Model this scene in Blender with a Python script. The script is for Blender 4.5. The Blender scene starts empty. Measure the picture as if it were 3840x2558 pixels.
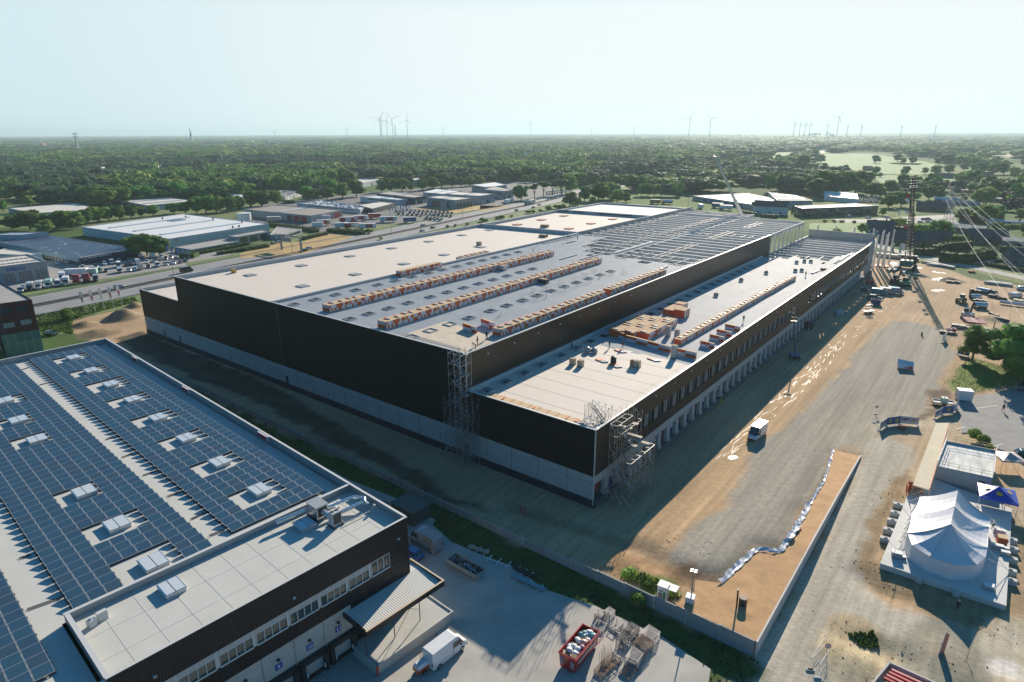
import bpy,bmesh,math,random
import numpy as np
from mathutils import Vector,Matrix
random.seed(7);R=math.radians
SC=bpy.context.scene
COL=SC.collection
# ---------------------------------------------------------------- camera, sky, sun, exposure
CAMH,FPX=60.0,2411.85  # camera height (m); focal length in px of the 3840 px wide photograph
PITCH,YAW,ROLL=R(17.97),R(37.94),R(-0.219)
fw=np.array([-math.sin(YAW)*math.cos(PITCH),math.cos(YAW)*math.cos(PITCH),-math.sin(PITCH)])
_r=np.array([math.cos(YAW),math.sin(YAW),0.0]);_u=np.cross(_r,fw)
cr,sr=math.cos(ROLL),math.sin(ROLL)
RX,UY=cr*_r+sr*_u,-sr*_r+cr*_u
CAMX,CAMY=47.11,-82.28
CAM=np.array([CAMX,CAMY,CAMH])
cam=bpy.data.cameras.new('camera');camo=bpy.data.objects.new('camera',cam);COL.objects.link(camo)
cam.sensor_width=36.0;cam.lens=FPX/3840*36;cam.clip_start=1;cam.clip_end=120000
m3=Matrix(((RX[0],UY[0],-fw[0]),(RX[1],UY[1],-fw[1]),(RX[2],UY[2],-fw[2])))
camo.matrix_world=Matrix.Translation(Vector(CAM))@m3.to_4x4()
SC.camera=camo
W=bpy.data.worlds.new('World');SC.world=W;W.use_nodes=True
SUN_EL=R(22.0);SHX,SHY=0.65,-2.42  # shadow offset on the ground per metre of height
SKY_TINT=(.16,.55,.70,1);PALE_L=(3.75,4.65,4.95,1);PALE_R=(4.9,5.3,5.35,1)
BACK=(.14,1.0,1.6,1)
wt=W.node_tree;bg=wt.nodes['Background']
sky=wt.nodes.new('ShaderNodeTexSky');sky.sky_type='NISHITA';sky.sun_disc=False
sky.sun_elevation=SUN_EL
SUND=Vector((-SHX,-SHY,1)).normalized()  # towards the sun
sky.sun_rotation=math.atan2(SUND.x,SUND.y)
sky.altitude=60;sky.air_density=1.0;sky.dust_density=0.4;sky.ozone_density=3.0
# a pale summer haze lies along the horizon; higher up the sky is the clear blue one that lights the shade
def wn(t,**k):
 n=wt.nodes.new(t)
 for a,v in k.items():setattr(n,a,v)
 return n
tint=wn('ShaderNodeMix',data_type='RGBA',blend_type='MULTIPLY');tint.inputs[0].default_value=1.0;tint.inputs[7].default_value=SKY_TINT
wt.links.new(sky.outputs[0],tint.inputs[6])
wtc=wn('ShaderNodeTexCoord');wsx=wn('ShaderNodeSeparateXYZ');wt.links.new(wtc.outputs['Generated'],wsx.inputs[0])
wr=wn('ShaderNodeMapRange',interpolation_type='SMOOTHSTEP');wr.inputs[1].default_value=0.15;wr.inputs[2].default_value=0.27;wt.links.new(wsx.outputs[2],wr.inputs[0])
# pale on the side of the sun, deep clear blue behind us
side=wn('ShaderNodeVectorMath',operation='DOT_PRODUCT');side.inputs[1].default_value=(SUND.x/math.hypot(SUND.x,SUND.y),SUND.y/math.hypot(SUND.x,SUND.y),0);wt.links.new(wtc.outputs['Generated'],side.inputs[0])
rmp=wn('ShaderNodeValToRGB');rmp.color_ramp.interpolation='EASE';wt.links.new(side.outputs['Value'],rmp.inputs[0])
els=rmp.color_ramp.elements;els[0].position=0.0;els[0].color=BACK;els[1].position=1.0;els[1].color=PALE_R
e=els.new(0.48);e.color=PALE_L
pal=rmp;pal_out=rmp.outputs[0]
wm=wn('ShaderNodeMix',data_type='RGBA');wt.links.new(wr.outputs[0],wm.inputs[0]);wt.links.new(pal_out,wm.inputs[6]);wt.links.new(tint.outputs[2],wm.inputs[7])
wt.links.new(wm.outputs[2],bg.inputs[0]);bg.inputs[1].default_value=0.11
sl=bpy.data.lights.new('sun','SUN');sl.energy=5.0;sl.angle=R(0.5);sl.color=(1.0,0.87,0.71)
so=bpy.data.objects.new('sun',sl);COL.objects.link(so)
so.rotation_euler=SUND.to_track_quat('Z','Y').to_euler();so.location=(0,0,300)
SC.view_settings.view_transform='Standard';SC.view_settings.look='None'
SC.view_settings.exposure=0.72;SC.view_settings.gamma=1.0
SC.cycles.max_bounces=6;SC.cycles.diffuse_bounces=3;SC.cycles.glossy_bounces=3
SC.cycles.volume_bounces=0;SC.cycles.transparent_max_bounces=6
SC.cycles.use_denoising=True;SC.cycles.caustics_reflective=False;SC.cycles.caustics_refractive=False
SC.cycles.sample_clamp_indirect=4.0
# ---------------------------------------------------------------- from a place measured in the photograph to a point of the world
CR={0:(0,0,1),1:(0,400,.4248),2:(900,400,.4248),3:(1800,400,.4248),4:(2700,400,.4847),5:(0,1000,.4248),6:(900,1000,.4248),7:(1800,1000,.4248),8:(2700,900,.4847),9:(0,1600,.611),10:(1100,1700,.547),11:(2000,1700,.547),12:(2900,1500,.6748),13:(1400,1900,.6372),14:(2200,1300,.2979),15:(2750,900,.2979),16:(1550,1250,.3381),17:(2150,1450,.3381),18:(3250,550,.2506),19:(3200,900,.2723),20:(2550,560,.3189),21:(0,780,.2124),22:(2000,2050,.3239),23:(3250,1450,.2506),24:(3200,1800,.287),25:(3000,2250,.3568),26:(2300,1180,.1703),27:(1200,1080,.1703),28:(2150,760,.2551)}
def ray(n,x,y):
 a,b,s=CR[n]
 return fw+(a+x*s-1920)/FPX*RX-(b+y*s-1279)/FPX*UY
def g(n,x,y,z=0.0):
 d=ray(n,x,y);return CAM+d*((z-CAMH)/d[2])
def gp(n,x,y,p0,nrm):
 d=ray(n,x,y);nrm=np.array(nrm,float);return CAM+d*(((np.array(p0)-CAM)@nrm)/(d@nrm))
def gx(n,x,y,X):return gp(n,x,y,(X,0,0),(1,0,0))
def gy(n,x,y,Y):return gp(n,x,y,(0,Y,0),(0,1,0))
def pj(p):
 q=np.array(p,float)-CAM;w=q@fw
 return 1920+FPX*(q@RX)/w,1279-FPX*(q@UY)/w
def hgt(n,xt,yt,xb,yb):
 """height above ground of the point seen at (xt,yt) that stands over the ground point seen at (xb,yb)"""
 b=g(n,xb,yb);nv=np.array([fw[0],fw[1],0]);return float(gp(n,xt,yt,b,nv)[2])
# ---------------------------------------------------------------- materials
MATS={}
def mat(name,col,rough=0.8,metal=0.0,var=0.0,scale=1.0,bump=0.0,bscale=None,col2=None,coat=0.0,alpha=1.0,trans=0.0,emit=None,rnd=0.0,spec=0.5,detail=6,stretch=None):
 if name in MATS:return MATS[name]
 m=bpy.data.materials.new(name);m.use_nodes=True;nt=m.node_tree;N,L=nt.nodes,nt.links
 b=N['Principled BSDF'];b.inputs['Roughness'].default_value=rough;b.inputs['Metallic'].default_value=metal
 b.inputs['Specular IOR Level'].default_value=spec
 b.inputs['Coat Weight'].default_value=coat;b.inputs['Coat Roughness'].default_value=0.08
 if trans:b.inputs['Transmission Weight'].default_value=trans
 if alpha<1:b.inputs['Alpha'].default_value=alpha
 col=tuple(col)+(1,)
 b.inputs['Base Color'].default_value=col
 if emit:b.inputs['Emission Color'].default_value=tuple(emit)+(1,);b.inputs['Emission Strength'].default_value=1
 out=None
 if var or bump or col2:
  tc=N.new('ShaderNodeTexCoord');mp=N.new('ShaderNodeMapping');L.new(tc.outputs['Object'],mp.inputs[0])
  if stretch:mp.inputs['Scale'].default_value=stretch
  nz=N.new('ShaderNodeTexNoise');nz.inputs['Scale'].default_value=scale;nz.inputs['Detail'].default_value=detail
  nz.inputs['Roughness'].default_value=0.62;L.new(mp.outputs[0],nz.inputs['Vector'])
  if var or col2:
   mx=N.new('ShaderNodeMix');mx.data_type='RGBA'
   c2=tuple(col2)+(1,)if col2 else tuple(min(1,c*(1+var))for c in col[:3])+(1,)
   c1=col if col2 else tuple(c*(1-var)for c in col[:3])+(1,)
   mx.inputs[6].default_value=c1;mx.inputs[7].default_value=c2
   rp=N.new('ShaderNodeMapRange');rp.inputs[1].default_value=0.32;rp.inputs[2].default_value=0.68
   L.new(nz.outputs['Fac'],rp.inputs[0]);L.new(rp.outputs[0],mx.inputs[0]);out=mx.outputs[2]
   L.new(out,b.inputs['Base Color'])
  if bump:
   nb=nz
   if bscale:
    nb=N.new('ShaderNodeTexNoise');nb.inputs['Scale'].default_value=bscale;nb.inputs['Detail'].default_value=4;L.new(mp.outputs[0],nb.inputs['Vector'])
   bp=N.new('ShaderNodeBump');bp.inputs['Strength'].default_value=1.0;bp.inputs['Distance'].default_value=bump
   L.new(nb.outputs['Fac'],bp.inputs['Height']);L.new(bp.outputs[0],b.inputs['Normal'])
 if rnd:
  oi=N.new('ShaderNodeObjectInfo');hs=N.new('ShaderNodeHueSaturation')
  mr=N.new('ShaderNodeMapRange');mr.inputs[3].default_value=1-rnd;mr.inputs[4].default_value=1+rnd
  L.new(oi.outputs['Random'],mr.inputs[0]);L.new(mr.outputs[0],hs.inputs['Value'])
  mh=N.new('ShaderNodeMapRange');mh.inputs[3].default_value=0.478;mh.inputs[4].default_value=0.512
  ma=N.new('ShaderNodeMath');ma.operation='FRACT';mm=N.new('ShaderNodeMath');mm.operation='MULTIPLY';mm.inputs[1].default_value=7.31
  L.new(oi.outputs['Random'],mm.inputs[0]);L.new(mm.outputs[0],ma.inputs[0]);L.new(ma.outputs[0],mh.inputs[0]);L.new(mh.outputs[0],hs.inputs['Hue'])
  if out:L.new(out,hs.inputs['Color'])
  else:hs.inputs['Color'].default_value=col
  L.new(hs.outputs[0],b.inputs['Base Color'])
 MATS[name]=m;return m
def lin(r,g_,b_):  # sRGB 0-255 to linear
 return tuple(((c/255+.055)/1.055)**2.4 if c>10 else c/255/12.92 for c in(r,g_,b_))
# ---------------------------------------------------------------- mesh building
def MK(p):return np.array([p[0],p[1],p[2]],float)
class MB:
 def __init__(s):s.v=[];s.f=[];s.m=[]
 def add(s,vs,fs,mi=0):
  k=len(s.v);s.v+=[tuple(map(float,v))for v in vs];s.f+=[tuple(k+i for i in f)for f in fs];s.m+=[mi]*len(fs);return s
 def box(s,x0,x1,y0,y1,z0,z1,mi=0):
  return s.add([(x0,y0,z0),(x1,y0,z0),(x1,y1,z0),(x0,y1,z0),(x0,y0,z1),(x1,y0,z1),(x1,y1,z1),(x0,y1,z1)],
 [(0,3,2,1),(4,5,6,7),(0,1,5,4),(1,2,6,5),(2,3,7,6),(3,0,4,7)],mi)
 def cbox(s,c,d,rz=0,mi=0):  # centre of the base, size, turn
  ca,sa=math.cos(rz),math.sin(rz);vs=[]
  for z in(0,d[2]):
   for sx,sy in((-1,-1),(1,-1),(1,1),(-1,1)):
    x,y=sx*d[0]/2,sy*d[1]/2;vs.append((c[0]+x*ca-y*sa,c[1]+x*sa+y*ca,c[2]+z))
  return s.add(vs,[(0,3,2,1),(4,5,6,7),(0,1,5,4),(1,2,6,5),(2,3,7,6),(3,0,4,7)],mi)
 def quad(s,a,b,c,d,mi=0):return s.add([a,b,c,d],[(0,1,2,3)],mi)
 def poly(s,pts,mi=0):return s.add(pts,[tuple(range(len(pts)))],mi)
 def prism(s,pts,z0,z1,mi=0,mt=None):
  n=len(pts);a=sum(pts[i][0]*pts[(i+1)%n][1]-pts[(i+1)%n][0]*pts[i][1]for i in range(n))
  if a<0:pts=pts[::-1]
  vs=[(p[0],p[1],z0)for p in pts]+[(p[0],p[1],z1)for p in pts]
  s.add(vs,[(i,(i+1)%n,n+(i+1)%n,n+i)for i in range(n)]+[tuple(range(n))[::-1]],mi)
  return s.add([(p[0],p[1],z1)for p in pts],[tuple(range(n))],mi if mt is None else mt)
 def bar(s,p,q,w,h=None,mi=0,up=(0,0,1)):
  h=h or w;p,q=Vector(MK(p)),Vector(MK(q));d=(q-p)
  if d.length<1e-6:return s
  d.normalize();u=Vector(up)
  if abs(d.dot(u))>.99:u=Vector((1,0,0))
  a=d.cross(u).normalized()*(w/2);b=a.cross(d).normalized()*(h/2)
  vs=[p-a-b,p+a-b,p+a+b,p-a+b,q-a-b,q+a-b,q+a+b,q-a+b]
  return s.add(vs,[(0,3,2,1),(4,5,6,7),(0,1,5,4),(1,2,6,5),(2,3,7,6),(3,0,4,7)],mi)
 def cyl(s,p,q,r0,r1=None,n=10,mi=0,cap=True):
  r1=r0 if r1 is None else r1;p,q=Vector(MK(p)),Vector(MK(q));d=(q-p).normalized()
  u=Vector((0,0,1))if abs(d.z)<.9 else Vector((1,0,0));a=d.cross(u).normalized();b=d.cross(a)
  vs=[]
  for c,r in((p,r0),(q,r1)):
   for i in range(n):
    t=2*math.pi*i/n;vs.append(c+a*math.cos(t)*r+b*math.sin(t)*r)
  s.add(vs,[(i,(i+1)%n,n+(i+1)%n,n+i)for i in range(n)],mi)
  if cap:s.add(vs[:n],[tuple(range(n))[::-1]],mi);s.add(vs[n:],[tuple(range(n))],mi)
  return s
 def tube(s,pts,r,n=6,mi=0):
  for a,b in zip(pts[:-1],pts[1:]):s.cyl(a,b,r,r,n,mi)
  return s
 def ball(s,c,rx,ry=None,rz=None,mi=0,n=8,m=6,jit=0):
  ry=ry or rx;rz=rz or rx;vs=[(c[0],c[1],c[2]+rz)]
  for j in range(1,m):
   ph=math.pi*j/m
   for i in range(n):
    th=2*math.pi*i/n;k=1+random.uniform(-jit,jit)
    vs.append((c[0]+rx*math.sin(ph)*math.cos(th)*k,c[1]+ry*math.sin(ph)*math.sin(th)*k,c[2]+rz*math.cos(ph)*k))
  vs.append((c[0],c[1],c[2]-rz));fs=[(0,1+i,1+(i+1)%n)for i in range(n)]
  for j in range(m-2):
   for i in range(n):fs.append((1+j*n+i,1+(j+1)*n+i,1+(j+1)*n+(i+1)%n,1+j*n+(i+1)%n))
  e=len(vs)-1;fs+=[(e,1+(m-2)*n+(i+1)%n,1+(m-2)*n+i)for i in range(n)]
  return s.add(vs,fs,mi)
 def loft(s,rings,mi=0,cap=True):  # rings of equal point count
  n=len(rings[0]);vs=[p for r in rings for p in r];fs=[]
  for j in range(len(rings)-1):
   for i in range(n):fs.append((j*n+i,j*n+(i+1)%n,(j+1)*n+(i+1)%n,(j+1)*n+i))
  s.add(vs,fs,mi)
  if cap:s.add(rings[0],[tuple(range(n))[::-1]],mi);s.add(rings[-1],[tuple(range(n))],mi)
  return s
 def build(s,name,mats,parent=None,world=False,smooth=False,kind=None):
  if not s.v:return None
  me=bpy.data.meshes.new(name);vs=s.v
  if world and parent is not None:
   iv=parent.matrix_basis.inverted()
   a=np.array(vs);M=np.array(iv);a=a@M[:3,:3].T+M[:3,3];vs=a.tolist()
  me.from_pydata(vs,[],s.f);mats=mats if isinstance(mats,(list,tuple))else[mats]
  for m in mats:me.materials.append(m)
  me.polygons.foreach_set('material_index',[min(i,len(mats)-1)for i in s.m])
  if smooth:me.polygons.foreach_set('use_smooth',[True]*len(s.f))
  me.update();o=bpy.data.objects.new(name,me);COL.objects.link(o)
  if parent is not None:o.parent=parent
  if kind:o['kind']=kind
  return o
def tag(o,label,cat,group=None):
 o['label']=label;o['category']=cat
 if group:o['group']=group
 return o
def thing(name,label,cat,loc=(0,0,0),rz=0.0,group=None):
 o=bpy.data.objects.new(name,None);COL.objects.link(o);o.empty_display_size=.3
 o.matrix_basis=Matrix.Translation(Vector([float(c)for c in loc[:3]]))@Matrix.Rotation(rz,4,'Z')
 return tag(o,label,cat,group)
KIDS={}
def kids(o):
 if o.name not in KIDS or True:return[c for c in o.children]
def dup(src,loc=None,rz=None,label=None,group=None,scale=None,mats=None):
 """copy a thing with its parts and sub-parts; mats = {part name: material} recolours a part of the copy"""
 tree=TREE.get(src.name)
 if tree is None:
  tree=TREE[src.name]=[(c,[d for d in c.children])for c in src.children]
 o=src.copy();COL.objects.link(o)
 if loc is not None or rz is not None or scale is not None:
  l,q,s_=src.matrix_basis.decompose()
  L_=Vector([float(c)for c in loc[:3]])if loc is not None else l
  o.matrix_basis=Matrix.Translation(L_)@(Matrix.Rotation(rz,4,'Z')if rz is not None else q.to_matrix().to_4x4())
  if scale is not None:o.scale=scale if hasattr(scale,'__len__')else(scale,)*3
 if label:o['label']=label
 if group:o['group']=group
 def paint(c,base):
  if mats:
   m=mats.get(base)
   if m is not None:
    c.material_slots[0].link='OBJECT';c.material_slots[0].material=m
 if mats and src.type=='MESH':paint(o,'self')
 for c,ds in tree:
  k=c.copy();COL.objects.link(k);k.parent=o;paint(k,c.name.split('.')[0])
  for d in ds:
   e=d.copy();COL.objects.link(e);e.parent=k;paint(e,d.name.split('.')[0])
 return o
TREE={}
def nth(k):
 return '%d%s'%(k,'th' if 10<=k%100<=20 else{1:'st',2:'nd',3:'rd'}.get(k%10,'th'))
FONT={}
def text_mesh(mb,s,origin,right,up,h,mi=0,bold=0.0,depth=0.02,width=None):
 """real letters: outlines of Blender's built-in font as thin raised faces on a surface"""
 key=(s,bold)
 if key not in FONT:
  cu=bpy.data.curves.new('letters','FONT');cu.body=s;cu.size=1.0;cu.offset=bold;cu.extrude=0.0;cu.align_x='LEFT';cu.resolution_u=2
  ob=bpy.data.objects.new('letters',cu);COL.objects.link(ob)
  dg=bpy.context.evaluated_depsgraph_get();me=bpy.data.meshes.new_from_object(ob.evaluated_get(dg))
  FONT[key]=([tuple(v.co)for v in me.vertices],[tuple(p.vertices)for p in me.polygons])
  bpy.data.objects.remove(ob);bpy.data.curves.remove(cu);bpy.data.meshes.remove(me)
 vs,fs=FONT[key]
 if not vs:return
 w=max(v[0]for v in vs);k=h/0.72;kx=width/w if width else k
 o,r,u=Vector(MK(origin)),Vector(MK(right)).normalized(),Vector(MK(up)).normalized();nn=r.cross(u)*depth
 mb.add([o+r*v[0]*kx+u*v[1]*k+nn for v in vs],fs,mi)
def lattice(mb,p,q_,w0,w1,n,r=.06,up=(0,1,0)):
 p,q_=np.array(p,float),np.array(q_,float);d=(q_-p)/np.linalg.norm(q_-p);a=np.cross(d,up);a/=np.linalg.norm(a);b_=np.cross(a,d);C_=lambda t,i:p+(q_-p)*t+(a*[-1,1,1,-1][i]+b_*[-1,-1,1,1][i])*(w0+(w1-w0)*t)/2
 for i in range(4):mb.bar(C_(0,i),C_(1,i),r*1.6)
 for k in range(n):
  t0,t1=k/n,(k+1)/n
  for i in range(4):j=(i+1)%4;mb.bar(C_(t0,i),C_(t1,j),r)if k%2 else mb.bar(C_(t0,j),C_(t1,i),r);mb.bar(C_(t1,i),C_(t1,j),r)
def leafmat(name,c1,c2,rnd_=.28,tr=.38):
 m=bpy.data.materials.new(name);m.use_nodes=True;nt=m.node_tree;N,L=nt.nodes,nt.links;b=N['Principled BSDF'];b.inputs['Roughness'].default_value=.7;b.inputs['Specular IOR Level'].default_value=.25
 tc=N.new('ShaderNodeTexCoord');nz=N.new('ShaderNodeTexNoise');nz.inputs['Scale'].default_value=.35;nz.inputs['Detail'].default_value=5;L.new(tc.outputs['Object'],nz.inputs['Vector'])
 mx=N.new('ShaderNodeMix');mx.data_type='RGBA';mx.inputs[6].default_value=(*c1,1);mx.inputs[7].default_value=(*c2,1);mr=N.new('ShaderNodeMapRange');mr.inputs[1].default_value=.35;mr.inputs[2].default_value=.65;L.new(nz.outputs['Fac'],mr.inputs[0]);L.new(mr.outputs[0],mx.inputs[0])
 oi=N.new('ShaderNodeObjectInfo');hs=N.new('ShaderNodeHueSaturation');v=N.new('ShaderNodeMapRange');v.inputs[3].default_value=1-rnd_;v.inputs[4].default_value=1+rnd_*1.4;L.new(oi.outputs['Random'],v.inputs[0]);L.new(v.outputs[0],hs.inputs['Value'])
 mm=N.new('ShaderNodeMath');mm.operation='MULTIPLY';mm.inputs[1].default_value=9.7;fr=N.new('ShaderNodeMath');fr.operation='FRACT';L.new(oi.outputs['Random'],mm.inputs[0]);L.new(mm.outputs[0],fr.inputs[0]);h=N.new('ShaderNodeMapRange');h.inputs[3].default_value=.47;h.inputs[4].default_value=.525;L.new(fr.outputs[0],h.inputs[0]);L.new(h.outputs[0],hs.inputs['Hue'])
 L.new(mx.outputs[2],hs.inputs['Color']);L.new(hs.outputs[0],b.inputs['Base Color'])
 t=N.new('ShaderNodeBsdfTranslucent');L.new(hs.outputs[0],t.inputs[0]);ms=N.new('ShaderNodeMixShader');ms.inputs[0].default_value=tr;L.new(b.outputs[0],ms.inputs[1]);L.new(t.outputs[0],ms.inputs[2]);L.new(ms.outputs[0],N['Material Output'].inputs[0])
 MATS[name]=m;return m
# ---------------------------------------------------------------- ground
def P2(*a):  # pixel outline on the ground -> world xy
 return np.array([g(*q)[:2]for q in a])
def inpoly(px,py,poly):
 c=np.zeros(px.shape,bool);n=len(poly);j=n-1
 for i in range(n):
  xi,yi=poly[i];xj,yj=poly[j]
  if yi!=yj:c^=((yi>py)!=(yj>py))&(px<(xj-xi)*(py-yi)/(yj-yi)+xi)
  j=i
 return c
_rs=np.random.RandomState(3);_T=_rs.rand(257,257)
def vn(x,y):
 xi=np.floor(x).astype(int);yi=np.floor(y).astype(int);fx=x-xi;fy=y-yi
 fx=fx*fx*(3-2*fx);fy=fy*fy*(3-2*fy);a=_T[xi%256,yi%256];b=_T[(xi+1)%256,yi%256];c=_T[xi%256,(yi+1)%256];d=_T[(xi+1)%256,(yi+1)%256]
 return(a*(1-fx)+b*fx)*(1-fy)+(c*(1-fx)+d*fx)*fy
def fbm(x,y,o=4):
 s=0;a=.5;t=0
 for i in range(o):s=s+a*vn(x*2**i+17*i,y*2**i+31*i);t+=a;a*=.5
 return s/t
def segdist(px,py,pts):
 d=np.full(px.shape,1e9)
 for(ax,ay),(bx,by)in zip(pts[:-1],pts[1:]):
  vx,vy=bx-ax,by-ay;t=np.clip(((px-ax)*vx+(py-ay)*vy)/(vx*vx+vy*vy+1e-9),0,1)
  d=np.minimum(d,np.hypot(px-ax-t*vx,py-ay-t*vy))
 return d
SANDZ=2.1
GREEN=(.055,.105,.022);DIRT=(.42,.295,.175);GRAV=(.31,.285,.235);PALE=(.44,.395,.30);DARKD=(.15,.105,.065)
sand_edge=[tuple(g(*q)[:2])for q in[(11,930,745,1.0),(11,1110,830,SANDZ),(11,1285,885,SANDZ),(11,1540,648,SANDZ),(11,1690,690,SANDZ),(11,1828,470,SANDZ),(12,75,800,SANDZ),(12,290,430,1.2),(12,335,270,.3)]]
X0,X1,Y0,Y1,ST=-215.0,150.0,-92.0,300.0,0.7
gxs=np.arange(X0,X1+.1,ST);gys=np.arange(Y0,Y1+.1,ST);GX,GY=np.meshgrid(gxs,gys,indexing='ij')
wx=GX+(fbm(GX/5,GY/5)-.5)*4+(fbm(GX/1.3,GY/1.3,2)-.5)*1.2;wy=GY+(fbm(GX/5+50,GY/5+9)-.5)*4+(fbm(GX/1.3+5,GY/1.3,2)-.5)*1.2
CC=np.zeros(GX.shape+(3,));CC[:]=GREEN
def paint(poly,col,soft=True,k=1.0):
 m=inpoly(wx if soft else GX,wy if soft else GY,poly)
 CC[m]=CC[m]*(1-k)+np.array(col)*k;return m
site=np.array([(-200,-14)]+[tuple(g(5,570,600)[:2]),tuple(g(5,640,470)[:2]),tuple(g(5,760,430)[:2]),tuple(g(5,1230,345)[:2]),(-168,60),(-150,252),(-40,262),tuple(g(19,400,215)[:2]),tuple(g(19,700,290)[:2]),tuple(g(19,960,330)[:2]),tuple(g(19,1400,440)[:2]),tuple(g(19,1700,560)[:2]),tuple(g(19,2300,620)[:2]),(110,240),(110,-95),(30,-95),(30,-15.5)])
m_site=paint(site,DIRT)
yl=fbm(GX/9,GY/60)
CC[m_site]=CC[m_site]*(.72+.6*fbm(GX/14,GY/14)[m_site][:,None])
# gravel yard beside the docks
grav=P2((19,330,1095),(19,600,1130),(19,900,1150),(19,1150,1210),(8,1720,720),(8,1820,880),(8,1700,1140),(8,1600,1200),(23,820,540),(12,860,60),(12,500,250),(12,335,270),(12,290,400),(12,75,780),(11,1828,430),(11,1690,650),(11,1540,650),(11,1290,850),(11,1100,830),(11,950,745),(11,1080,560),(11,1300,400),(11,1480,120),(14,1950,1400),(8,640,1330),(8,770,1200),(8,760,1050),(8,1130,780),(8,1150,660))
m_gr=paint(grav,GRAV)
tracks=fbm(GX/1.1+GY*.03,GY/35,3)
CC[m_gr]=CC[m_gr]*(.74+.52*tracks[m_gr][:,None])
tan=P2((14,1950,1400),(8,640,1330),(8,770,1200),(8,1130,790),(8,1500,440),(8,1280,330),(8,1180,380),(8,800,800),(8,180,1500),(11,1270,0),(11,650,640),(11,830,720),(11,1050,560),(11,1330,380))
m_t=inpoly(wx,wy,tan);c_=np.array((.45,.31,.175))*(.60+.78*fbm(GX/1.0,GY/40,3))[...,None];CC[m_t]=c_[m_t]
# swirling wheel tracks on the gravel turn
ax_,ay_=g(8,1000,1568)[:2]
rr=np.hypot(GX-ax_-22,GY-ay_-6);sw=fbm(rr/.8,np.arctan2(GY-ay_-6,GX-ax_-22)*2.2,3)
wgt=np.clip(1-np.abs(rr-18)/14,0,1)[...,None]*m_site[...,None]
CC=CC*(1-wgt*.65)+wgt*.65*(np.array((.44,.385,.28))*(.60+.82*sw)[...,None])
# haul road outside the retaining wall
road=P2((12,0,1250),(12,490,320),(12,500,240),(12,600,210),(12,760,250),(12,800,340),(12,640,480),(12,560,720),(12,470,920),(12,470,1050),(12,620,1130),(12,860,1180),(12,1100,1310),(12,1393,1290),(12,1393,1568),(12,1200,1500),(12,900,1390),(12,560,1270),(12,430,1300),(12,330,1430),(12,310,1568),(12,-200,1900),(12,-330,1568))
m_r=paint(road,(.45,.41,.33));sw2=fbm(GX/1.6+GY*.03,GY/20,4)
CC[m_r]=CC[m_r]*(.70+.6*sw2[m_r][:,None])
m_lr=inpoly(wx,wy,P2((12,480,1260),(12,700,1180),(12,1100,1310),(12,1500,1230),(12,1500,1900),(12,400,1900),(12,310,1500),(12,350,1400)))&~m_r
cc2=np.array((.50,.43,.29))*(.62+.72*fbm(GX/4.5+GY*.3,GY/1.2,4))[...,None];CC[m_lr]=cc2[m_lr]
lowr=P2((12,900,1180),(12,1393,1250),(12,1393,1568),(12,1150,1568),(12,900,1420));m_=inpoly(wx,wy,lowr);CC[m_]=CC[m_]*.45+np.array((.52,.45,.33))*.55*(.7+.55*fbm(GX/7,GY/1.5))[m_][:,None]
m_=inpoly(wx,wy,P2((12,1200,1430),(12,1393,1490),(12,1393,1568),(12,1330,1560),(12,1080,1470)));CC[m_]=(.66,.62,.56)
# banks of turned earth round the slab
bank=P2((12,735,370),(12,600,520),(12,520,760),(12,455,950),(12,500,1050),(12,700,1090),(12,800,1110),(12,900,1200),(12,1100,1260),(12,1340,1260),(12,1393,1200),(12,1393,1000),(12,1393,700),(12,1330,640),(12,1330,1150),(12,600,905),(12,760,470))
m_b=paint(bank,(.30,.215,.12));CC[m_b]=CC[m_b]*(.55+.9*fbm(GX/1.0,GY/1.0,3)[m_b][:,None])
# churned brown earth, green scrub, grass strips
def rough(poly,col,a=.5,sc=1.5):
 m=inpoly(wx,wy,poly);CC[m]=np.array(col)*(1-a+2*a*fbm(GX/sc,GY/sc,3)[m])[:,None];return m
m_mound=rough(P2((22,820,170),(22,960,70),(22,1120,130),(22,1330,200),(22,1500,260),(22,1780,250),(22,1900,330),(22,1830,420),(22,1740,560),(22,1700,620),(22,1250,480),(22,900,330)),(.33,.21,.11),.45,2)
rough(P2((22,1010,360),(22,1100,310),(22,1250,340),(22,1430,400),(22,1600,470),(22,1740,600),(22,1720,660),(22,1500,620),(22,1400,590),(22,1250,480)),(.10,.16,.035),.5)
rough(P2((5,320,430),(5,1190,270),(5,1215,310),(5,760,430),(5,640,470),(5,640,590),(5,350,570),(5,340,490)),(.14,.22,.05),.35,3)
gl_=P2((23,1130,0),(8,1930,900),(8,2140,960),(8,2352,1050),(8,2352,1100),(8,2230,1130),(8,1910,1215),(8,1830,1190),(8,1770,1060));rough(gl_,(.17,.22,.045),.22,3)
rough(P2((8,1870,890),(8,1930,920),(8,1760,1150),(8,1770,1010)),(.42,.29,.16),.3)
rough(P2((8,1560,1160),(8,1760,1140),(8,1800,1200),(8,1790,1280),(8,1650,1400),(8,1560,1390),(8,1640,1230)),DARKD,.5)
grs=np.array([(-150,-14.6),(-60,-16.4),(33,-16.4),(33,-40)]+[tuple(g(13,*q)[:2])for q in[(2230,1033),(1990,1033),(1985,960),(1700,770),(1310,590),(1010,490),(830,360),(650,290),(460,210)]]+[(-20,-17.5),(-150,-15.3)])
m_g=inpoly(wx,wy,grs);CC[m_g]=(np.array((.055,.085,.022))*(.6+.9*fbm(GX/2,GY/2))[...,None])[m_g]
rough(P2((5,1000,640),(5,1250,570),(5,2350,1030),(13,700,60),(13,450,0),(5,2340,1250),(5,1120,720)),(.115,.095,.06),.5,2.5)
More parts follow.
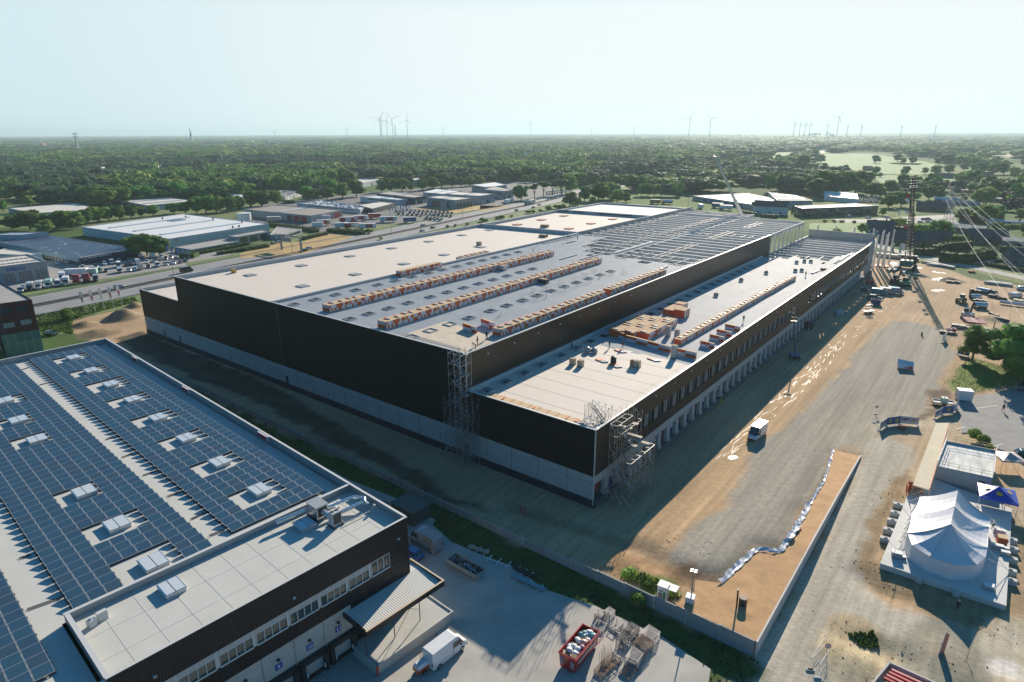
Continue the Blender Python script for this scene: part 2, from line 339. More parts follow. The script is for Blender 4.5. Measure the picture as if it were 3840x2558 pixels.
rough(P2((19,1690,330),(19,2200,380),(19,2350,420),(19,2350,560),(19,2300,600),(19,1700,440),(19,1400,350),(19,960,260),(19,780,230),(19,380,150),(19,390,170),(19,800,280),(19,1400,400)),(.16,.19,.06),.3,2)
rough(P2((19,1800,1290),(19,2350,1200),(19,2350,1290),(19,1900,1500)),(.20,.23,.08),.35,2)
rough(P2((25,500,380),(25,760,340),(25,850,480),(25,640,500)),(.14,.20,.05),.5,1.5)
for q in[(25,1100,550,60),(25,1650,820,120),(25,400,420,60)]:pass
# wall / building interior ground
bm_=(GX>-163)&(GX<-.5)&(GY>.5)&(GY<238);CC[bm_]=(.20,.19,.18)
# --- relief
ZZ=(fbm(GX/3,GY/3)-.5)*.10*m_site
dsand=segdist(GX,GY,sand_edge)
edge_h=np.clip((47-GY)/45,0,1)*1.2
ZZ=np.where(m_gr|m_t,np.clip(1-dsand/40,0,1)**1.5*edge_h*np.clip((GX-6)/12,0,1)+ZZ,ZZ)
sandp=np.array(sand_edge[1:]+[(31.6,47.0),(32.0,-15.2),(23,-15.2),tuple(g(11,1095,1095,SANDZ)[:2])])
ins=inpoly(GX,GY,sandp);ZZ[ins]=-.4
ZZ=ZZ+m_mound*(.5+1.1*(fbm(GX/3.0,GY/3.0,4)-.5)*2)*np.clip(dsand,0,3)/3
mb2=m_b*(.15+.5*(fbm(GX/4,GY/4,3)-.4)+.35*(fbm(GX/1.1,GY/1.1,2)-.5));ZZ=ZZ+mb2
ZZ=ZZ+m_lr*np.clip((fbm(GX/6+3,GY/2.2,4)-.45)*2.0,-.2,.6)*.8
def hill(n,x,y,r,h,col=None,rz=None):
 global ZZ
 c=g(n,x,y);d=np.hypot((GX-c[0]),(GY-c[1])*(1 if rz is None else rz));k=np.clip(1-d/r,0,1);k=k*k*(3-2*k)
 ZZ=ZZ+k*h*(.75+.5*fbm(GX/1.5,GY/1.5,3))
 if col is not None:CC[k>.02]=np.array(col)*(.7+.6*fbm(GX/1.2,GY/1.2,3)[k>.02])[:,None]
hill(5,1090,450,7,3.2,(.26,.20,.13));hill(5,740,520,5,1.5,(.25,.19,.12));hill(5,880,590,7,1.4,(.24,.18,.11));hill(5,1190,355,4,2.0,(.28,.2,.12))
hill(22,1270,360,2.6,.9)
hill(25,520,560,4.0,1.2,(.50,.41,.25));hill(25,560,330,3.5,.5,(.40,.32,.2));hill(25,780,640,3.2,.8,(.46,.38,.24));hill(25,1500,700,5,.6,(.28,.26,.2),.5)
hill(19,1330,560,6,1.5,(.22,.17,.12));hill(19,1900,1080,7,1.0,(.42,.31,.19));hill(22,1780,600,2,.8);hill(19,930,500,4,1.0,(.3,.24,.17))
ditch=segdist(GX,GY,[tuple(g(13,*q)[:2])for q in[(830,0),(1200,120),(1500,225),(1700,340)]])
k=np.clip(1-ditch/1.6,0,1);ZZ=ZZ-k*1.3;CC[k>.2]=CC[k>.2]*.75
dug=segdist(GX,GY,[tuple(g(25,*q)[:2])for q in[(640,480),(800,560),(1050,600)]]);k=np.clip(1-dug/2.0,0,1);ZZ=ZZ-k*1.6
dug=segdist(GX,GY,[tuple(g(12,*q)[:2])for q in[(480,975),(560,1040),(700,1080),(790,1100)]]);k=np.clip(1-dug/2.2,0,1);ZZ=ZZ-k*.9
def blur(Z_,k):
 for _ in range(k):Q=np.pad(Z_,1,mode='edge');Z_=(Q[:-2,1:-1]+Q[2:,1:-1]+Q[1:-1,:-2]+Q[1:-1,2:]+Q[1:-1,1:-1]*2)/6
 return Z_
ZZ=np.where((dsand<30)&~ins,blur(ZZ,14),blur(ZZ,1));ZZ[ins]=-.4
for _ in range(3):CC[...,_]=blur(CC[...,_],1)
edge=np.minimum.reduce([GX-X0,X1-GX,GY-Y0,Y1-GY]);ZZ=ZZ*np.clip(edge/6,0,1)
CC=np.clip(CC,.004,.8)
ni,nj=GX.shape;vv=np.stack([GX.ravel(),GY.ravel(),ZZ.ravel()],1);idx=np.arange(ni*nj).reshape(ni,nj)
q=np.stack([idx[:-1,:-1].ravel(),idx[1:,:-1].ravel(),idx[1:,1:].ravel(),idx[:-1,1:].ravel()],1)
me=bpy.data.meshes.new('site_ground');me.vertices.add(len(vv));me.vertices.foreach_set('co',vv.ravel())
me.loops.add(len(q)*4);me.loops.foreach_set('vertex_index',q.ravel());me.polygons.add(len(q));me.polygons.foreach_set('loop_start',np.arange(0,len(q)*4,4));me.polygons.foreach_set('use_smooth',np.ones(len(q),bool))
me.update();ca_=me.color_attributes.new('soil','FLOAT_COLOR','POINT');ca_.data.foreach_set('color',np.concatenate([CC.reshape(-1,3),np.ones((ni*nj,1))],1).ravel())
sm=bpy.data.materials.new('soil');sm.use_nodes=True;nt=sm.node_tree;N,L=nt.nodes,nt.links;b=N['Principled BSDF'];b.inputs['Roughness'].default_value=.95;b.inputs['Specular IOR Level'].default_value=.2
at=N.new('ShaderNodeAttribute');at.attribute_name='soil';tc=N.new('ShaderNodeTexCoord')
nz=N.new('ShaderNodeTexNoise');nz.inputs['Scale'].default_value=1.1;nz.inputs['Detail'].default_value=10;nz.inputs['Roughness'].default_value=.7;L.new(tc.outputs['Object'],nz.inputs['Vector'])
mp=N.new('ShaderNodeMapping');mp.inputs['Scale'].default_value=(1.3,.035,1);L.new(tc.outputs['Object'],mp.inputs[0])
n2=N.new('ShaderNodeTexNoise');n2.inputs['Scale'].default_value=1.0;n2.inputs['Detail'].default_value=6;L.new(mp.outputs[0],n2.inputs['Vector'])
r1=N.new('ShaderNodeMapRange');r1.inputs[1].default_value=.3;r1.inputs[2].default_value=.7;r1.inputs[3].default_value=.80;r1.inputs[4].default_value=1.18;L.new(nz.outputs['Fac'],r1.inputs[0])
r2=N.new('ShaderNodeMapRange');r2.inputs[1].default_value=.3;r2.inputs[2].default_value=.7;r2.inputs[3].default_value=.84;r2.inputs[4].default_value=1.16;L.new(n2.outputs['Fac'],r2.inputs[0])
mu=N.new('ShaderNodeMath');mu.operation='MULTIPLY';L.new(r1.outputs[0],mu.inputs[0]);L.new(r2.outputs[0],mu.inputs[1])
vm=N.new('ShaderNodeVectorMath');vm.operation='SCALE';L.new(at.outputs['Color'],vm.inputs[0]);L.new(mu.outputs[0],vm.inputs['Scale']);L.new(vm.outputs[0],b.inputs['Base Color'])
bp=N.new('ShaderNodeBump');bp.inputs['Distance'].default_value=.09;L.new(nz.outputs['Fac'],bp.inputs['Height']);L.new(bp.outputs[0],b.inputs['Normal'])
me.materials.append(sm);ob=bpy.data.objects.new('ground',me);COL.objects.link(ob);ob['kind']='structure'
def ground_z(x,y):
 i=int(round((x-X0)/ST));j=int(round((y-Y0)/ST))
 return float(ZZ[i,j])if 0<=i<ni and 0<=j<nj else 0.0
# far ground: one sheet to the horizon with a hole where the near terrain lies
fm=bpy.data.materials.new('countryside');fm.use_nodes=True;nt=fm.node_tree;N,L=nt.nodes,nt.links;b=N['Principled BSDF'];b.inputs['Roughness'].default_value=1;b.inputs['Specular IOR Level'].default_value=.1
tc=N.new('ShaderNodeTexCoord');vo=N.new('ShaderNodeTexVoronoi');vo.inputs['Scale'].default_value=.0045;L.new(tc.outputs['Object'],vo.inputs['Vector'])
cr_=N.new('ShaderNodeValToRGB');els=cr_.color_ramp;els.elements[0].color=(.045,.085,.025,1);els.elements[1].color=(.12,.20,.055,1);e=els.elements.new(.45);e.color=(.075,.14,.035,1);e=els.elements.new(.72);e.color=(.16,.19,.08,1)
sx=N.new('ShaderNodeSeparateColor');L.new(vo.outputs['Color'],sx.inputs[0]);L.new(sx.outputs[0],cr_.inputs[0])
nz=N.new('ShaderNodeTexNoise');nz.inputs['Scale'].default_value=.05;nz.inputs['Detail'].default_value=8;L.new(tc.outputs['Object'],nz.inputs['Vector'])
r1=N.new('ShaderNodeMapRange');r1.inputs[3].default_value=.55;r1.inputs[4].default_value=1.45;L.new(nz.outputs['Fac'],r1.inputs[0]);vm=N.new('ShaderNodeVectorMath');vm.operation='SCALE';L.new(cr_.outputs[0],vm.inputs[0]);L.new(r1.outputs[0],vm.inputs['Scale']);L.new(vm.outputs[0],b.inputs['Base Color'])
mb=MB();Rf=42000
mb.quad((-Rf,-9000,0),(X0,-9000,0),(X0,Rf,0),(-Rf,Rf,0));mb.quad((X1,-9000,0),(Rf,-9000,0),(Rf,Rf,0),(X1,Rf,0));mb.quad((X0,-9000,0),(X1,-9000,0),(X1,Y0,0),(X0,Y0,0));mb.quad((X0,Y1,0),(X1,Y1,0),(X1,Rf,0),(X0,Rf,0))
mb.build('countryside',fm,kind='structure')
def sheet(name,poly,z,m,kind='structure'):
 mb=MB();pts=[(float(p[0]),float(p[1]),z)for p in poly]
 n=len(pts);a=sum(pts[i][0]*pts[(i+1)%n][1]-pts[(i+1)%n][0]*pts[i][1]for i in range(n))
 mb.poly(pts if a>0 else pts[::-1]);return mb.build(name,m,kind=kind)
asph=mat('asphalt',(.13,.132,.13),.9,var=.18,scale=.8,bump=.01)
asph_l=mat('asphalt_pale',(.27,.265,.25),.92,var=.16,scale=.35,detail=8)
conc_y=mat('yard_concrete',(.40,.385,.345),.85,var=.16,scale=.22,detail=10,bump=.01,bscale=4)
white=mat('white_paint',(.75,.75,.72),.6)
# office yard
yard=np.array([(-14,-45.5),(-14,-100),(60,-100)]+[tuple(g(13,*q)[:2])for q in[(1960,1100),(1985,960),(1700,770),(1310,590),(1010,490),(830,360),(650,290),(460,210),(350,110)]]+[(-18.5,-18.6),(-26,-17.8),(-40,-19),(-116,-16.5),(-117,-34)])
sheet('yard_pavement',yard,.10,conc_y)
# car park on the right, with painted bays
cp=np.array([tuple(g(*q)[:2])for q in[(23,1400,480),(23,1340,230),(23,1530,155),(23,2050,90),(8,2352,1130),(8,2500,1100),(23,2354,1150),(23,2200,1020),(23,1940,930),(23,1680,700),(23,1420,700)]])
sheet('car_park',cp,.14,asph_l)
for i,(a,b_)in enumerate([((1640,325),(1970,280)),((1340,635),(1480,600)),((1790,780),(1860,768)),((1900,890),(2050,855)),((2030,1000),(2130,980))]):
 p,q_=g(23,*a,.15),g(23,*b_,.15);mb=MB();mb.bar(p+[0,0,.004],q_+[0,0,.004],.13,.006);mb.build('bay_marking',white,kind='structure')
# motorway
MED=[(-222,-150),(-228,-60),(-232,0),(-240,55),(-248,107),(-259,187),(-275,280),(-286,355),(-305,448),(-321,535),(-354,700),(-382,880),(-402,1086),(-412,1409),(-433,1853),(-488,2363),(-560,2900),(-720,3700)]
def offs(line,d):
 out=[]
 for i,p in enumerate(line):
  a=np.array(line[max(0,i-1)]);b_=np.array(line[min(len(line)-1,i+1)]);t=(b_-a)/np.linalg.norm(b_-a);out.append((p[0]+t[1]*d,p[1]-t[0]*d))
 return out
def dense(line,step=12.0):
 o=[]
 for(ax,ay),(bx,by)in zip(line[:-1],line[1:]):
  n=max(1,int(math.hypot(bx-ax,by-ay)/step));o+=[(ax+(bx-ax)*i/n,ay+(by-ay)*i/n)for i in range(n)]
 o.append(line[-1]);o=np.array(o,float)
 for _ in range(3):o[1:-1]=(o[:-2]+o[1:-1]*2+o[2:])/4
 return[tuple(p)for p in o]
MEDD=dense(MED)
def strip(name,line,d0,d1,z,m,kind='structure'):
 a,b_=offs(line,d0),offs(line,d1);mb=MB()
 for i in range(len(line)-1):mb.quad((*a[i],z),(*b_[i],z),(*b_[i+1],z),(*a[i+1],z))
 for k,f in enumerate(mb.f):pass
 return mb.build(name,m,kind=kind)
rd=mat('road_grey',(.235,.235,.235),.85,var=.12,scale=.3,stretch=(1,.15,1))
strip('road_verge',MEDD,-40,32,.03,mat('verge',(.12,.17,.045),.95,var=.35,scale=.15,detail=8))
strip('motorway',MEDD,2.4,15.5,.07,rd);strip('motorway',MEDD,-16.5,-2.4,.07,rd)
strip('central_strip',MEDD,-2.4,2.4,.05,mat('median',(.05,.045,.04),.95,var=.4,scale=.5))
for d in(2.9,14.8,-3.0,-15.4):strip('lane_marking',MEDD[:70],d,d+.22,.085,white)
for d in(7.0,10.9,-7.2,-11.3):
 a,b_=offs(MEDD[:80],d),offs(MEDD[:80],d+.2);mb=MB()
 for i in range(0,79):
  A,B_=np.array(a[i]),np.array(a[i+1]);C_,D_=np.array(b_[i]),np.array(b_[i+1])
  mb.quad((*A,.085),(*C_,.085),(*(C_+(D_-C_)*.35),.085),(*(A+(B_-A)*.35),.085))
 mb.build('lane_marking',white,kind='structure')
# barriers
def rail(name,label,d,h,w,m,posts=True,line=None,group=None):
 ln=offs(line or MEDD[:90],d);t=thing(name,label,'barrier',(ln[0][0],ln[0][1],0));mb=MB()
 for p,q_ in zip(ln[:-1],ln[1:]):mb.bar((*p,h*.75),(*q_,h*.75),w,h*.4)
 mb.build('rail',m,t,world=True)
 if posts:
  mp_=MB()
  for p in ln:mp_.box(p[0]-.06,p[0]+.06,p[1]-.06,p[1]+.06,0,h*.8)
  o=mp_.build('post',m,t,world=True);o['kind']='stuff'
galv=mat('galvanised',(.34,.36,.37),.6,.2)
lpm=mat('lamp_post_grey',(.30,.33,.34),.5,.4)
cj=mat('concrete_wall',(.36,.36,.34),.85,var=.15,scale=.4)
rail('crash_barrier','long grey steel crash barrier between motorway and the dealers grass verge',-17.6,.75,.12,galv)
rail('crash_barrier','grey steel crash barrier on the warehouse side of the motorway',17.0,.75,.12,galv)
rail('median_barrier','low dark double barrier running down the middle of the motorway',0,.85,.5,mat('dark_steel',(.10,.10,.10),.6,.3),False)
# local road on the right
RL=dense([tuple(p)for p in P2((18,-300,1220),(18,100,1400),(18,240,1530),(19,400,130),(19,700,165),(19,900,215),(19,1150,290),(19,1500,350),(19,1900,430),(19,2330,520),(19,2700,600))])
strip('local_road',RL,-3.8,3.8,.06,mat('road_pale',(.36,.345,.31),.9,var=.12,scale=.3))
strip('side_road',dense([tuple(p)for p in P2((19,1500,320),(19,1750,300),(19,2200,270),(19,2500,265))]),-2.6,2.6,.055,MATS['road_pale'])
strip('upper_road',dense([tuple(p)for p in P2((20,1850,840),(20,2352,850),(18,60,1110),(18,700,1070),(18,1340,1045),(18,1700,1020))]),-9,9,.05,MATS['road_pale'])
# pavements of the industrial area and the dealers
sheet('dealer_pavement',[(-262,-30),(-262,20),(-262,62),(-300,74),(-330,60),(-330,-40)],.06,asph_l)
sheet('dealer_pavement',[(-268,62),(-272,90),(-300,100),(-312,80),(-300,60)],.064,asph_l)
cpv=P2((2,0,1000),(2,700,1110),(2,1100,1060),(2,1600,1010),(2,1900,940),(2,2354,870),(3,300,830),(3,700,780),(3,600,640),(2,2000,690),(2,1000,770),(2,100,880))
sheet('estate_pavement',cpv,.05,asph)
for pol,c in[(((2,560,1300),(2,1000,1150),(2,780,1120),(2,560,1190),(2,280,1210),(2,0,1300),(2,0,1340)),(.40,.27,.10)),(((2,1500,900),(2,1900,940),(2,2330,880),(2,2050,870)),(.40,.29,.12)),(((3,0,870),(3,0,930),(3,280,880)),(.38,.28,.12))]:
 sheet('dry_grass',P2(*pol),.09,mat('dry_grass',c,.95,var=.3,scale=.2,detail=8))
# green fields far to the right
fld=[(.17,.27,.09),(.13,.24,.07),(.22,.27,.12),(.30,.28,.15)]
for k,pol in enumerate([((4,660,400),(4,840,360),(4,1170,365),(4,1740,450),(4,1650,530),(4,1250,520),(4,1000,490),(4,900,480)),((4,1190,545),(4,1300,530),(4,1500,545),(4,2352,600),(4,2100,640),(4,1730,650),(4,1600,600),(4,1250,600)),((4,-50,355),(4,600,350),(4,480,400),(4,0,385)),((4,1950,362),(4,2352,358),(4,2352,400),(4,2250,398)),((4,690,905),(4,1040,895),(4,1300,960),(4,1250,1000),(4,690,970)),((3,1150,430),(3,1500,418),(3,1480,445),(3,1200,445)),((1,0,800),(1,600,755),(1,640,770),(1,300,810),(1,0,850)),((4,1290,436),(4,1570,440),(4,1540,452),(4,1350,447))]):
 sheet('field',P2(*pol),.2,mat('crop_%d'%(k%4),fld[k%4],.95,var=.18,scale=.02,detail=8))
sheet('parking_ground',P2((18,700,1095),(18,1290,1090),(18,1610,1190),(18,1230,1230),(18,1000,1180),(18,730,1170)),.1,mat('park_grey',(.22,.22,.22),.9,var=.1,scale=.2))
# ---------------------------------------------------------------- the big warehouse under construction
black=mat('black_cladding',(.009,.009,.009),.5,.0,bump=.004,bscale=.5,spec=.18)
bsid=mat('reflection_tinted_cladding',(.05,.040,.032),.36,.6)  # black sheets; their brown-gold reflections are put into the base colour
plin=mat('precast_concrete',(.42,.43,.41),.85,var=.10,scale=.6,detail=8)
damp=mat('damp_proof_skirt',(.02,.025,.035),.7)
memb=mat('cream_membrane',(.63,.565,.49),.8,var=.035,scale=.25,detail=9)
memw=mat('white_membrane',(.60,.60,.58),.8,var=.03,scale=.2,detail=8)
para=mat('parapet_sheet',(.50,.51,.50),.6,var=.05,scale=.8)
steel=mat('steel_deck',(.52,.545,.55),.66,.0,spec=.3,var=.07,scale=.25,detail=7)
beamm=mat('concrete_beam',(.68,.67,.64),.85,var=.1,scale=.5)
coping=mat('pale_coping',(.58,.58,.56),.5,.1)
dark=mat('dark_opening',(.02,.022,.025),.6)
blued=mat('blue_door',(.018,.035,.16),.5);redt=mat('red_print',(.50,.03,.03),.6);greyd=mat('dark_door',(.035,.032,.035),.6)
whit=mat('white_sheet',(.72,.73,.74),.6);curbm=mat('curb_grey',(.46,.47,.47),.5)
WH=thing('warehouse','vast unfinished warehouse with black cladding, cream roofs and bare roof beams at its far end','warehouse',(-80,100,0))
def wb(mb,name,m,**k):return mb.build(name,m,WH,world=True,**k)
mb=MB();mb.box(-138.2,-27.7,0,.25,5.9,21.55);mb.box(-27.7,0,0,.25,5.9,14.35);mb.box(-163,-138.2,0,.25,5.9,14.35)
for x in(-88,-27.7):  # sheet joints
 mb.box(x-.06,x+.06,-.012,.01,5.95,21.5 if x<-30 else 14.3,1)
wb(mb,'front_cladding',[black,mat('joint_grey',(.12,.12,.12),.5)])
mb=MB();mb.box(-163,0,.04,.25,1.5,5.9)
for i in range(28):
 x=-5.4-5.95*i
 if x>-162:mb.box(x-.04,x+.04,.025,.05,1.5,5.9,1)
mb.box(-163,0,.03,.05,4.45,4.5,1)
wb(mb,'plinth',[plin,mat('joint_dark',(.10,.10,.10),.9)])
mb=MB();mb.box(-163.1,.1,-.04,.25,-.6,1.5);wb(mb,'base_skirt',damp)
for x,w in((-87.0,1.1),(-27.9,1.1),(-140.8,1.1),(-150.5,1.1)):
 mb=MB();mb.box(x-w/2,x+w/2,-.03,.06,1.3,3.6);mb.box(x-w/2+.08,x+w/2-.08,-.045,-.02,1.4,3.5,1)
 wb(mb,'door',[para,greyd])
mb=MB();mb.box(-.10,.07,-.10,.07,0.6,14.4);wb(mb,'corner_trim',coping);mb=MB();mb.box(-27.78,-27.62,-.06,.1,14.5,21.6);wb(mb,'corner_trim',coping)
# long right wall of the main hall and of the wing
mb=MB();mb.box(-27.9,-27.7,.25,178.5,13.6,21.5)
for y in(52,104,130,160):mb.box(-27.7,-27.68,y-.06,y+.06,13.8,21.4,1)
wb(mb,'side_cladding',[bsid,MATS['joint_grey']])
mb=MB();mb.box(-.2,0,.25,225,10.7,14.3);mb.box(-.2,0,.25,225,5.9,8.1);mb.box(-.2,0,.25,15.4,8.1,10.7);mb.box(-.2,0,118,130,8.1,10.7)
for y in(44,92,140,190):mb.box(0,.02,y-.05,y+.05,6,14.3,1)
wb(mb,'side_cladding',[mat('dim_reflection_tinted_cladding',(.022,.017,.014),.42,.0,spec=.35),MATS['joint_grey']])  # black wing sheets, a darker brown reflection painted into their colour
k=0;y=15.4
while y<222:
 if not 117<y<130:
  mb=MB();mb.box(-.35,-.12,y+2.5,y+4.08,8.1,10.7);wb(mb,'window_pier',mat('grey_pier',(.20,.20,.19),.85))  # one even grey for all window piers
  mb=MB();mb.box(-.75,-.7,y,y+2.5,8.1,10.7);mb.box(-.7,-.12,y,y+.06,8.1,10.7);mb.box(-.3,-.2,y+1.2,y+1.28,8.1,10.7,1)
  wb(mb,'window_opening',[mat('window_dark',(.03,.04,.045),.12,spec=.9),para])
 y+=4.08
mb=MB();mb.box(-.5,0.02,.25,238,4.4,5.9);wb(mb,'dock_lintel',plin)
doors=[];y=2.0;n=0
while y<212:
 if abs(y-67.8)<2.2 or 110<y<118:n+=0
 doors.append((y,n%2));n+=1;y+=4.08
for i,(y,k)in enumerate(doors):
 mb=MB();mb.box(-.45,.16,y+1.35,y+2.73,1.2,4.4);mb.box(-.45,.40,y+1.5,y+2.6,0,1.9);wb(mb,'dock_pier',plin)
 mb=MB();mb.box(-.62,-.45,y-1.35,y+1.35,1.2,4.4);mb.box(-.44,-.40,y-1.1,y+1.1,1.25,4.2,1)
 if k==1:
  mb.box(-.40,-.38,y-1.05,y+.95,3.1,4.15,2)
  for r_ in range(2):
   for c in range(5 if r_ else 4):mb.box(-.38,-.37,y-.8+c*.34,y-.8+c*.34+.22,3.3+.4*r_,3.55+.38*r_,3)
 else:
  for c in range(5):mb.box(-.40,-.39,y-.7+c*.28,y-.7+c*.28+.2,3.2,3.6,3)
  mb.box(-.40,-.39,y-.5,y+.3,2.6,2.8,3)
 wb(mb,'dock_door',[plin,blued if k==1 else greyd,whit,redt])
mb=MB();mb.box(-.4,.5,.3,238,-.3,1.2);wb(mb,'dock_base',mat('dock_dark',(.12,.12,.12),.9))
for i in range(24):
 mb=MB();mb.box(0,.22,5+i*8.2,5.3+i*8.2,13.1,13.3);mb.box(0,.3,5+i*8.2,5.3+i*8.2,13.3,13.35);wb(mb,'wall_lamp',whit)
for i in range(20):
 mb=MB();mb.box(-27.7,-27.45,6+i*8.2,6.3+i*8.2,19.9,20.1);wb(mb,'wall_lamp',whit)
# hidden outer walls and inner carcass
mb=MB();mb.box(-27.9,-27.7,.25,238,0,13.6);mb.box(-163,-162.8,.25,70,0,14.4);mb.box(-163,-141,70,70.2,0,14.4)
mb.prism([(-138.4,.25),(-138.9,134),(-142.2,200),(-141.4,244.4),(-141.9,244.4),(-142.6,200),(-139.3,134),(-138.8,.25)],0,20.3)
mb.box(-141.6,-90,244,244.4,0,20.3);mb.box(-90.3,-90,.25,246,0,20.3);mb.box(-90,-56,226.8,227.2,0,8);wb(mb,'carcass_wall',plin)
# roof skins
mb=MB();mb.poly([(-138.5,.5,20.4),(-90.4,.5,20.4),(-90.4,138,20.4),(-139.2,134,20.4)]);wb(mb,'roof_membrane',memb)
mb=MB();mb.poly([(-139.2,134.2,20.4),(-90.4,139,20.4),(-90.4,204,20.4),(-142.2,200,20.4)]);wb(mb,'roof_membrane',memb)
mb=MB();mb.poly([(-142.2,200.2,20.9),(-90.4,204.2,20.9),(-90.4,244,20.9),(-141.4,244,20.9)]);wb(mb,'roof_membrane',memw)
mb=MB();mb.poly([(-162.7,.4,13.6),(-139,.4,13.6),(-140,70,13.6),(-162.7,70,13.6)]);wb(mb,'roof_membrane',memb)
def wallpoly(pts,w,z0,z1,m,name,cap=None):
 mb=MB()
 for a,b_ in zip(pts[:-1],pts[1:]):
  a3=(a[0],a[1],(z0+z1)/2);b3=(b_[0],b_[1],(z0+z1)/2);mb.bar(a3,b3,w,z1-z0)
  if cap:mb.bar((a[0],a[1],z1+.03),(b_[0],b_[1],z1+.03),w+.12,.06,1)
 wb(mb,name,[m,cap or m])
wallpoly([(-138.6,.26),(-139.1,134),(-142.4,200),(-141.6,244.2)],.5,20.3,21.6,para,'parapet',coping)
wallpoly([(-141.6,244.2),(-90.2,246.5)],.5,20.3,21.7,para,'parapet',coping)
wallpoly([(-90.15,.3),(-90.15,137.4)],.45,20.3,21.75,para,'parapet',coping)
wallpoly([(-90.15,137.4),(-90.15,250)],.45,19.5,22.2,plin,'parapet')
wallpoly([(-139,134.2),(-90.4,138.6)],.45,20.35,21.9,para,'parapet');wallpoly([(-142.2,200.1),(-90.4,204.1)],.45,20.35,21.9,para,'parapet')
mb=MB()
for t0,t1 in((.02,.12),(.16,.3),(.42,.8)):
 a=np.array((-142.2,200.1,21.2));b_=np.array((-90.4,204.1,21.2));mb.bar(a+(b_-a)*t0+[0,-.26,0],a+(b_-a)*t1+[0,-.26,0],.05,.5)
wb(mb,'parapet_slot',dark)
wallpoly([(-162.8,.3),(-162.8,70)],.4,13.5,14.6,para,'parapet',coping)
mb=MB();mb.box(-163,-138.2,-.08,.3,14.4,14.5);mb.box(-138.2,-27.75,-.08,.3,21.55,21.66);mb.box(-27.6,.06,-.08,.3,14.35,14.46);mb.box(-.28,.08,.3,225,14.3,14.44);mb.box(-28.0,-27.62,.3,178.5,21.5,21.64)
wb(mb,'coping',coping)
mb=MB();mb.box(-27.66,-27.2,.3,170,13.95,14.75);wb(mb,'upstand',coping)
# hatches on the membrane
for x,y in[(-127.4,16.8),(-127.6,34.5),(-128.3,54),(-128.8,73.1),(-128.9,91.9),(-129.2,111.2),(-102.8,17.6),(-103.5,36.1),(-103.8,55.7),(-104.6,74.9),(-104.6,94.1),(-129.6,129)]:
 mb=MB();mb.box(x-1.5,x+1.5,y-1.4,y+1.4,20.42,20.62);mb.box(x-1.35,x+1.35,y-1.25,y+1.25,20.62,20.66,1);wb(mb,'roof_hatch',[curbm,mat('hatch_grey',(.26,.28,.29),.6)])
for p in[(2,5555,0)]:pass
for(n,x,y)in[(3,330,1042),(3,543,1000),(3,740,965),(3,785,1078),(3,980,1033),(3,1172,994)]:
 p=g(n,x,y,20.5);mb=MB();mb.box(p[0]-1.6,p[0]+1.6,p[1]-1.8,p[1]+1.8,20.42,20.75);wb(mb,'roof_hatch',mat('brick_cover',(.42,.17,.10),.8))
# ribbed steel deck with real openings
def deck(name,x0,x1,yfun,y0,z,holes,pitch=.36,h=.14,zb=None):
 mb=MB();n=int((x1-x0)/pitch)
 for i in range(n):
  a=x0+i*pitch;xm=a+pitch/2;ye=yfun(xm);rng=[(y0,ye)]
  for hx,hy,hw,hl in holes:
   if abs(xm-hx)<hw/2:
    new=[]
    for s0,s1 in rng:
     if hy-hl/2>s1 or hy+hl/2<s0:new.append((s0,s1));continue
     if hy-hl/2>s0:new.append((s0,hy-hl/2))
     if hy+hl/2<s1:new.append((hy+hl/2,s1))
    rng=new
  for s0,s1 in rng:
   if s1-s0<.05:continue
   p=[a,a+pitch*.10,a+pitch*.50,a+pitch*.60,a+pitch];zz=[z,z+h,z+h,z,z]
   vs=[(px,s0,pz)for px,pz in zip(p,zz)]+[(px,s1,pz)for px,pz in zip(p,zz)]
   mb.add(vs,[(k,k+1,6+k,5+k)for k in range(4)],0)
 return wb(mb,name,steel)
sk1=[(-85,y)for y in(2.9,8.9,15.1,21.4,28.9,35.1,41.4,47.9,53.8,60.1,66.3,72.4,78.5,84.7,90.9)]
sk2=[(-64.3,y)for y in(2.9,8.3,14.2,20.4,27.9,34,40.2,46.3,52.4,58.6,64.8,71)]
sk3=[(-44,y)for y in(1.9,7.3,13.1,19.4,26.8,32.8,39.1,45.1,51.2,57.3,63.4,69.5,75.8,81.9)]
def mainend(x):
 if x<-77:return 137
 if x<-74:return 124+((x*7)%2)
 for x0_,e in((-68.7,113.5),(-63.8,106),(-60.5,99),(-57.5,104),(-55.6,134.5),(-53.9,104.2),(-49.5,101.4),(-44.5,104.2),(-40.5,98.6),(-35.3,103.1),(-30.6,101.5),(-27,106.5)):
  if x<x0_:return e
 return 104
H1=[(x,y,2.2,2.2)for x,y in sk1+sk2+sk3 if y>1.6]+[(-82,118,1.2,8),(-60,118,.9,6),(-72,128,1.4,5)]
deck('roof_deck',-89.6,-27.95,mainend,.4,21.0,H1)
wsk=[(-25.3,y)for y in(2.8,8.5,14.5,20.6,28,34,40,46.2,52.3,58.5,64.7,70.8,76.9,83.3,89.2,95.3,101.6,107.9,113.9,119.8,126.2,132.4,138.3,144.4,150.6)]
def wingend(x):
 for x0_,e in((-24.6,170),(-21.9,176),(-19,173.2),(-15.9,179.8),(-12.6,176.5),(-9,180.5),(-5.6,177.8),(-4.3,190),(-2.6,194),(1,203)):
  if x<x0_:return e
 return 180
def wingstart(x):return 0
H2=[(x,y,2.0,2.2)for x,y in wsk if y>38]+[(-3.4,159,2.4,7),(-6.2,172,1.2,5),(-2.6,176,1.3,6)]
deck('roof_deck',-27.2,-.3,wingend,37.5,13.75,H2)
mb=MB()  # membrane already laid on the near part of the wing, its ragged edge on the deck
hx=[(x,y)for x,y in wsk if y<42];strips_=[(-27.2,-26.3),(-24.3,-.3)]
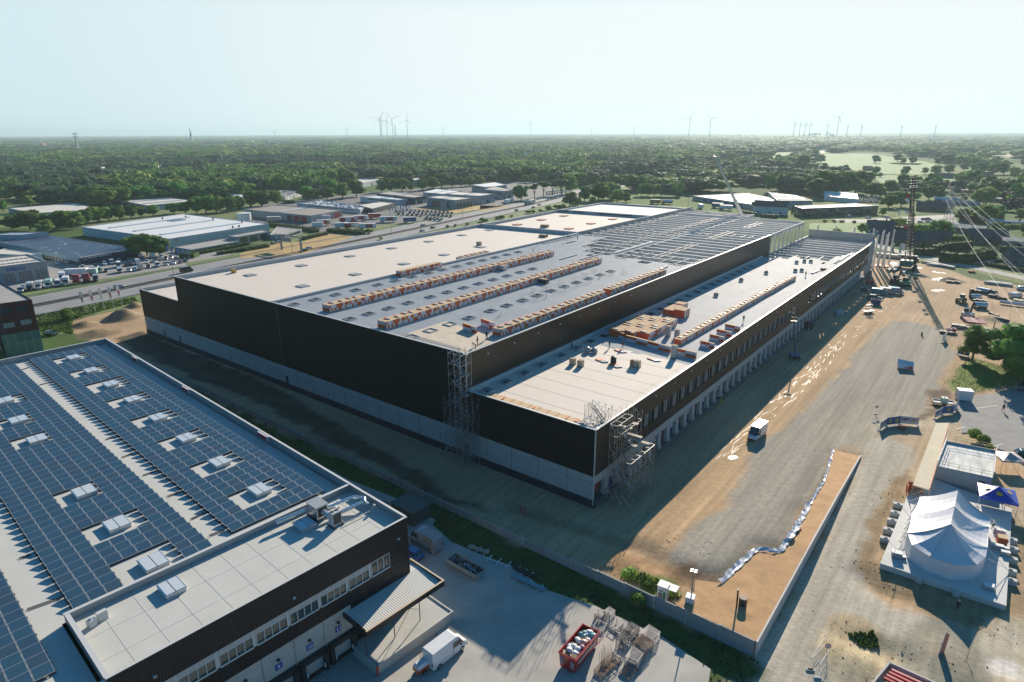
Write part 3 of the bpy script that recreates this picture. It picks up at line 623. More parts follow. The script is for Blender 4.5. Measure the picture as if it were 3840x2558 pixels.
for a,b_ in strips_:
 n=12
 for i in range(n):
  x0_=a+(b_-a)*i/n;x1_=a+(b_-a)*(i+1)/n;e=39.6-.4*(i%3)+(.8 if i%4==0 else 0)if b_>-1 else 42
  mb.quad((x0_,.3,13.98),(x1_,.3,13.98),(x1_,e,13.98),(x0_,e,13.98))
ys=[.3]+[v for x,y in hx for v in(y-1.1,y+1.1)]+[42]
for a,b_ in zip(ys[::2],ys[1::2]):mb.quad((-26.3,a,13.98),(-24.3,a,13.98),(-24.3,b_,13.98),(-26.3,b_,13.98))
wb(mb,'roof_membrane',memb)
mb=MB()
for i in range(7):mb.box(-24+.0,-.6,4.8+i*4.9,4.83+i*4.9,13.985,14.0)
mb.box(-.3-1.6,-.3-1.57,.5,39,13.985,14.0);wb(mb,'membrane_seam',mat('seam',(.50,.46,.40),.8))
mb=MB();mb.quad((-46.5,.5,21.2),(-29,.5,21.2),(-29,11.5,21.2),(-46.5,14.5,21.2));wb(mb,'underlay_sheet',mat('tan_underlay',(.50,.43,.33),.8,var=.12,scale=.5))
mb=MB();mb.quad((-47,.45,21.23),(-31,.45,21.23),(-31,2.6,21.23),(-47,3.2,21.23));wb(mb,'underlay_sheet',mat('grey_underlay',(.19,.19,.19),.8))
def curb(x,y,z,w=2.0,l=2.1,h=.34,m=curbm,grate=False):
 mb=MB();t=.13
 mb.box(x-w/2-t,x+w/2+t,y-l/2-t,y-l/2,z-.5,z+h);mb.box(x-w/2-t,x+w/2+t,y+l/2,y+l/2+t,z-.5,z+h);mb.box(x-w/2-t,x-w/2,y-l/2,y+l/2,z-.5,z+h);mb.box(x+w/2,x+w/2+t,y-l/2,y+l/2,z-.5,z+h)
 if grate:
  for i in range(6):mb.box(x-w/2+i*w/6+.1,x-w/2+i*w/6+.2,y-l/2,y+l/2,z+.1,z+.16,1)
  mb.box(x-w/2,x+w/2,y-.05,y+.05,z+.1,z+.17,1)
 wb(mb,'skylight_curb',[m,dark])
for x,y in sk1+sk2+sk3:
 if y>1.6:curb(x,y,21.05)
for x,y in wsk:curb(x,y,13.95 if y<42 else 13.8,grate=y>38,h=.3 if y<42 else.1)
# bare structure: concrete purlins across, ladders of steel between them, girder and columns
yk=6.1*16
while yk<246:
 if yk<228 or True:
  xr=-56.4 if yk>228 else-28
  x_l=-89.9
  if yk<245:mb=MB();mb.box(x_l,xr,yk-.36,yk+.36,19.75,20.95);wb(mb,'roof_beam',beamm)
 yk+=6.1
yk=6.1*27
while yk<237:
 mb=MB();mb.box(-27.6,-.4,yk-.3,yk+.3,12.6,13.7);wb(mb,'roof_beam',beamm);yk+=6.1
mb=MB();mb.box(-56.35,-55.95,96,246,19.1,20.96);wb(mb,'girder',beamm)
mb=MB();mb.box(-90,-56,226.5,227,20.9,21.5);mb.bar((-90,246,21.3),(-56,227.4,21.3),.4,.5);mb.bar((-56,228.4,21.3),(-27.8,225.6,21.3),.4,.6);mb.box(-28,-27.6,178.5,226,21.0,21.6);wb(mb,'edge_beam',beamm)
for lx,y0_,y1_ in((-85,138,226),(-65,113,221),(-43.7,110,143.5),(-44.2,157,181),(-43.5,196,215)):
 mb=MB();mb.box(lx-1.15,lx-1.0,y0_,y1_,20.97,21.15);mb.box(lx+1.0,lx+1.15,y0_,y1_,20.97,21.15);yy=y0_+.5
 while yy<y1_:mb.box(lx-1.0,lx+1.0,yy,yy+.12,20.98,21.12);yy+=3.05
 wb(mb,'trimmer_frame',galv)
for(x_,y0_,y1_)in[(-80.5,150,175),(-76.5,152,172),(-72.5,150,168),(-69,146,164),(-60,150,166),(-58,152,170),(-76,116,124),(-71,108,116),(-67,106,114),(-52,104,118),(-48,104,118),(-39,104,116),(-34,103,116),(-30,106,118),(-52,166,172),(-49,166,172),(-40,168,174),(-36,168,174),(-33,168,174),(-18,176,183),(-14,178,184),(-9.5,180,187),(-4.6,184,190)]:
 zz=13.75 if x_>-27 else 20.98;mb=MB();mb.box(x_,x_+.14,y0_,y1_,zz,zz+.2);wb(mb,'deck_trimmer',galv)
for yc in range(12,27):
 for xc in(-56.1,):
  mb=MB();mb.box(xc-.3,xc+.3,yc*9.1-.3,yc*9.1+.3,0,19.2);wb(mb,'column',beamm)
for i in range(9):
 y_=179.5+i*5.8;mb=MB();mb.box(-28.1,-27.6,y_-.22,y_+.22,0,21.0);wb(mb,'column',beamm)
 mb=MB();mb.box(-27.5,-27.0,y_+1.2,y_+1.6,13.7,14.5);wb(mb,'upstand_block',whit)
mb=MB();mb.box(-28,-27.2,178.5,238,13.4,14.2);mb.box(-28,-.6,237.9,238.3,9,17.0);mb.box(-28.1,-.6,237.85,237.9,9.4,9.5,1);mb.box(-.9,-.2,226,238.2,0,14.4);wb(mb,'end_wall',[plin,MATS['joint_dark']])
mb=MB();mb.box(-29.5,-28.2,.6,178,19.9,20.4);wb(mb,'inner_gutter',beamm)
# loose deck sheets lying on the deck and the bundle by the girder
def tb(name,label,cat,mb,mats,group=None,smooth=False):
 o=mb.build(name,mats,smooth=smooth);return tag(o,label,cat,group)
for k,(x0_,y0_,l,w,a,z,lab)in enumerate([(-88.2,110,26,.9,0,21.2,'long bundle of steel roof sheets beside the concrete fire wall'),(-57.5,108,29,1.6,0,21.3,'longest bundle of ribbed steel sheets, lying over the girder between bare beams'),(-66,88,10,.7,0,21.2,'short pale bundle of deck sheets on the grey deck, nearest the middle stack row'),(-60.5,92,16,.8,0,21.2,'narrow bundle of deck sheets at the ragged deck edge'),(-33.6,89,9,.8,0,21.2,'bundle of deck sheets beyond the last stack of the edge row'),(-4.6,150,7,.9,.12,14.0,'bundle of ribbed sheets near the far edge of the lower roof'),(-2.2,180,16,1.1,0,14.0,'long pile of ribbed sheets at the far edge of the lower roof')]):
 mb=MB();n=int(w/.3)
 for j in range(n):mb.box(-w/2+j*.3,-w/2+j*.3+.2,0,l,0,.22+.08*(j%2))
 o=mb.build('sheet_bundle',steel);o.location=(x0_,y0_,z);o.rotation_euler[2]=-a;tag(o,lab,'sheet bundle')
# ---------------------------------------------------------------- insulation stacks and roofing gear
tanb=mat('insulation_board',(.60,.43,.25),.9,var=.12,scale=2.5,stretch=(1,6,1));tanb2=mat('insulation_edge',(.55,.42,.2),.9)
orng=mat('orange_pack',(.62,.11,.025),.6);wpk=mat('white_pack',(.66,.67,.70),.55);gpk=mat('grey_film',(.42,.43,.47),.4)
def stack_mesh(L,Wd,layers,lh,cell=.5,pack='checker',seed=0,side_only=True):
 rnd=random.Random(seed);mb=MB();H=layers*lh;mb.box(0,Wd,0,L,0,.12,4)
 n=max(1,int(round(L/cell)));c=L/n
 for j in range(layers):
  z0,z1=.12+j*lh,.12+(j+1)*lh-.02
  for i in range(n):
   m=1 if(i+j)%2==0 else 2
   if rnd.random()<.16:m=3-m
   if rnd.random()<.10:m=0
   y0_,y1_=i*c+.01,(i+1)*c-.01;e=rnd.uniform(-.03,.03)
   mb.quad((Wd+e,y0_,z0),(Wd+e,y1_,z0),(Wd+e,y1_,z1),(Wd+e,y0_,z1),m);mb.quad((-e,y1_,z0),(-e,y0_,z0),(-e,y0_,z1),(-e,y1_,z1),3-m if m else 1)
  ex=rnd.choice([2,1,2,3])
  mb.quad((0,0,z0),(Wd,0,z0),(Wd,0,z1),(0,0,z1),ex);mb.quad((Wd,L,z0),(0,L,z0),(0,L,z1),(Wd,L,z1),ex)
 zt=.12+H;k=int(L/.3)
 for i in range(k):d=.02*(i%2);mb.quad((0,i*L/k,zt+d),(Wd,i*L/k,zt+d),(Wd,(i+1)*L/k,zt+d),(0,(i+1)*L/k,zt+d),0)
 return mb
SM=[tanb,wpk,orng,gpk,tanb2]
def strap(mb,L,W_,zt,rnd,k=1):
 for _ in range(k):
  a=rnd.uniform(-.25,.25);y=rnd.uniform(.5,L-.4);x=W_*rnd.uniform(.3,.6);l=W_*.62
  mb.cbox((x-l*.2,y,zt+.03),(l*.45,.42,.16),a,0);mb.cbox((x+l*.24,y+a*l*.4,zt+.03),(l*.4,.36,.16),a,1)
protos={}
def stack(x,y,z,L,Wd,layers,lh,kind,label,group,straps=1,rz=0):
 key=(L,Wd,layers,lh,kind)
 if key not in protos:
  t=thing('insulation_stack',label,'insulation stack',(x,y,z),rz,group);stack_mesh(L,Wd,layers,lh,seed=kind).build('board_packs',SM,t)
  if straps:mb=MB();strap(mb,L,Wd,.12+layers*lh,random.Random(kind),straps);mb.build('loose_offcut_bundle',[orng,gpk],t)
  protos[key]=t;return t
 return dup(protos[key],(x,y,z),rz,label,group)
def row(x0,x1,y0,y1,z,Wd,layers,lh,nm,group,L=2.4,skip=(),straps=1):
 n=int((y1-y0)/L)
 for i in range(n):
  if i in skip:continue
  x=x0+(x1-x0)*i/n
  stack(x,y0+i*L,z,L-.06,Wd,layers,lh,i%4,'%s stack from the near end of %s'%(nth(i+1),nm),group,straps)
row(-75.0,-73.9,3.6,93.5,21.15,2.7,2,.76,'the long row nearest the concrete fire wall','insulation stacks in the left long row')
row(-54.6,-55.2,2.4,92,21.15,2.7,2,.76,'the middle long row on the grey deck','insulation stacks in the middle long row')
row(-32.2,-31.4,13,89,21.15,2.3,2,.70,'the long row along the tall right wall','insulation stacks along the right roof edge',skip=(17,),straps=2)
row(-89.6,-89.6,39.5,57,21.15,2.0,2,.75,'the short row against the fire wall parapet','insulation stacks against the fire wall',straps=0)
row(-93.2,-93.2,68.5,84,20.42,2.3,2,.70,'the short row on the cream membrane','insulation stacks on the cream roof',straps=1)
row(-9.6,-8.0,50.5,139,13.9,1.8,1,1.15,'the long low row on the lower roof','insulation stacks on the lower roof',straps=1)
for cx_ in range(3):
 for cy in range(5):
  x=-24.4+cx_*3.1;y=46.8+cy*3.3+(.4 if cx_==2 else 0)
  if cx_==2 and cy==0:y+=.6
  stack(x,y+cx_*.6,13.9,3.2,3.0,2,.8,4+cy%2,'%s stack back, %s column of the square board block on the lower roof'%(nth(cy+1),['left','middle','right'][cx_]),'block of insulation stacks on the lower roof',2)
for k,(x,y,l,w,h,lab)in enumerate([(-22.6,72.5,6.0,3.2,1.3,'low wide pile of tan boards behind the square block on the lower roof'),(-19.2,71.5,3.4,3.0,2.0,'taller pile of tan boards next to the low wide pile on the lower roof'),(-22.8,80,2.6,2.8,1.3,'single farthest pile of tan boards behind the square block')]):
 stack(x,y,13.9,l,w,1,h,6+k,lab,None,0)
# upright packs that stand like low walls
def wallpack(p,q_,h,lab,z,n,seed):
 rnd=random.Random(seed);p,q_=np.array(p,float),np.array(q_,float);t=thing('insulation_panel_wall',lab,'insulation panels',(p[0],p[1],z),0,'insulation panels stood on edge');mb=MB();d=(q_-p)/n;nn=np.array((-d[1],d[0]));nn=nn/np.linalg.norm(nn)*.5
 for i in range(n):
  a,b_=p+d*i,p+d*(i+1)-d*.02
  for j in range(2):
   m=1 if(i//2+j)%2 else 0;z0,z1=j*h/2,(j+1)*h/2-.02
   mb.prism([tuple(a),tuple(b_),tuple(b_+nn),tuple(a+nn)],z+z0,z+z1,m,2)
 mb.build('board_packs',[wpk,orng,tanb],t,world=True)
wallpack((-19.5,46.0),(-7.6,44.3),1.35,'longest standing wall of white and orange panels across the lower roof',13.9,8,1)
wallpack((-6.4,44.3),(-1.6,43.9),1.35,'short standing wall of white and orange panels touching the lower roof edge',13.9,4,2)
wallpack((-23.8,47.4),(-20.2,46.3),1.5,'plain white standing panels at the left end of the panel wall',13.9,2,3)
wallpack((-4.2,52.6),(-.9,52.4),1.3,'standing orange and white panels at the lower roof edge, second from the front',13.9,3,4)
wallpack((-4.4,58.6),(-.9,58.3),1.3,'standing panels at the lower roof edge, third from the front',13.9,3,5)
wallpack((-4.6,63.5),(-.9,63.2),1.3,'standing panels at the lower roof edge, fourth from the front',13.9,3,6)
wallpack((-4.6,69.0),(-.9,68.7),1.3,'standing panels at the lower roof edge, fifth and farthest from the front',13.9,3,7)
wallpack((-39.5,12.2),(-35.4,11.5),1.4,'white standing panels on the upper deck near the front corner, nearer pair',21.15,3,8)
wallpack((-38.5,16.8),(-34.2,15.8),1.5,'white standing panels on the upper deck near the front corner, farther one',21.15,3,9)
def pile(name,lab,cat,x,y,z,parts,group=None,rz=0):
 t=thing(name,lab,cat,(x,y,z),rz,group);return t
# front edge of the wing: a strip of laid boards
mb=MB()
for i in range(20):
 x=-24.2+i*.98;mb.cbox((x+.5,1.35+.05*(i%3),13.99),(.93,2.1+.15*(i%2),.16+.05*(i%2)),.02*(i%3-1),0)
 if i%7==4:mb.cbox((x,1.6,14.2),(.3,.9,.08),.3,1)
tb('insulation_boards','row of tan insulation boards laid along the front edge of the lower roof','insulation boards',mb,[tanb,orng])
mb=MB();rnd=random.Random(4)
for i in range(18):mb.cbox((-4.4+rnd.uniform(0,3.2),.8+rnd.uniform(0,1.2),14.0+rnd.uniform(0,.3)),(1.2,.25,.1),rnd.uniform(-.9,.9),rnd.choice([0,0,1,2]))
tb('offcut_heap','untidy heap of board offcuts at the front corner of the lower roof','offcuts',mb,[tanb,wpk,orng])
mb=MB()
for i in range(14):mb.cbox((-21.5+rnd.uniform(-1,1.2),33.6+rnd.uniform(-.8,.8),14.0+rnd.uniform(0,.7)),(.9,.35,.3),rnd.uniform(-2,2),rnd.choice([0,1,1,2,3]))
mb.ball((-21.9,33.2,14.6),.9,.7,.8,3,8,5,.2);mb.ball((-20.6,33.9,14.5),.8,.6,.7,1,8,5,.25)
tb('rubbish_heap','crumpled heap of film, bags and orange packs in the middle of the lower roof','rubbish',mb,[orng,gpk,wpk,mat('crumpled_film',(.45,.42,.38),.35)])
def offb(x,y,z,lab,n=4,s=1.0):
 mb=MB()
 for i in range(n):mb.cbox((x+i*.22*s,y+i*.25*s,z+.0),(1.5*s,.28,.18),-.35,0);mb.cbox((x+1.1*s+i*.22*s,y-.35+i*.25*s,z),(1.2*s,.26,.18),-.35,1)
 tb('strip_bundle',lab,'strip bundle',mb,[orng,gpk],'loose strip bundles on the lower roof')
for p,lab in[((7,1070,835),'orange and grey strip bundle right beside the crumpled heap'),((7,1190,880),'strip bundle in front of the dark upright rolls'),((7,1530,825),'strip bundle near the standing wrapped tower'),((7,1235,750),'small strip bundle at the feet of the roofer by the panels')]:
 c=g(*p,14);offb(c[0]-.8,c[1],14.0,lab)
drk=mat('dark_roll',(.045,.05,.05),.5);wood=mat('pallet_wood',(.34,.25,.15),.9,var=.15,scale=2)
def rolls(p,z,lab,n,m,r=.22,h=1.6,up=True):
 c=g(*p,z);t=thing('felt_rolls',lab,'felt rolls',(c[0],c[1],z),0);mb=MB()
 for i in range(n):
  x,y=(i%3)*.45,(i//3)*.45
  if up:mb.cyl((x,y,0),(x+.03,y,h*(.9+.1*(i%2))),r,r,8)
  else:mb.cyl((x,0,r+y*.8),(x,h,r+y*.8),r,r,8)
 mb.build('roll',m,t)
rolls((7,1160,850),14,'dark upright felt rolls standing in the middle of the lower roof',4,drk);rolls((7,1330,880),14,'one leaning brown board beside the far wrapped pallet on the lower roof',2,wood)
def crate(p,z,lab,d,m,group=None,rz=0.1,pal=True):
 c=g(*p,z);t=thing('wrapped_pallet',lab,'pallet',(c[0],c[1],z),rz,group);mb=MB();mb.cbox((0,0,.14),d,0,0);mb.cbox((0,0,.14+d[2]),(d[0]*.9,d[1]*.9,.03),0,1);mb.build('wrapped_goods',[m,wood],t)
 if pal:
  mb=MB()
  for k in range(3):mb.cbox((0,(k-1)*d[1]*.42,0),(d[0]*1.08,.12,.12))
  for k in range(5):mb.cbox(((k-2)*d[0]*.24,0,.12),(.14,d[1]*1.04,.02))
  mb.build('pallet',wood,t)
wrp=mat('brown_wrap',(.42,.36,.27),.3,var=.15,scale=3);wrp2=mat('clear_wrap',(.46,.45,.42),.18,var=.2,scale=4)
crate((7,818,862),14,'tan wrapped pallet, left one of the pair in the sun on the lower roof',(1.1,1.1,1.15),wrp);crate((7,887,880),14,'tan wrapped pallet, right one of the pair in the sun on the lower roof',(1.1,1.1,1.2),wrp)
crate((7,1387,888),14,'open tan pallet with a drooping sheet, alone on the lower roof',(1.2,1.1,1.3),wrp)
crate((7,1660,608),14,'tall shiny wrapped tower behind the panel wall, farther left of two',(1.1,1.1,2.2),wrp2);crate((7,1738,622),14,'tall shiny wrapped tower behind the panel wall, nearer right of two',(1.1,1.1,1.7),wrp2);crate((7,1712,802),14,'tall shiny wrapped tower in front of the panel wall',(1.15,1.15,2.6),wrp2)
acm=mat('grey_case',(.30,.33,.34),.5)
for k,(p,lab)in enumerate([((20,1370,1340),'small grey crate at the far deck edge, leftmost of three'),((20,1460,1328),'small grey crate at the far deck edge, middle of three'),((20,1537,1330),'small grey crate at the far deck edge, rightmost of three'),((20,1355,1440),'small grey crate beyond the long low row, left of two'),((20,1430,1435),'small grey crate beyond the long low row, right of two'),((20,1012,1465),'small grey crate with loose bits, alone on the striped lower roof'),((20,718,1550),'small grey crate standing alone left of the long low row'),((7,2083,262),'smallest grey crate on the striped roof near the board piles')]):
 crate(p,13.9,lab,(1.3,.9,.9),acm,'grey crates on the lower roof',.2,False)
crate((2,2110,1225),20.45,'round bundle of sacks on the cream roof',(1.6,1.3,1.2),wrp);crate((3,570,1065),20.45,'stack of timber pallets on the second cream roof',(3.2,2.2,1.0),wood);crate((3,560,1150),20.45,'flat stack of timber near the cross parapet',(3.0,2.4,.8),wood);crate((1,2065,1465),20.45,'small yellow machine at the front left of the cream roof',(1.4,.9,.9),mat('yellow_paint',(.62,.40,.05),.4));crate((7,775,352),21.2,'dark heap of gear on top of the edge row',(1.3,1.2,1.2),drk);crate((3,545,1555),21.2,'long black heap of rubbish beside the middle stack row',(3.6,1.5,1.0),drk);crate((3,205,1440),21.2,'pale blue wrapped pallets beside the left stack row',(1.8,2.6,1.2),wrp2)
# wire mesh guard frames standing round the open curbs
wire=mat('wire_mesh',(.45,.42,.36),.5,.6)
gf=None
for k,(x,y)in enumerate([(680,150),(800,118),(895,85),(985,50),(445,230),(700,215),(560,210),(580,265),(820,180),(920,150),(1040,110),(1130,80),(1250,55),(350,300),(455,300),(185,420),(540,200)]):
 c=g(7,x,y,21.2);lab='%s wire guard frame on the ribbed upper deck'%nth(k+1)
 if gf is None:
  gf=thing('guard_frame',lab,'guard frame',(c[0],c[1],21.15),.4,'wire guard frames on the deck');mb=MB()
  for i in range(7):mb.bar((i*.33,0,0),(i*.33,0,1.1),.025)
  for i in range(4):mb.bar((0,0,.1+i*.33),(2.0,0,.1+i*.33),.025)
  mb.build('mesh_panel',wire,gf)
 else:dup(gf,(c[0],c[1],21.15),random.uniform(-1,1.6),lab)
# scaffold towers
tube=mat('scaffold_tube',(.50,.52,.52),.35,.85);plank=mat('scaffold_plank',(.48,.42,.33),.8)
def scaffold(name,lab,x0_,x1_,y0_,y1_,cols,z1,zf,stair,bx=2.0,bz=2.0):
 t=thing(name,lab,'scaffold',(x0_,y0_,0));mb=MB();r=.035;nx=max(1,round((x1_-x0_)/bx));ny=max(1,round((y1_-y0_)/bx));X=[x0_+(x1_-x0_)*i/nx for i in range(nx+1)];Y=[y0_+(y1_-y0_)*i/ny for i in range(ny+1)]
 for x in X:
  for y in Y:mb.cyl((x,y,0),(x,y,zf(x,y)),r,r,6)
 mb.build('upright',tube,t,world=True);mb=MB();z=.4
 while z<z1:
  for x in X:
   for a,b_ in zip(Y[:-1],Y[1:]):
    if z<min(zf(x,a),zf(x,b_)):mb.bar((x,a,z),(x,b_,z),.05)
  for y in Y:
   for a,b_ in zip(X[:-1],X[1:]):
    if z<min(zf(a,y),zf(b_,y)):mb.bar((a,y,z),(b_,y,z),.05)
  z+=bz
 mb.build('ledger',tube,t,world=True);mb=MB();z=.4;k=0
 while z+bz<z1+.5:
  for a,b_ in zip(X[:-1],X[1:]):
   for y in(Y[0],Y[-1]):
    if z+bz<=min(zf(a,y),zf(b_,y))+.6:mb.bar((a if k%2 else b_,y,z),(b_ if k%2 else a,y,z+bz),.045)
  for a,b_ in zip(Y[:-1],Y[1:]):
   for x in(X[0],X[-1]):
    if z+bz<=min(zf(x,a),zf(x,b_))+.6:mb.bar((x,a if k%2 else b_,z),(x,b_ if k%2 else a,z+bz),.045)
  z+=bz;k+=1
 mb.build('brace',tube,t,world=True)
 sx0,sx1,sy,ss=stair;z=0;k=0
 while z+bz<z1+.3:
  a=(sx0 if k%2==0 else sx1,sy,z+.3);b_=(sx1 if k%2==0 else sx0,sy,z+bz+.3)
  mb=MB();mb.bar(np.array(a)+[0,-.35,0],np.array(b_)+[0,-.35,0],.05,.18);mb.bar(np.array(a)+[0,.35,0],np.array(b_)+[0,.35,0],.05,.18)
  for i in range(8):
   p=np.array(a)+(np.array(b_)-a)*(i+.5)/8;mb.box(p[0]-.12,p[0]+.12,sy-.34,sy+.34,p[2],p[2]+.03)
  mb.bar(np.array(a)+[0,.38,.9],np.array(b_)+[0,.38,.9],.04)
  mb.build('stair_flight',galv,t,world=True)
  mb=MB();e=b_[0];s=1 if e>a[0]else-1;mb.box(min(e,e+s*.8),max(e,e+s*.8),sy-.4,sy+.4,z+bz+.25,z+bz+.3);mb.build('landing',plank,t,world=True)
  z+=bz;k+=1
 return t
scaffold('scaffold_tower','tall narrow scaffold stair tower at the front corner of the main hall',-30.6,-24.6,-3.3,-.4,0,23.2,lambda x,y:23.0 if-29.2<=x<=-26.1 and y>-3.4 else(13.6 if x>-28.7 or x<-29 else 15.2),(-29.0,-26.6,-1.6,1),1.5)
s2=scaffold('scaffold_tower','broad open scaffold tower against the dock side of the lower wing',.7,4.8,3.4,12.2,0,15.5,lambda x,y:(16.2 if x<2.2 and y<9 else(14.0 if x<3.2 else 9.3)),(1.2,3.4,6.4,1),1.6)
mb=MB()
for z,x0_,x1_,y0_,y1_ in((11.6,1.0,4.6,7.0,7.7),(9.4,1.0,4.8,9.6,10.4),(13.2,.7,3.2,6.0,6.6)):mb.box(x0_,x1_,y0_,y1_,z,z+.06)
mb.build('platform',plank,s2,world=True)
s3=scaffold('scaffold_stair','light scaffold access frame standing on the front corner of the lower roof',-4.4,-.6,3.6,6.2,0,16.6,lambda x,y:16.6,(-3.4,-1.2,4.4,1),1.3)
for c in s3.children:pass
# ---------------------------------------------------------------- the finished building in front: solar roof, office block, docks
C0=np.array([-6.0,-35.6,0.0]);UA=math.atan2(.0735,-.9973)
Uv=np.array([math.cos(UA),math.sin(UA),0]);Vv=np.array([-math.sin(UA),math.cos(UA),0])
def lo(n,x,y,z):p=g(n,x,y,z)-C0;return float(p@Uv),float(p@Vv)
DC=thing('depot_building','dark depot with a roof of blue solar panels, pale office roof and numbered docks','depot',C0,UA)
ribb=mat('black_ribbed_sheet',(.018,.018,.021),.42,.2)
rf=mat('grey_roofing',(.52,.52,.48),.8,var=.05,scale=.3,detail=9);concp=mat('pale_concrete',(.46,.46,.43),.8,var=.10,scale=.5,detail=8)
ppt=mat('blue_grey_parapet',(.32,.36,.38),.45,.3);alu=mat('aluminium',(.62,.64,.65),.3,.8);glas=mat('window_glass',(.06,.09,.085),.06,spec=1.0);winf=mat('window_frame',(.62,.63,.62),.5)
def db(mb,name,m,parent=None,**k):return mb.build(name,m,parent or DC,**k)
# ribbed cladding of the office block, in real ribs
def ribs(mb,v0,v1,z0,z1,pitch=.28):
 n=max(1,int(round((v1-v0)/pitch)));p=(v1-v0)/n
 for i in range(n):
  a=v0+i*p;mb.add([(0,a,z0),(0,a+p*.5,z0),(-.05,a+p*.6,z0),(-.05,a+p*.9,z0),(0,a+p,z0),(0,a,z1),(0,a+p*.5,z1),(-.05,a+p*.6,z1),(-.05,a+p*.9,z1),(0,a+p,z1)],[(k,k+1,6+k,5+k)for k in range(4)])
mb=MB();ribs(mb,0,33.6,10.95,14.45);ribs(mb,0,2.95,8.85,10.95);ribs(mb,0,33.6,6.95,8.85);ribs(mb,5.45,9.0,1.3,6.95);ribs(mb,0,5.45,6.3,6.95);ribs(mb,0,.25,4.2,6.3);mb.box(.02,12.2,-.02,.0,6,14.45);mb.box(12.2,110.5,-.02,.1,4,13.4)
db(mb,'black_cladding',ribb)
mb=MB();mb.box(0,.25,9.0,60,0,6.95);mb.box(.02,.25,33.6,60,6.95,13.4);mb.box(.02,110.5,0,.25,0,6);mb.box(110.2,110.5,.3,80,0,14.4);mb.box(.25,110,.3,.5,6,13.3);db(mb,'concrete_wall',concp)
for v in(9.0,12.75,16.45,20.2,23.9,27.7):mb=MB();mb.box(-.015,.01,v-.03,v+.03,0,6.9);db(mb,'wall_joint',MATS['joint_grey'])
for v0,v1,nm in((3.1,5.7,3),(6.15,8.95,3),(9.4,12.65,4),(13.05,16.45,4),(16.9,20.3,4),(20.8,24.2,4),(24.7,28.1,4),(28.6,31.9,4)):
 mb=MB();mb.box(-.10,.02,v0-.06,v1+.06,8.85,9.0);mb.box(-.04,.02,v0,v1,10.87,10.95);mb.box(-.04,.02,v1,v1+.07,9,10.9);mb.box(-.04,.02,v0-.07,v0,9,10.9)
 for k in range(1,nm):a=v0+(v1-v0)*k/nm;mb.box(-.02,.08,a-.04,a+.04,9,10.9)
 w=db(mb,'window',winf);mb=MB();mb.box(.09,.12,v0,v1,9,10.9);db(mb,'pane',glas,w)
 mb=MB();mb.box(.03,.30,v1+.07,v1+.4,8.85,10.95);db(mb,'window_pier',winf)
 if v0>6:mb=MB();mb.box(.0,.07,v0,v1,10.2,10.87);db(mb,'blind',para,w)
mb=MB();mb.box(-.06,.02,.25,5.45,4.2,4.3);mb.box(-.06,.02,.25,5.45,6.2,6.3)
for k in range(7):a=.3+5.1*k/6;mb.box(-.04,.06,a-.04,a+.04,4.3,6.2)
w=db(mb,'window',winf);mb=MB();mb.box(.08,.1,.3,5.4,4.3,6.2);db(mb,'pane',glas,w)
mb=MB();mb.box(.06,.1,.2,9,1.3,4.2);db(mb,'glass_front',glas)
# parapets and roofs
mb=MB();mb.box(.05,12,.25,33.5,13.55,13.62);db(mb,'office_roof',rf)
mb=MB()
for v in np.arange(3,33,3.1):mb.box(.3,11.9,v,v+.035,13.62,13.635)
for u in(3.6,7.7):mb.box(u,u+.03,.4,33.3,13.62,13.637)
db(mb,'roofing_seam',mat('seam_grey',(.49,.485,.445),.8))
mb=MB();mb.poly([(12.4,.4,13.3),(12.4,34,13.3),(.3,34,13.3),(.3,80,13.3),(110.2,80,13.3),(110.2,.4,13.3)]);db(mb,'roof_membrane',rf)
def ppr(u0,u1,v0,v1,z0,z1):mb=MB();mb.box(u0,u1,v0,v1,z0,z1);mb.box(u0-.04,u1+.04,v0-.04,v1+.04,z1,z1+.05,1);db(mb,'parapet',[ppt,coping])
ppr(0,.22,.0,33.6,14.4,14.46);ppr(.26,110.4,0,.25,13.3,14.5);ppr(110.1,110.4,.3,80,13.3,14.5);ppr(11.9,12.25,.3,33.7,13.3,14.45);ppr(.26,11.85,33.3,33.65,13.0,14.45);ppr(0,.25,33.7,80,13.0,14.3)
# dock doors with numbers
bsg=mat('blue_sign',(.02,.09,.38),.5)
for i,(v,num)in enumerate([(10.75,'11'),(14.5,'10'),(18.3,'9'),(22.0,'8'),(25.8,'7')]):
 mb=MB();mb.box(-.62,0,v-1.75,v-1.2,.7,3.6);mb.box(-.62,0,v+1.2,v+1.75,.7,3.6);mb.box(-.62,0,v-1.75,v+1.75,3.0,3.62);mb.box(-.5,0,v-1.2,v+1.2,.7,1.1)
 d_=db(mb,'dock_shelter',mat('shelter_black',(.03,.03,.03),.8));mb=MB();mb.box(-.12,-.08,v-1.2,v+1.2,1.1,3.0);db(mb,'door_leaf',mat('door_grey',(.42,.43,.42),.6),d_)
 for s in(-1.1,1.1):mb=MB();mb.box(-.66,-.62,v+s-.05,v+s+.05,1.3,1.9);db(mb,'marker_strip',whit,d_)
 mb=MB();mb.box(-.05,0,v-.42+.15,v+.42+.15,4.35,5.1);s_=db(mb,'number_sign',bsg);mb=MB();text_mesh(mb,num,(-.055,v+.15+(.34 if len(num)>1 else.18),4.5),(0,-1,0),(0,0,1),.44,depth=.01,width=.66 if len(num)>1 else.34,bold=.02);db(mb,'number',white,s_)
 mb=MB();mb.box(-.3,0,v,v+.3,5.55,5.75);db(mb,'wall_lamp',greyd)
for v in(1.6,15.8,30):mb=MB();mb.cbox((-.15,v,12.1),(.3,.3,.18));db(mb,'floodlight',para)
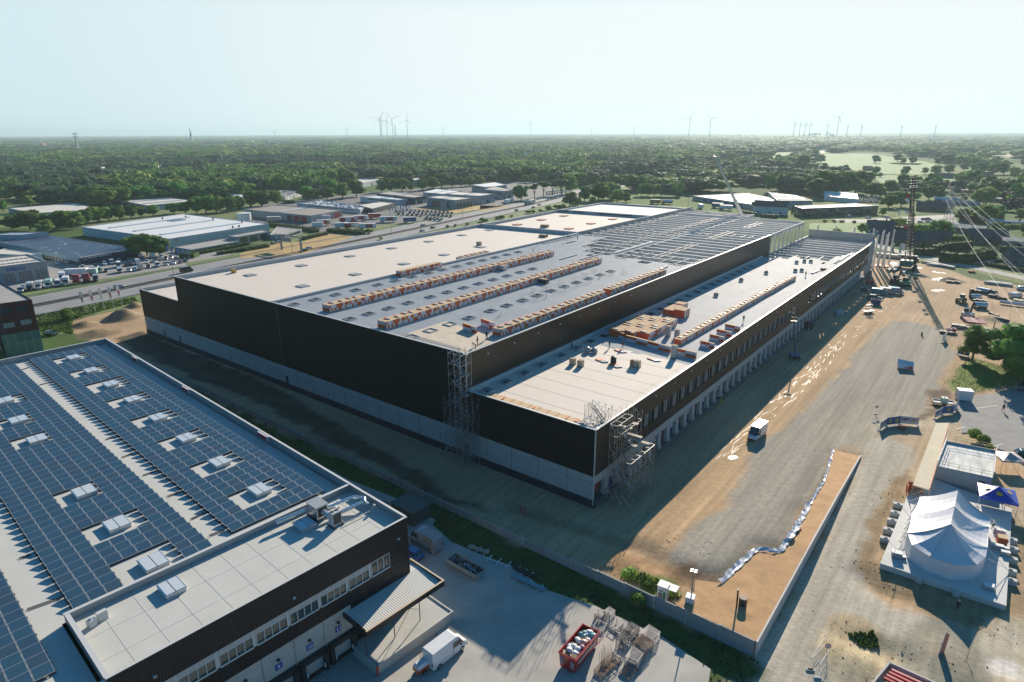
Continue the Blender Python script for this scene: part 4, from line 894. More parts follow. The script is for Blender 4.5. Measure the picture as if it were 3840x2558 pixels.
# canopy and its raised platform
mb=MB()
for i in range(40):
 v=-1.5+i*.29;mb.quad((-4.5,v,6.15),(-.0,v,6.3),(-.0,v+.24,6.3),(-4.5,v+.24,6.15),0);mb.quad((-4.5,v+.24,6.15),(0,v+.24,6.3),(0,v+.29,6.2),(-4.5,v+.29,6.05),1)
mb.quad((0,-1.5,6.3),(1.9,-1.5,6.25),(1.9,-.05,6.3),(0,-.05,6.3),0)
db(mb,'canopy_deck',[mat('pale_deck',(.66,.66,.62),.5),mat('deck_groove',(.22,.24,.25),.6)])
mb=MB();mb.box(-4.66,-4.5,-1.66,10.1,5.75,6.5);mb.box(-4.5,0,10.0,10.12,5.75,6.5);mb.box(-4.5,1.95,-1.66,-1.52,5.75,6.5);mb.box(-4.5,0,-1.5,10,5.75,5.8);mb.box(-4.7,-4.46,-1.7,10.14,6.5,6.54,1);mb.box(-4.46,1.95,-1.7,-1.48,6.5,6.54,1)
db(mb,'canopy_fascia',[ribb,mat('brass_trim',(.58,.47,.33),.5)])
for v in(9.3,5.2,1.2):mb=MB();mb.cyl((-3.0,v,1.3),(-3.0,v,5.8),.06,.06,8);db(mb,'canopy_post',greyd)
mb=MB();mb.bar((-3,5.2,1.35),(-3,1.2,5.7),.04);mb.bar((-3,5.2,5.7),(-3,1.2,3.0),.04);db(mb,'cross_tie',greyd)
mb=MB();mb.box(-4.9,0,-2.4,9.3,0,1.3);mb.box(-5.1,-4.9,-2.6,9.5,0,1.45);mb.box(-4.9,0,9.3,9.5,0,1.45);mb.box(-4.9,-.2,-2.6,-2.4,0,1.45);db(mb,'loading_platform',concp)
mb=MB();mb.box(-5.25,-5.1,9.3,9.55,0,1.5);db(mb,'corner_guard',mat('guard_red',(.50,.06,.04),.6))
# skylights
skl=[]
def skyl(p,w=2.9,l=2.1,z=13.3):
 u,v=p;mb=MB();mb.box(u-w/2,u+w/2,v-l/2,v+l/2,z,z+.42);mb.box(u-w/2-.08,u+w/2+.08,v-l/2-.08,v+l/2+.08,z+.42,z+.5,1);s=db(mb,'skylight',[coping,alu])
 mb=MB();mb.box(u-w/2+.06,u+w/2-.06,v-l/2+.06,v+l/2-.06,z+.5,z+.56);mb.box(u-w/2,u+w/2,v-.02,v+.02,z+.5,z+.58,1);db(mb,'skylight_glazing',[mat('milky_glazing',(.55,.60,.62),.18,spec=.9),greyd],s)
for q in[(5,650,800),(5,805,915),(5,975,1035),(5,1165,1170),(5,1390,1330),(5,1640,1510),(9,1345,215),(9,1590,385)]:p=lo(*q,13.7);skyl(p);skl.append(p)
for q in[(5,40,1180),(5,160,1350),(5,325,1520),(9,515,395),(9,715,595),(9,940,830)]:p=lo(*q,13.7);skyl(p,2.9,2.4);skl.append(p)
skyl(lo(9,1053,985,14.0),2.6,2.0,13.62);skyl(lo(9,1868,595,14.0),2.3,1.9,13.62)
# solar array, tilted rows facing the front
pvc=[mat('solar_blue',(.040,.095,.150),.22,spec=.5),mat('solar_navy',(.040,.088,.142),.22,spec=.5),mat('solar_teal',(.038,.100,.150),.22,spec=.5),mat('solar_grey',(.048,.090,.130),.24,spec=.5),mat('panel_frame',(.36,.40,.42),.5,.3)]  # panel blues lightened so the colour carries the reflected sky
cells=[]
def clear(u,v):
 for(su,sv)in skl:
  if-3.2<u-su<2.6 and-2.2<v-sv<4.4-(.6 if sv<30 else 0):return False
 return True
for(v0,nc,u0)in((2.75,8,14.6),(18.3,9,13.6),(36.2,24,5.6)):
 for i in range(56 if v0<30 else 50):
  u=u0+i*1.72
  if u>108:break
  for j in range(nc):
   v=v0+j*1.6
   if clear(u+.7,v+.8):cells.append((u,v))
def panel(mb,u,v,k):
 a,t=.26,.05;z0=13.55;du,dz=1.45,.30;n=4
 P_=lambda s,t_,h:(u+du*s,v+1.56*t_,z0+dz*s+h)
 mb.add([P_(0,0,0),P_(1,0,0),P_(1,1,0),P_(0,1,0),P_(0,0,.05),P_(1,0,.05),P_(1,1,.05),P_(0,1,.05)],[(0,3,2,1),(0,1,5,4),(1,2,6,5),(2,3,7,6),(3,0,4,7)],4)
 f=.03;A=[P_(0,0,.05),P_(1,0,.05),P_(1,1,.05),P_(0,1,.05)];B=[P_(f,f,.05),P_(1-f,f,.05),P_(1-f,1-f,.05),P_(f,1-f,.05)]
 mb.add(A+B,[(i,(i+1)%4,4+(i+1)%4,4+i)for i in range(4)],4);mb.add(B,[(0,1,2,3)],k)
cells.sort(key=lambda c:np.linalg.norm(C0+Uv*c[0]+Vv*c[1]+np.array([0,0,13.8])-CAM))
def visible(c):x,y=pj(C0+Uv*c[0]+Vv*c[1]+np.array([0,0,13.8]));return-60<x<3900 and-60<y<2620
cells=[c for c in cells if visible(c)]
rnd=random.Random(5);ks=[rnd.choice([0,0,0,1,1,2,3])for c in cells]
pm={}
for c,k in list(zip(cells,ks))[:100]:
 if k not in pm:mb=MB();panel(mb,0,0,k);pm[k]=db(mb,'solar_panel',pvc);pm[k].location=(c[0],c[1],0)
 else:o=pm[k].copy();COL.objects.link(o);o.parent=DC;o.location=(c[0],c[1],0)
mb=MB()
for c,k in list(zip(cells,ks))[100:]:panel(mb,c[0],c[1],k)
o=db(mb,'solar_panels',pvc);o['kind']='stuff'
mb=MB();rows_={}
for u,v in cells:rows_.setdefault((round(u,2),v<16,v<34),[]).append(v)
for(u,*_),vs in rows_.items():
 vs=sorted(vs);s=vs[0];pv_=s
 for v in vs[1:]+[1e9]:
  if v-pv_>1.7:mb.box(u-.06,u+.02,s-.1,pv_+1.7,13.4,13.5);mb.box(u+1.34,u+1.42,s-.1,pv_+1.7,13.5,13.78);s=v
  pv_=v
 for v in(vs[0],vs[-1]+1.6):mb.bar((u,v,13.45),(u+1.3,v,13.45),.1);mb.bar((u+1.3,v,13.4),(u+1.3,v,13.78),.1)
o=db(mb,'panel_rails',mat('rail_dark',(.05,.055,.06),.5,.4));o['kind']='stuff'
mb=MB()
for(n,x0_,y0_,x1_,y1_)in[(9,750,190,820,165),(9,880,300,985,265),(9,1030,430,1110,400),(9,1175,570,1260,530),(9,1290,670,1380,635),(9,650,80,700,65),(5,195,910,260,890),(5,350,1045,450,1020),(9,170,1125,380,1050),(9,120,810,190,790)]:
 for d in(0,.3):a,b_=lo(n,x0_,y0_,13.4),lo(n,x1_,y1_,13.4);mb.bar((a[0]+d,a[1],13.38),(b_[0]+d,b_[1],13.38),.07)
db(mb,'cable_tray',greyd)
# plant on the office roof
def plant(name,lab,cat,u,v,z=13.63):p=C0+Uv*u+Vv*v;return thing(name,lab,cat,(p[0],p[1],z),UA)
t=plant('air_handling_unit','large square rooftop ventilation unit with a grey lid beside the parapet','ventilation unit',9.6,6.6);mb=MB();mb.box(-1.1,1.1,-.8,.8,.25,1.9);mb.build('casing',[alu],t);mb=MB();mb.box(-1.2,1.2,-.9,.9,1.9,2.0);mb.build('lid',acm,t);mb=MB();mb.box(-1.13,-1.1,-.6,.6,.5,1.7);mb.build('grille',drk,t);mb=MB();mb.box(-1.3,1.3,-.9,-.75,0,.22);mb.box(-1.3,1.3,.75,.9,0,.22);mb.build('base_rail',greyd,t)
t=plant('air_conditioner','tall slim rooftop air conditioner with two dark fans on top','air conditioner',6.3,6.2);mb=MB();mb.box(-.5,.5,-.65,.65,.2,2.0);mb.build('casing',coping,t)
for v in(-.32,.32):mb=MB();mb.cyl((0,v,2.0),(0,v,2.05),.26,.26,12);mb.build('fan',drk,t)
mb=MB();mb.box(-.53,-.5,-.55,.55,.4,1.8);mb.build('grille',drk,t);mb=MB();mb.box(-.7,.7,-.75,-.6,0,.2);mb.box(-.7,.7,.6,.75,0,.2);mb.build('base_rail',greyd,t)
def duct(lab,pts,r,nm='duct'):
 p0=C0+Uv*pts[0][0]+Vv*pts[0][1];t=thing(nm,lab,'duct',(p0[0],p0[1],13.7),UA);mb=MB();q=[(u-pts[0][0],v-pts[0][1],z)for u,v,z in pts];mb.tube(q,r,10);mb.build('pipe',mat('bright_duct',(.72,.75,.78),.22,.9),t,smooth=False)
 mb=MB()
 for a,b_ in zip(q[:-1],q[1:]):
  for k in range(1,5):c=np.array(a)+(np.array(b_)-a)*k/5;d=(np.array(b_)-a)/np.linalg.norm(np.array(b_)-a);mb.cyl(c-d*.04,c+d*.04,r*1.08,r*1.08,10)
 mb.build('clamp',alu,t)
duct('straight silver duct lying along the parapet left of the big ventilation unit',[(10.6,7.6,.9),(10.9,11.6,.9)],.26)
duct('bent silver duct running from the ventilation unit to the far parapet, upper one',[(8.6,5.7,1.2),(8.3,2.2,1.2),(7.2,1.2,1.1),(6.6,1.6,.9)],.22)
duct('silver duct from the slim air conditioner towards the far parapet, lower one',[(6.9,5.5,.9),(6.8,1.9,.9),(6.6,1.1,.4)],.24)
duct('short silver duct linking the two rooftop units',[(8.6,6.6,1.2),(7.0,6.5,.9)],.3)
t=plant('roof_pipe','thin pale pipe with a cowl running across the office roof','pipe',5.4,5.6);mb=MB();mb.tube([(0,0,.25),(-.1,-4.2,.25),(-.1,-4.4,.6)],.06,6);mb.build('pipe',coping,t);mb=MB();mb.ball((-.1,-4.5,.75),.22,.22,.22);mb.build('cowl',coping,t)
t=plant('roof_dome','small white dome light behind the ventilation unit','roof light',9.9,4.3);mb=MB();mb.box(-.7,.7,-.6,.6,0,.25);mb.build('kerb',coping,t);mb=MB();mb.ball((0,0,.25),.66,.56,.2);mb.build('dome',whit,t,smooth=True)
t=plant('roof_fan','pair of small white rooftop fans in the near left corner of the office roof','roof fan',9.4,31.6);mb=MB();mb.cbox((0,.5,0),(.7,.7,.8),.3);mb.cyl((0,.5,.8),(0,.5,1.05),.2,.2,10);mb.build('casing',coping,t);mb=MB();mb.cbox((.2,-.5,0),(.5,.9,1.0),.1);mb.build('second_casing',coping,t)
for i,(q,lab)in enumerate([((5,1195,815),'farthest'),((5,1640,1085),'middle'),((9,1620,55),'nearest')]):
 p=lo(*q,14.1);t=plant('ballast_rack','%s rack of red and white blocks on the long roof parapet'%lab,'block rack',p[0],.45,13.9);mb=MB()
 for k in range(7):mb.box(-1.6+k*.42,-1.3+k*.42,0,.25,0,.55);mb.box(-1.6+k*.42,-1.3+k*.42,0,.25,.55,.68,1)
 mb.build('blocks',[redt,whit],t);mb=MB();mb.box(-2.1,-1.7,0,.3,0,.8);mb.build('grey_box',para,t)
# ---------------------------------------------------------------- walls round the sand strip
t=thing('boundary_wall','long grey concrete panel wall between the dark verge and the building site','wall',(-145,-13,0));WL=[(-145,-13.2),(-60,-14.6),(-25,-15.0),(32,-15.7)]
for(a,b_)in zip(WL[:-1],WL[1:]):
 n=int(np.hypot(b_[0]-a[0],b_[1]-a[1])/4.2)
 for i in range(n):
  p=np.array(a)+(np.array(b_)-a)*i/n;q_=np.array(a)+(np.array(b_)-a)*(i+.95)/n;h=1.35+max(0,min(.95,(p[0]+5)/37*.95));
  mb=MB();mb.bar((p[0],p[1],h/2-.3),(q_[0],q_[1],h/2-.3),.16,h+.6);mb.build('wall_panel',cj,t,world=True)
  mb=MB();mb.box(p[0]-.16,p[0]+.02,p[1]-.14,p[1]+.14,-.3,h+.06);mb.build('wall_post',concp,t,world=True)
t=thing('retaining_wall','pale concrete retaining wall holding the ochre sand strip above the haul road','wall',(32,-15.7,0));mb=MB()
RW=[(32.15,-15.8,2.25),(32.1,8,2.15),(31.9,28,1.3),(31.8,47.2,.25)]
for a,b_ in zip(RW[:-1],RW[1:]):mb.prism([(a[0]-.22,a[1]),(a[0],a[1]),(b_[0],b_[1]),(b_[0]-.22,b_[1])],-.6,0);mb.add([(a[0]-.22,a[1],0),(a[0],a[1],0),(b_[0],b_[1],0),(b_[0]-.22,b_[1],0),(a[0]-.22,a[1],a[2]),(a[0],a[1],a[2]),(b_[0],b_[1],b_[2]),(b_[0]-.22,b_[1],b_[2])],[(0,1,5,4),(1,2,6,5),(2,3,7,6),(3,0,4,7),(4,5,6,7)])
mb.build('wall_face',mat('new_concrete',(.50,.49,.46),.8,var=.06,scale=.6),t,world=True)
# the sand itself, level with the wall top
sandm=mat('ochre_sand',(.50,.30,.145),.95,var=.14,scale=.5,detail=10,bump=.03,bscale=3)
se=[g(11,1110,868,SANDZ),g(11,1285,890,SANDZ),g(11,1540,655,SANDZ),g(11,1690,690,SANDZ),g(11,1828,475,SANDZ),g(12,75,800,SANDZ),g(12,290,430,1.3),g(12,335,270,.35)]
def szz(y):return 2.12 if y<8 else(2.12-(y-8)/20*.9 if y<28 else 1.2-(y-28)/19*1.0)
pl=[(p[0],p[1])for p in se]+[(31.7,47.0),(31.8,28),(31.85,8),(31.9,-15.55),(21.6,-15.35),tuple(g(11,1095,1100,SANDZ)[:2])]
mb=MB();nx,ny=26,100;xs=np.linspace(18,33,nx);ysn=np.linspace(-15.6,47.2,ny)
from mathutils.geometry import tessellate_polygon
bmx=bmesh.new();vsb=[bmx.verts.new((p[0],p[1],0))for p in pl];bmx.faces.new(vsb);bmesh.ops.triangulate(bmx,faces=bmx.faces[:])
for _ in range(5):bmesh.ops.subdivide_edges(bmx,edges=[e for e in bmx.edges if e.calc_length()>1.2],cuts=1,use_grid_fill=False);bmesh.ops.triangulate(bmx,faces=[f for f in bmx.faces if len(f.verts)>3])
mp_=g(22,0,0)  # manhole mound
mh=g(11,1435,1035,SANDZ)
for v in bmx.verts:
 n_=float(fbm(np.array([v.co.x/1.5]),np.array([v.co.y/1.5]),3)[0]);d=math.hypot(v.co.x-mh[0],v.co.y-mh[1]);v.co.z=szz(v.co.y)+(n_-.5)*.12+max(0,1-abs(d-1.6)/1.0)*.25*n_
bmx.normal_update()
for f in bmx.faces:
 if f.normal.z<0:f.normal_flip()
me=bpy.data.meshes.new('sand_strip');bmx.to_mesh(me);me.materials.append(sandm)
for p in me.polygons:p.use_smooth=True
o=bpy.data.objects.new('sand_strip',me);COL.objects.link(o);o['kind']='structure'
# white foil along the gravel edge
mb=MB();rnd=random.Random(9);foil=[tuple(p)for p in se[1:]]
ed=dense([(p[0],p[1])for p in se[1:]],.7);prev=None
for i,(x,y)in enumerate(ed[:-1]):
 nx_,ny_=ed[i+1][1]-y,-(ed[i+1][0]-x);l=math.hypot(nx_,ny_)or 1;nx_,ny_=nx_/l,ny_/l
 if nx_*1+ny_*-.3<0:pass
 w0=.42 if y<20 else.25;z=szz(y)
 a=(x+nx_*w0*rnd.uniform(.4,1),y+ny_*w0*rnd.uniform(.4,1),z+.08+rnd.uniform(0,.12));b_=(x+rnd.uniform(-.12,.12),y+rnd.uniform(-.12,.12),z+.12+rnd.uniform(0,.2));c=(x-nx_*w0*rnd.uniform(.5,1.3),y-ny_*w0*rnd.uniform(.5,1.3),z+.25+rnd.uniform(.05,.3))
 if prev:mb.quad(prev[0],a,b_,prev[1]);mb.quad(prev[1],b_,c,prev[2])
 prev=(a,b_,c)
tag(mb.build('foil_sheet',mat('white_foil',(.62,.64,.66),.3)),'crumpled white foil along the edge between sand strip and gravel','foil sheet')
t=thing('manhole_ring','round concrete manhole shaft standing in the ochre sand','manhole',(mh[0],mh[1],SANDZ));mb=MB();mb.cyl((0,0,-.2),(0,0,1.0),.5,.5,20);mb.build('shaft',drk,t);mb=MB();mb.cyl((0,0,1.0),(0,0,1.12),.55,.55,20);mb.build('lid',mat('lid_tan',(.45,.36,.26),.9),t)
p=g(11,1393,1055,SANDZ);mb=MB();mb.cyl((p[0],p[1],SANDZ),(p[0]-.1,p[1]+.1,SANDZ+2.6),.11,.11,8);tag(mb.build('upright_pipe',drk),'dark pipe standing upright in the sand beside the manhole','pipe')
# ---------------------------------------------------------------- neighbouring buildings
def hx_(p,q_):return float(hgt(p[0],p[1],p[2],q_[1],q_[2]))if p[0]==q_[0]else None
def hgt2(tp,bp):
 b_=g(*bp);return float(gp(tp[0],tp[1],tp[2],b_,(fw[0],fw[1],0))[2])
def frect(mb,A,B,t0,t1,z0,z1,out=.06,mi=0):
 A,B=np.array(A[:2]),np.array(B[:2]);d=B-A;n=np.array((d[1],-d[0]))/np.linalg.norm(d)
 c=(CAM[:2]-A);n=n if n@c>0 else-n
 a,b_=A+d*t0,A+d*t1;mb.prism([tuple(a-n*.05),tuple(b_-n*.05),tuple(b_+n*out),tuple(a+n*out)],z0,z1,mi)
RINGS=[]
def bld(name,lab,L_,N_,Rr,B_=None,base=None,h=None,wall=None,roof=None,par=.35,cat='building',strips=0,pv=0,feat=(),group=None,trim=None):
 h=h or hgt2(N_,base);N0,L0,R0=g(*N_,h),g(*L_,h),g(*Rr,h);B0=g(*B_,h)if B_ else L0+R0-N0
 t=thing(name,lab,cat,(N0[0],N0[1],0),0,group);ring=[N0,R0,B0,L0];RINGS.append(ring);mb=MB();w=.3
 cen=sum(ring)/4
 inn=[p+(cen-p)/np.linalg.norm((cen-p)[:2])*w*1.5 for p in ring]
 for i in range(4):
  a,b_,c,d=ring[i],ring[(i+1)%4],inn[(i+1)%4],inn[i];mb.quad((a[0],a[1],0),(b_[0],b_[1],0),(b_[0],b_[1],h),(a[0],a[1],h));mb.quad((a[0],a[1],h),(b_[0],b_[1],h),(c[0],c[1],h),(d[0],d[1],h),1);mb.quad((d[0],d[1],h-par),(c[0],c[1],h-par),(c[0],c[1],h),(d[0],d[1],h))
 mb.build('wall',[wall,trim or coping],t,world=True)
 mb=MB();mb.poly([(p[0],p[1],h-par)for p in inn]);mb.build('roof',roof,t,world=True)
 def RP(s,q_,z):p=N0+(R0-N0)*s+(L0-N0)*q_+(B0-R0-L0+N0)*s*q_;return(p[0],p[1],z)
 for k in range(strips):
  q0=(k+.7)/(strips+.4);mb=MB();a,b_=RP(.1,q0,h-par+.15),RP(.88,q0,h-par+.15);mb.bar(a,b_,.05*np.linalg.norm((L0-N0)[:2])/max(1,strips/2),.55);mb.build('rooflight_strip',mat('rooflight',(.50,.57,.60),.3),t,world=True)
 if pv:
  nl=max(2,int(np.linalg.norm((L0-N0)[:2])/2.4));nr=max(2,int(np.linalg.norm((R0-N0)[:2])/2.2));mb=MB();rr_=random.Random(3)
  for i in range(nr):
   for j in range(nl):
    if rr_.random()<pv:
     s0,s1,q0,q1=.03+.94*i/nr,.03+.94*(i+.82)/nr,.03+.94*j/nl,.03+.94*(j+.9)/nl;z=h-par;mb.quad(RP(s0,q0,z+.12),RP(s1,q0,z+.45),RP(s1,q1,z+.45),RP(s0,q1,z+.12),0)
  o=mb.build('solar_panels',mat('dark_panel',(.07,.09,.14),.35),t,world=True)
  if o:o['kind']='stuff'
 for nm,side,t0,t1,z0,z1,m in feat:
  mb=MB();frect(mb,N0,R0 if side=='R' else L0,t0,t1,z0,z1);mb.build(nm,m,t,world=True)
 t['h']=h;return t,N0,L0,R0,h
wbl=mat('white_blue_sheet',(.50,.56,.59),.5,var=.05,scale=.3);wgr=mat('grey_sheet',(.30,.33,.34),.6,var=.08,scale=.3);wdk=mat('dark_sheet',(.06,.065,.07),.45);wdb=mat('navy_sheet',(.02,.035,.075),.4)
rcr=mat('cream_roof',(.60,.57,.50),.8,var=.08,scale=.15,detail=8);rgr=mat('gravel_roof',(.33,.32,.30),.9,var=.12,scale=.2);rwh=mat('pale_roof',(.68,.69,.68),.7,var=.05,scale=.1);brick=mat('red_brick',(.14,.030,.022),.85,var=.25,scale=3);tile=mat('dark_roof_tile',(.10,.085,.08),.8,var=.2,scale=2);tiler=mat('red_roof_tile',(.28,.11,.07),.85,var=.2,scale=2)
rdoor=mat('red_shutter',(.42,.035,.03),.5);gls2=mat('dark_glass',(.03,.055,.06),.08,spec=1.0);ggl=mat('green_glass',(.12,.28,.22),.12,spec=1.0)
# brick office with the glazed foot
t,N0,L0,R0,h=bld('brick_office','dark red brick office block with arched windows above a green glass foot',(5,0,328),(5,280,290),(5,10,140),None,h=15.4,wall=brick,roof=rgr,par=.3,trim=greyd)
for(x,y,w,hh,ar)in((45,395,.0,0,1),(198,372,0,0,1),(80,517,0,0,0),(230,488,0,0,0)):
 d=L0-N0;p=gp(5,x,y,N0,(d[1],-d[0],0));s=float(np.linalg.norm((p-N0)[:2])/np.linalg.norm(d[:2]));dl=1.25/np.linalg.norm(d[:2]);mb=MB()
 frect(mb,N0,L0,s-dl,s+dl,p[2]-.75,p[2]+.65,.04)
 if ar:frect(mb,N0,L0,s-dl*.6,s+dl*.6,p[2]+.65,p[2]+.95,.04)
 w_=mb.build('window',gls2 if ar else mat('blind_window',(.42,.42,.40),.4),t,world=True);mb=MB()
 for k in(-.33,.33):frect(mb,N0,L0,s+dl*k-.0006*20/np.linalg.norm(d[:2]),s+dl*k+.0006*20/np.linalg.norm(d[:2])*3,p[2]-.75,p[2]+.65,.07)
 mb.build('window_bar',brick,w_,world=False);w_.children[0].matrix_parent_inverse=Matrix();w_.children[0].parent=t if False else w_
 ch=w_.children[0];me_=ch.data;off=t.matrix_basis.translation
 for v in me_.vertices:v.co-=off
mb=MB();frect(mb,N0,L0,0,1.2,0,6.5,.05);mb.build('glass_foot',ggl,t,world=True)
d=(L0-N0);l=np.linalg.norm(d[:2]);mb=MB()
for k in range(10):frect(mb,N0,L0,k*1.9/l,k*1.9/l+.12/l,0,6.5,.12)
frect(mb,N0,L0,0,1.2,3.3,3.45,.12);mb.build('glazing_bars',alu,t,world=True)
mb=MB();frect(mb,N0,R0,0,1.0,0,6.5,.05);mb.build('glass_foot',ggl,t,world=True)
# truck dealer with blue letters
t,N0,L0,R0,h=bld('truck_dealer','grey truck workshop with big blue letters over three glazed roller doors',(21,0,1032),(21,812,932),(21,490,812),None,base=(21,860,1240),wall=wgr,roof=rcr,par=.5)
gd=mat('roller_door',(.05,.055,.06),.3)
for a,b_ in((.0,.27),(.34,.64),(.70,.97)):
 mb=MB();s0,s1=1-b_,1-a;frect(mb,N0,L0,s0,s1,.4,4.6,.05);D=mb.build('roller_door',gd,t,world=True);mb=MB();off=t.matrix_basis.translation
 for k in range(7):frect(mb,N0,L0,s0,s1,.45+k*.66,.57+k*.66,.09)
 for k in range(6):s=s0+(s1-s0)*k/5;frect(mb,N0,L0,s-.004,s+.004,.4,4.6,.09)
 mb.v=[(v[0]-off.x,v[1]-off.y,v[2])for v in mb.v];mb.build('door_grid',winf,D)
def fletters(t,s,A,B,s0,s1,z,hh,m,name='lettering',out=.12,bold=.03):
 """letters on the facade A-B, written from the end seen at the left"""
 A,B=np.array(A),np.array(B);d=B-A;p=A+d*s0;q_=A+d*s1;r_=(q_-p);r_[2]=0;mb=MB();n=np.array((r_[1],-r_[0],0))/np.linalg.norm(r_)
 o=np.array((p[0],p[1],z))+n*out;text_mesh(mb,s,o,r_,(0,0,1),hh,depth=.02,width=float(np.linalg.norm(r_)),bold=bold);return mb.build(name,m,t,world=True)
fletters(t,'IVECO',L0,N0,.11,.52,5.35,1.15,mat('blue_letter',(.02,.08,.45),.5),bold=.045)
mb=MB()
for k in range(9):
 for r_ in range(2):p=N0+(L0-N0)*(.08+k*.105)+(R0-N0)*(.28+.36*r_);mb.cbox((p[0],p[1],h-.3),(1.6,1.0,.12),.3)
mb.build('roof_panels',mat('dark_panel',(.07,.09,.14),.35),t,world=True)
bld('workshop_hall','low grey hall with a flat roof behind the truck workshop',(21,-300,800),(21,480,830),(21,735,800),(21,100,715),h=6.0,wall=wbl,roof=rcr)
t,N0,L0,R0,h=bld('haulier_hall','long navy fronted depot with white lettering and a roof covered in dark panels',(21,-60,592),(21,1412,880),(1,1222,1252),(21,870,478),base=(21,1430,1020),wall=wdb,roof=mat('blue_grey_roof_sheet',(.30,.34,.38),.6),par=.3,pv=.93)  # roof sheet under the panels is an even blue-grey
mb=MB();frect(mb,N0,L0,.02,.98,1.6,h-.1,.05);mb.build('blue_side_sheet',mat('pale_blue_sheet',(.30,.42,.50),.5),t,world=True);mb=MB();frect(mb,N0,L0,.12,.42,.1,1.6,.02);mb.build('loading_bay',drk,t,world=True)
for k in range(8):mb=MB();frect(mb,N0,L0,.13+k*.035,.15+k*.035,.1,1.6,.06);mb.build('dock_frame',mat('dock_cream',(.42,.38,.28),.7),t,world=True)
fletters(t,'HERMANS HERENTALS',N0,R0,.115,.50,2.9,.62,white,bold=.03)
d=(R0-N0);l=np.linalg.norm(d[:2]);mb=MB();c=N0+d*.068;nrm=np.array((d[1],-d[0],0))/l
for k in range(20):
 a0,a1=2*math.pi*k/20,2*math.pi*(k+1)/20;P_=lambda a,r:c+d/l*math.cos(a)*r+np.array([0,0,3.2-c[2]+math.sin(a)*r])+nrm*.12
 mb.quad(P_(a0,.62),P_(a1,.62),P_(a1,.76),P_(a0,.76))
mb.build('ring_logo',white,t,world=True)
t,N0,L0,R0,h=bld('blue_gable_hall','pale blue hall rising behind the roof of dark panels',(21,-250,480),(21,390,470),(21,845,420),None,h=6.4,wall=mat('pale_blue_sheet',(.30,.42,.50),.5),roof=mat('blue_grey_roof',(.35,.42,.47),.6))
t,N0,L0,R0,h=bld('white_hall','large white hall with long barrel rooflights and a small red and green sign',(1,722,1062),(1,1490,1166),(2,253,1032),(1,1620,945),base=(1,1505,1250),wall=wbl,roof=rwh,strips=3)
fletters(t,'TEC',N0,R0,.045,.075,h-1.6,.8,redt,bold=.05);fletters(t,'7',N0,R0,.077,.092,h-1.7,1.2,mat('green_print',(.03,.35,.15),.5),bold=.05)
mb=MB()
for p in[(1,1435,990),(1,1640,975),(1,1880,995),(1,2135,1022),(1,2055,1068),(1,2110,1060)]:c=g(*p,h);mb.cbox((c[0],c[1],h-.3),(.7,.7,1.3))
mb.build('roof_vents',greyd,t,world=True)
p=g(1,1560,1000,h);mb=MB();mb.cbox((p[0],p[1],h-.3),(7,10,.2),.2);mb.build('roof_panels',mat('dark_panel',(.07,.09,.14),.35),t,world=True)
bld('entrance_office','low flat concrete office along the front of the white hall',(1,1535,1238),(1,1690,1262),(1,2105,1190),(1,1980,1160),h=2.6,wall=wgr,roof=rgr,feat=[('window','R',.05,.95,.7,1.9,gls2)])
bld('glazed_entrance','glazed entrance block with pale piers at the end of the white hall',(1,2010,1140),(1,2090,1150),(2,262,1100),(2,200,1085),h=4.4,wall=wgr,roof=rgr,feat=[('window','R',.08,.30,.2,3.6,gls2),('window','R',.36,.60,.2,3.6,gls2),('window','R',.68,.9,.2,3.6,gls2)])
bld('side_office','flat roofed grey office wing right of the glazed entrance',(2,262,1130),(2,395,1125),(2,545,1078),(2,330,1055),h=3.0,wall=wgr,roof=rgr,feat=[('window','R',.1,.9,.8,2.2,gls2)])
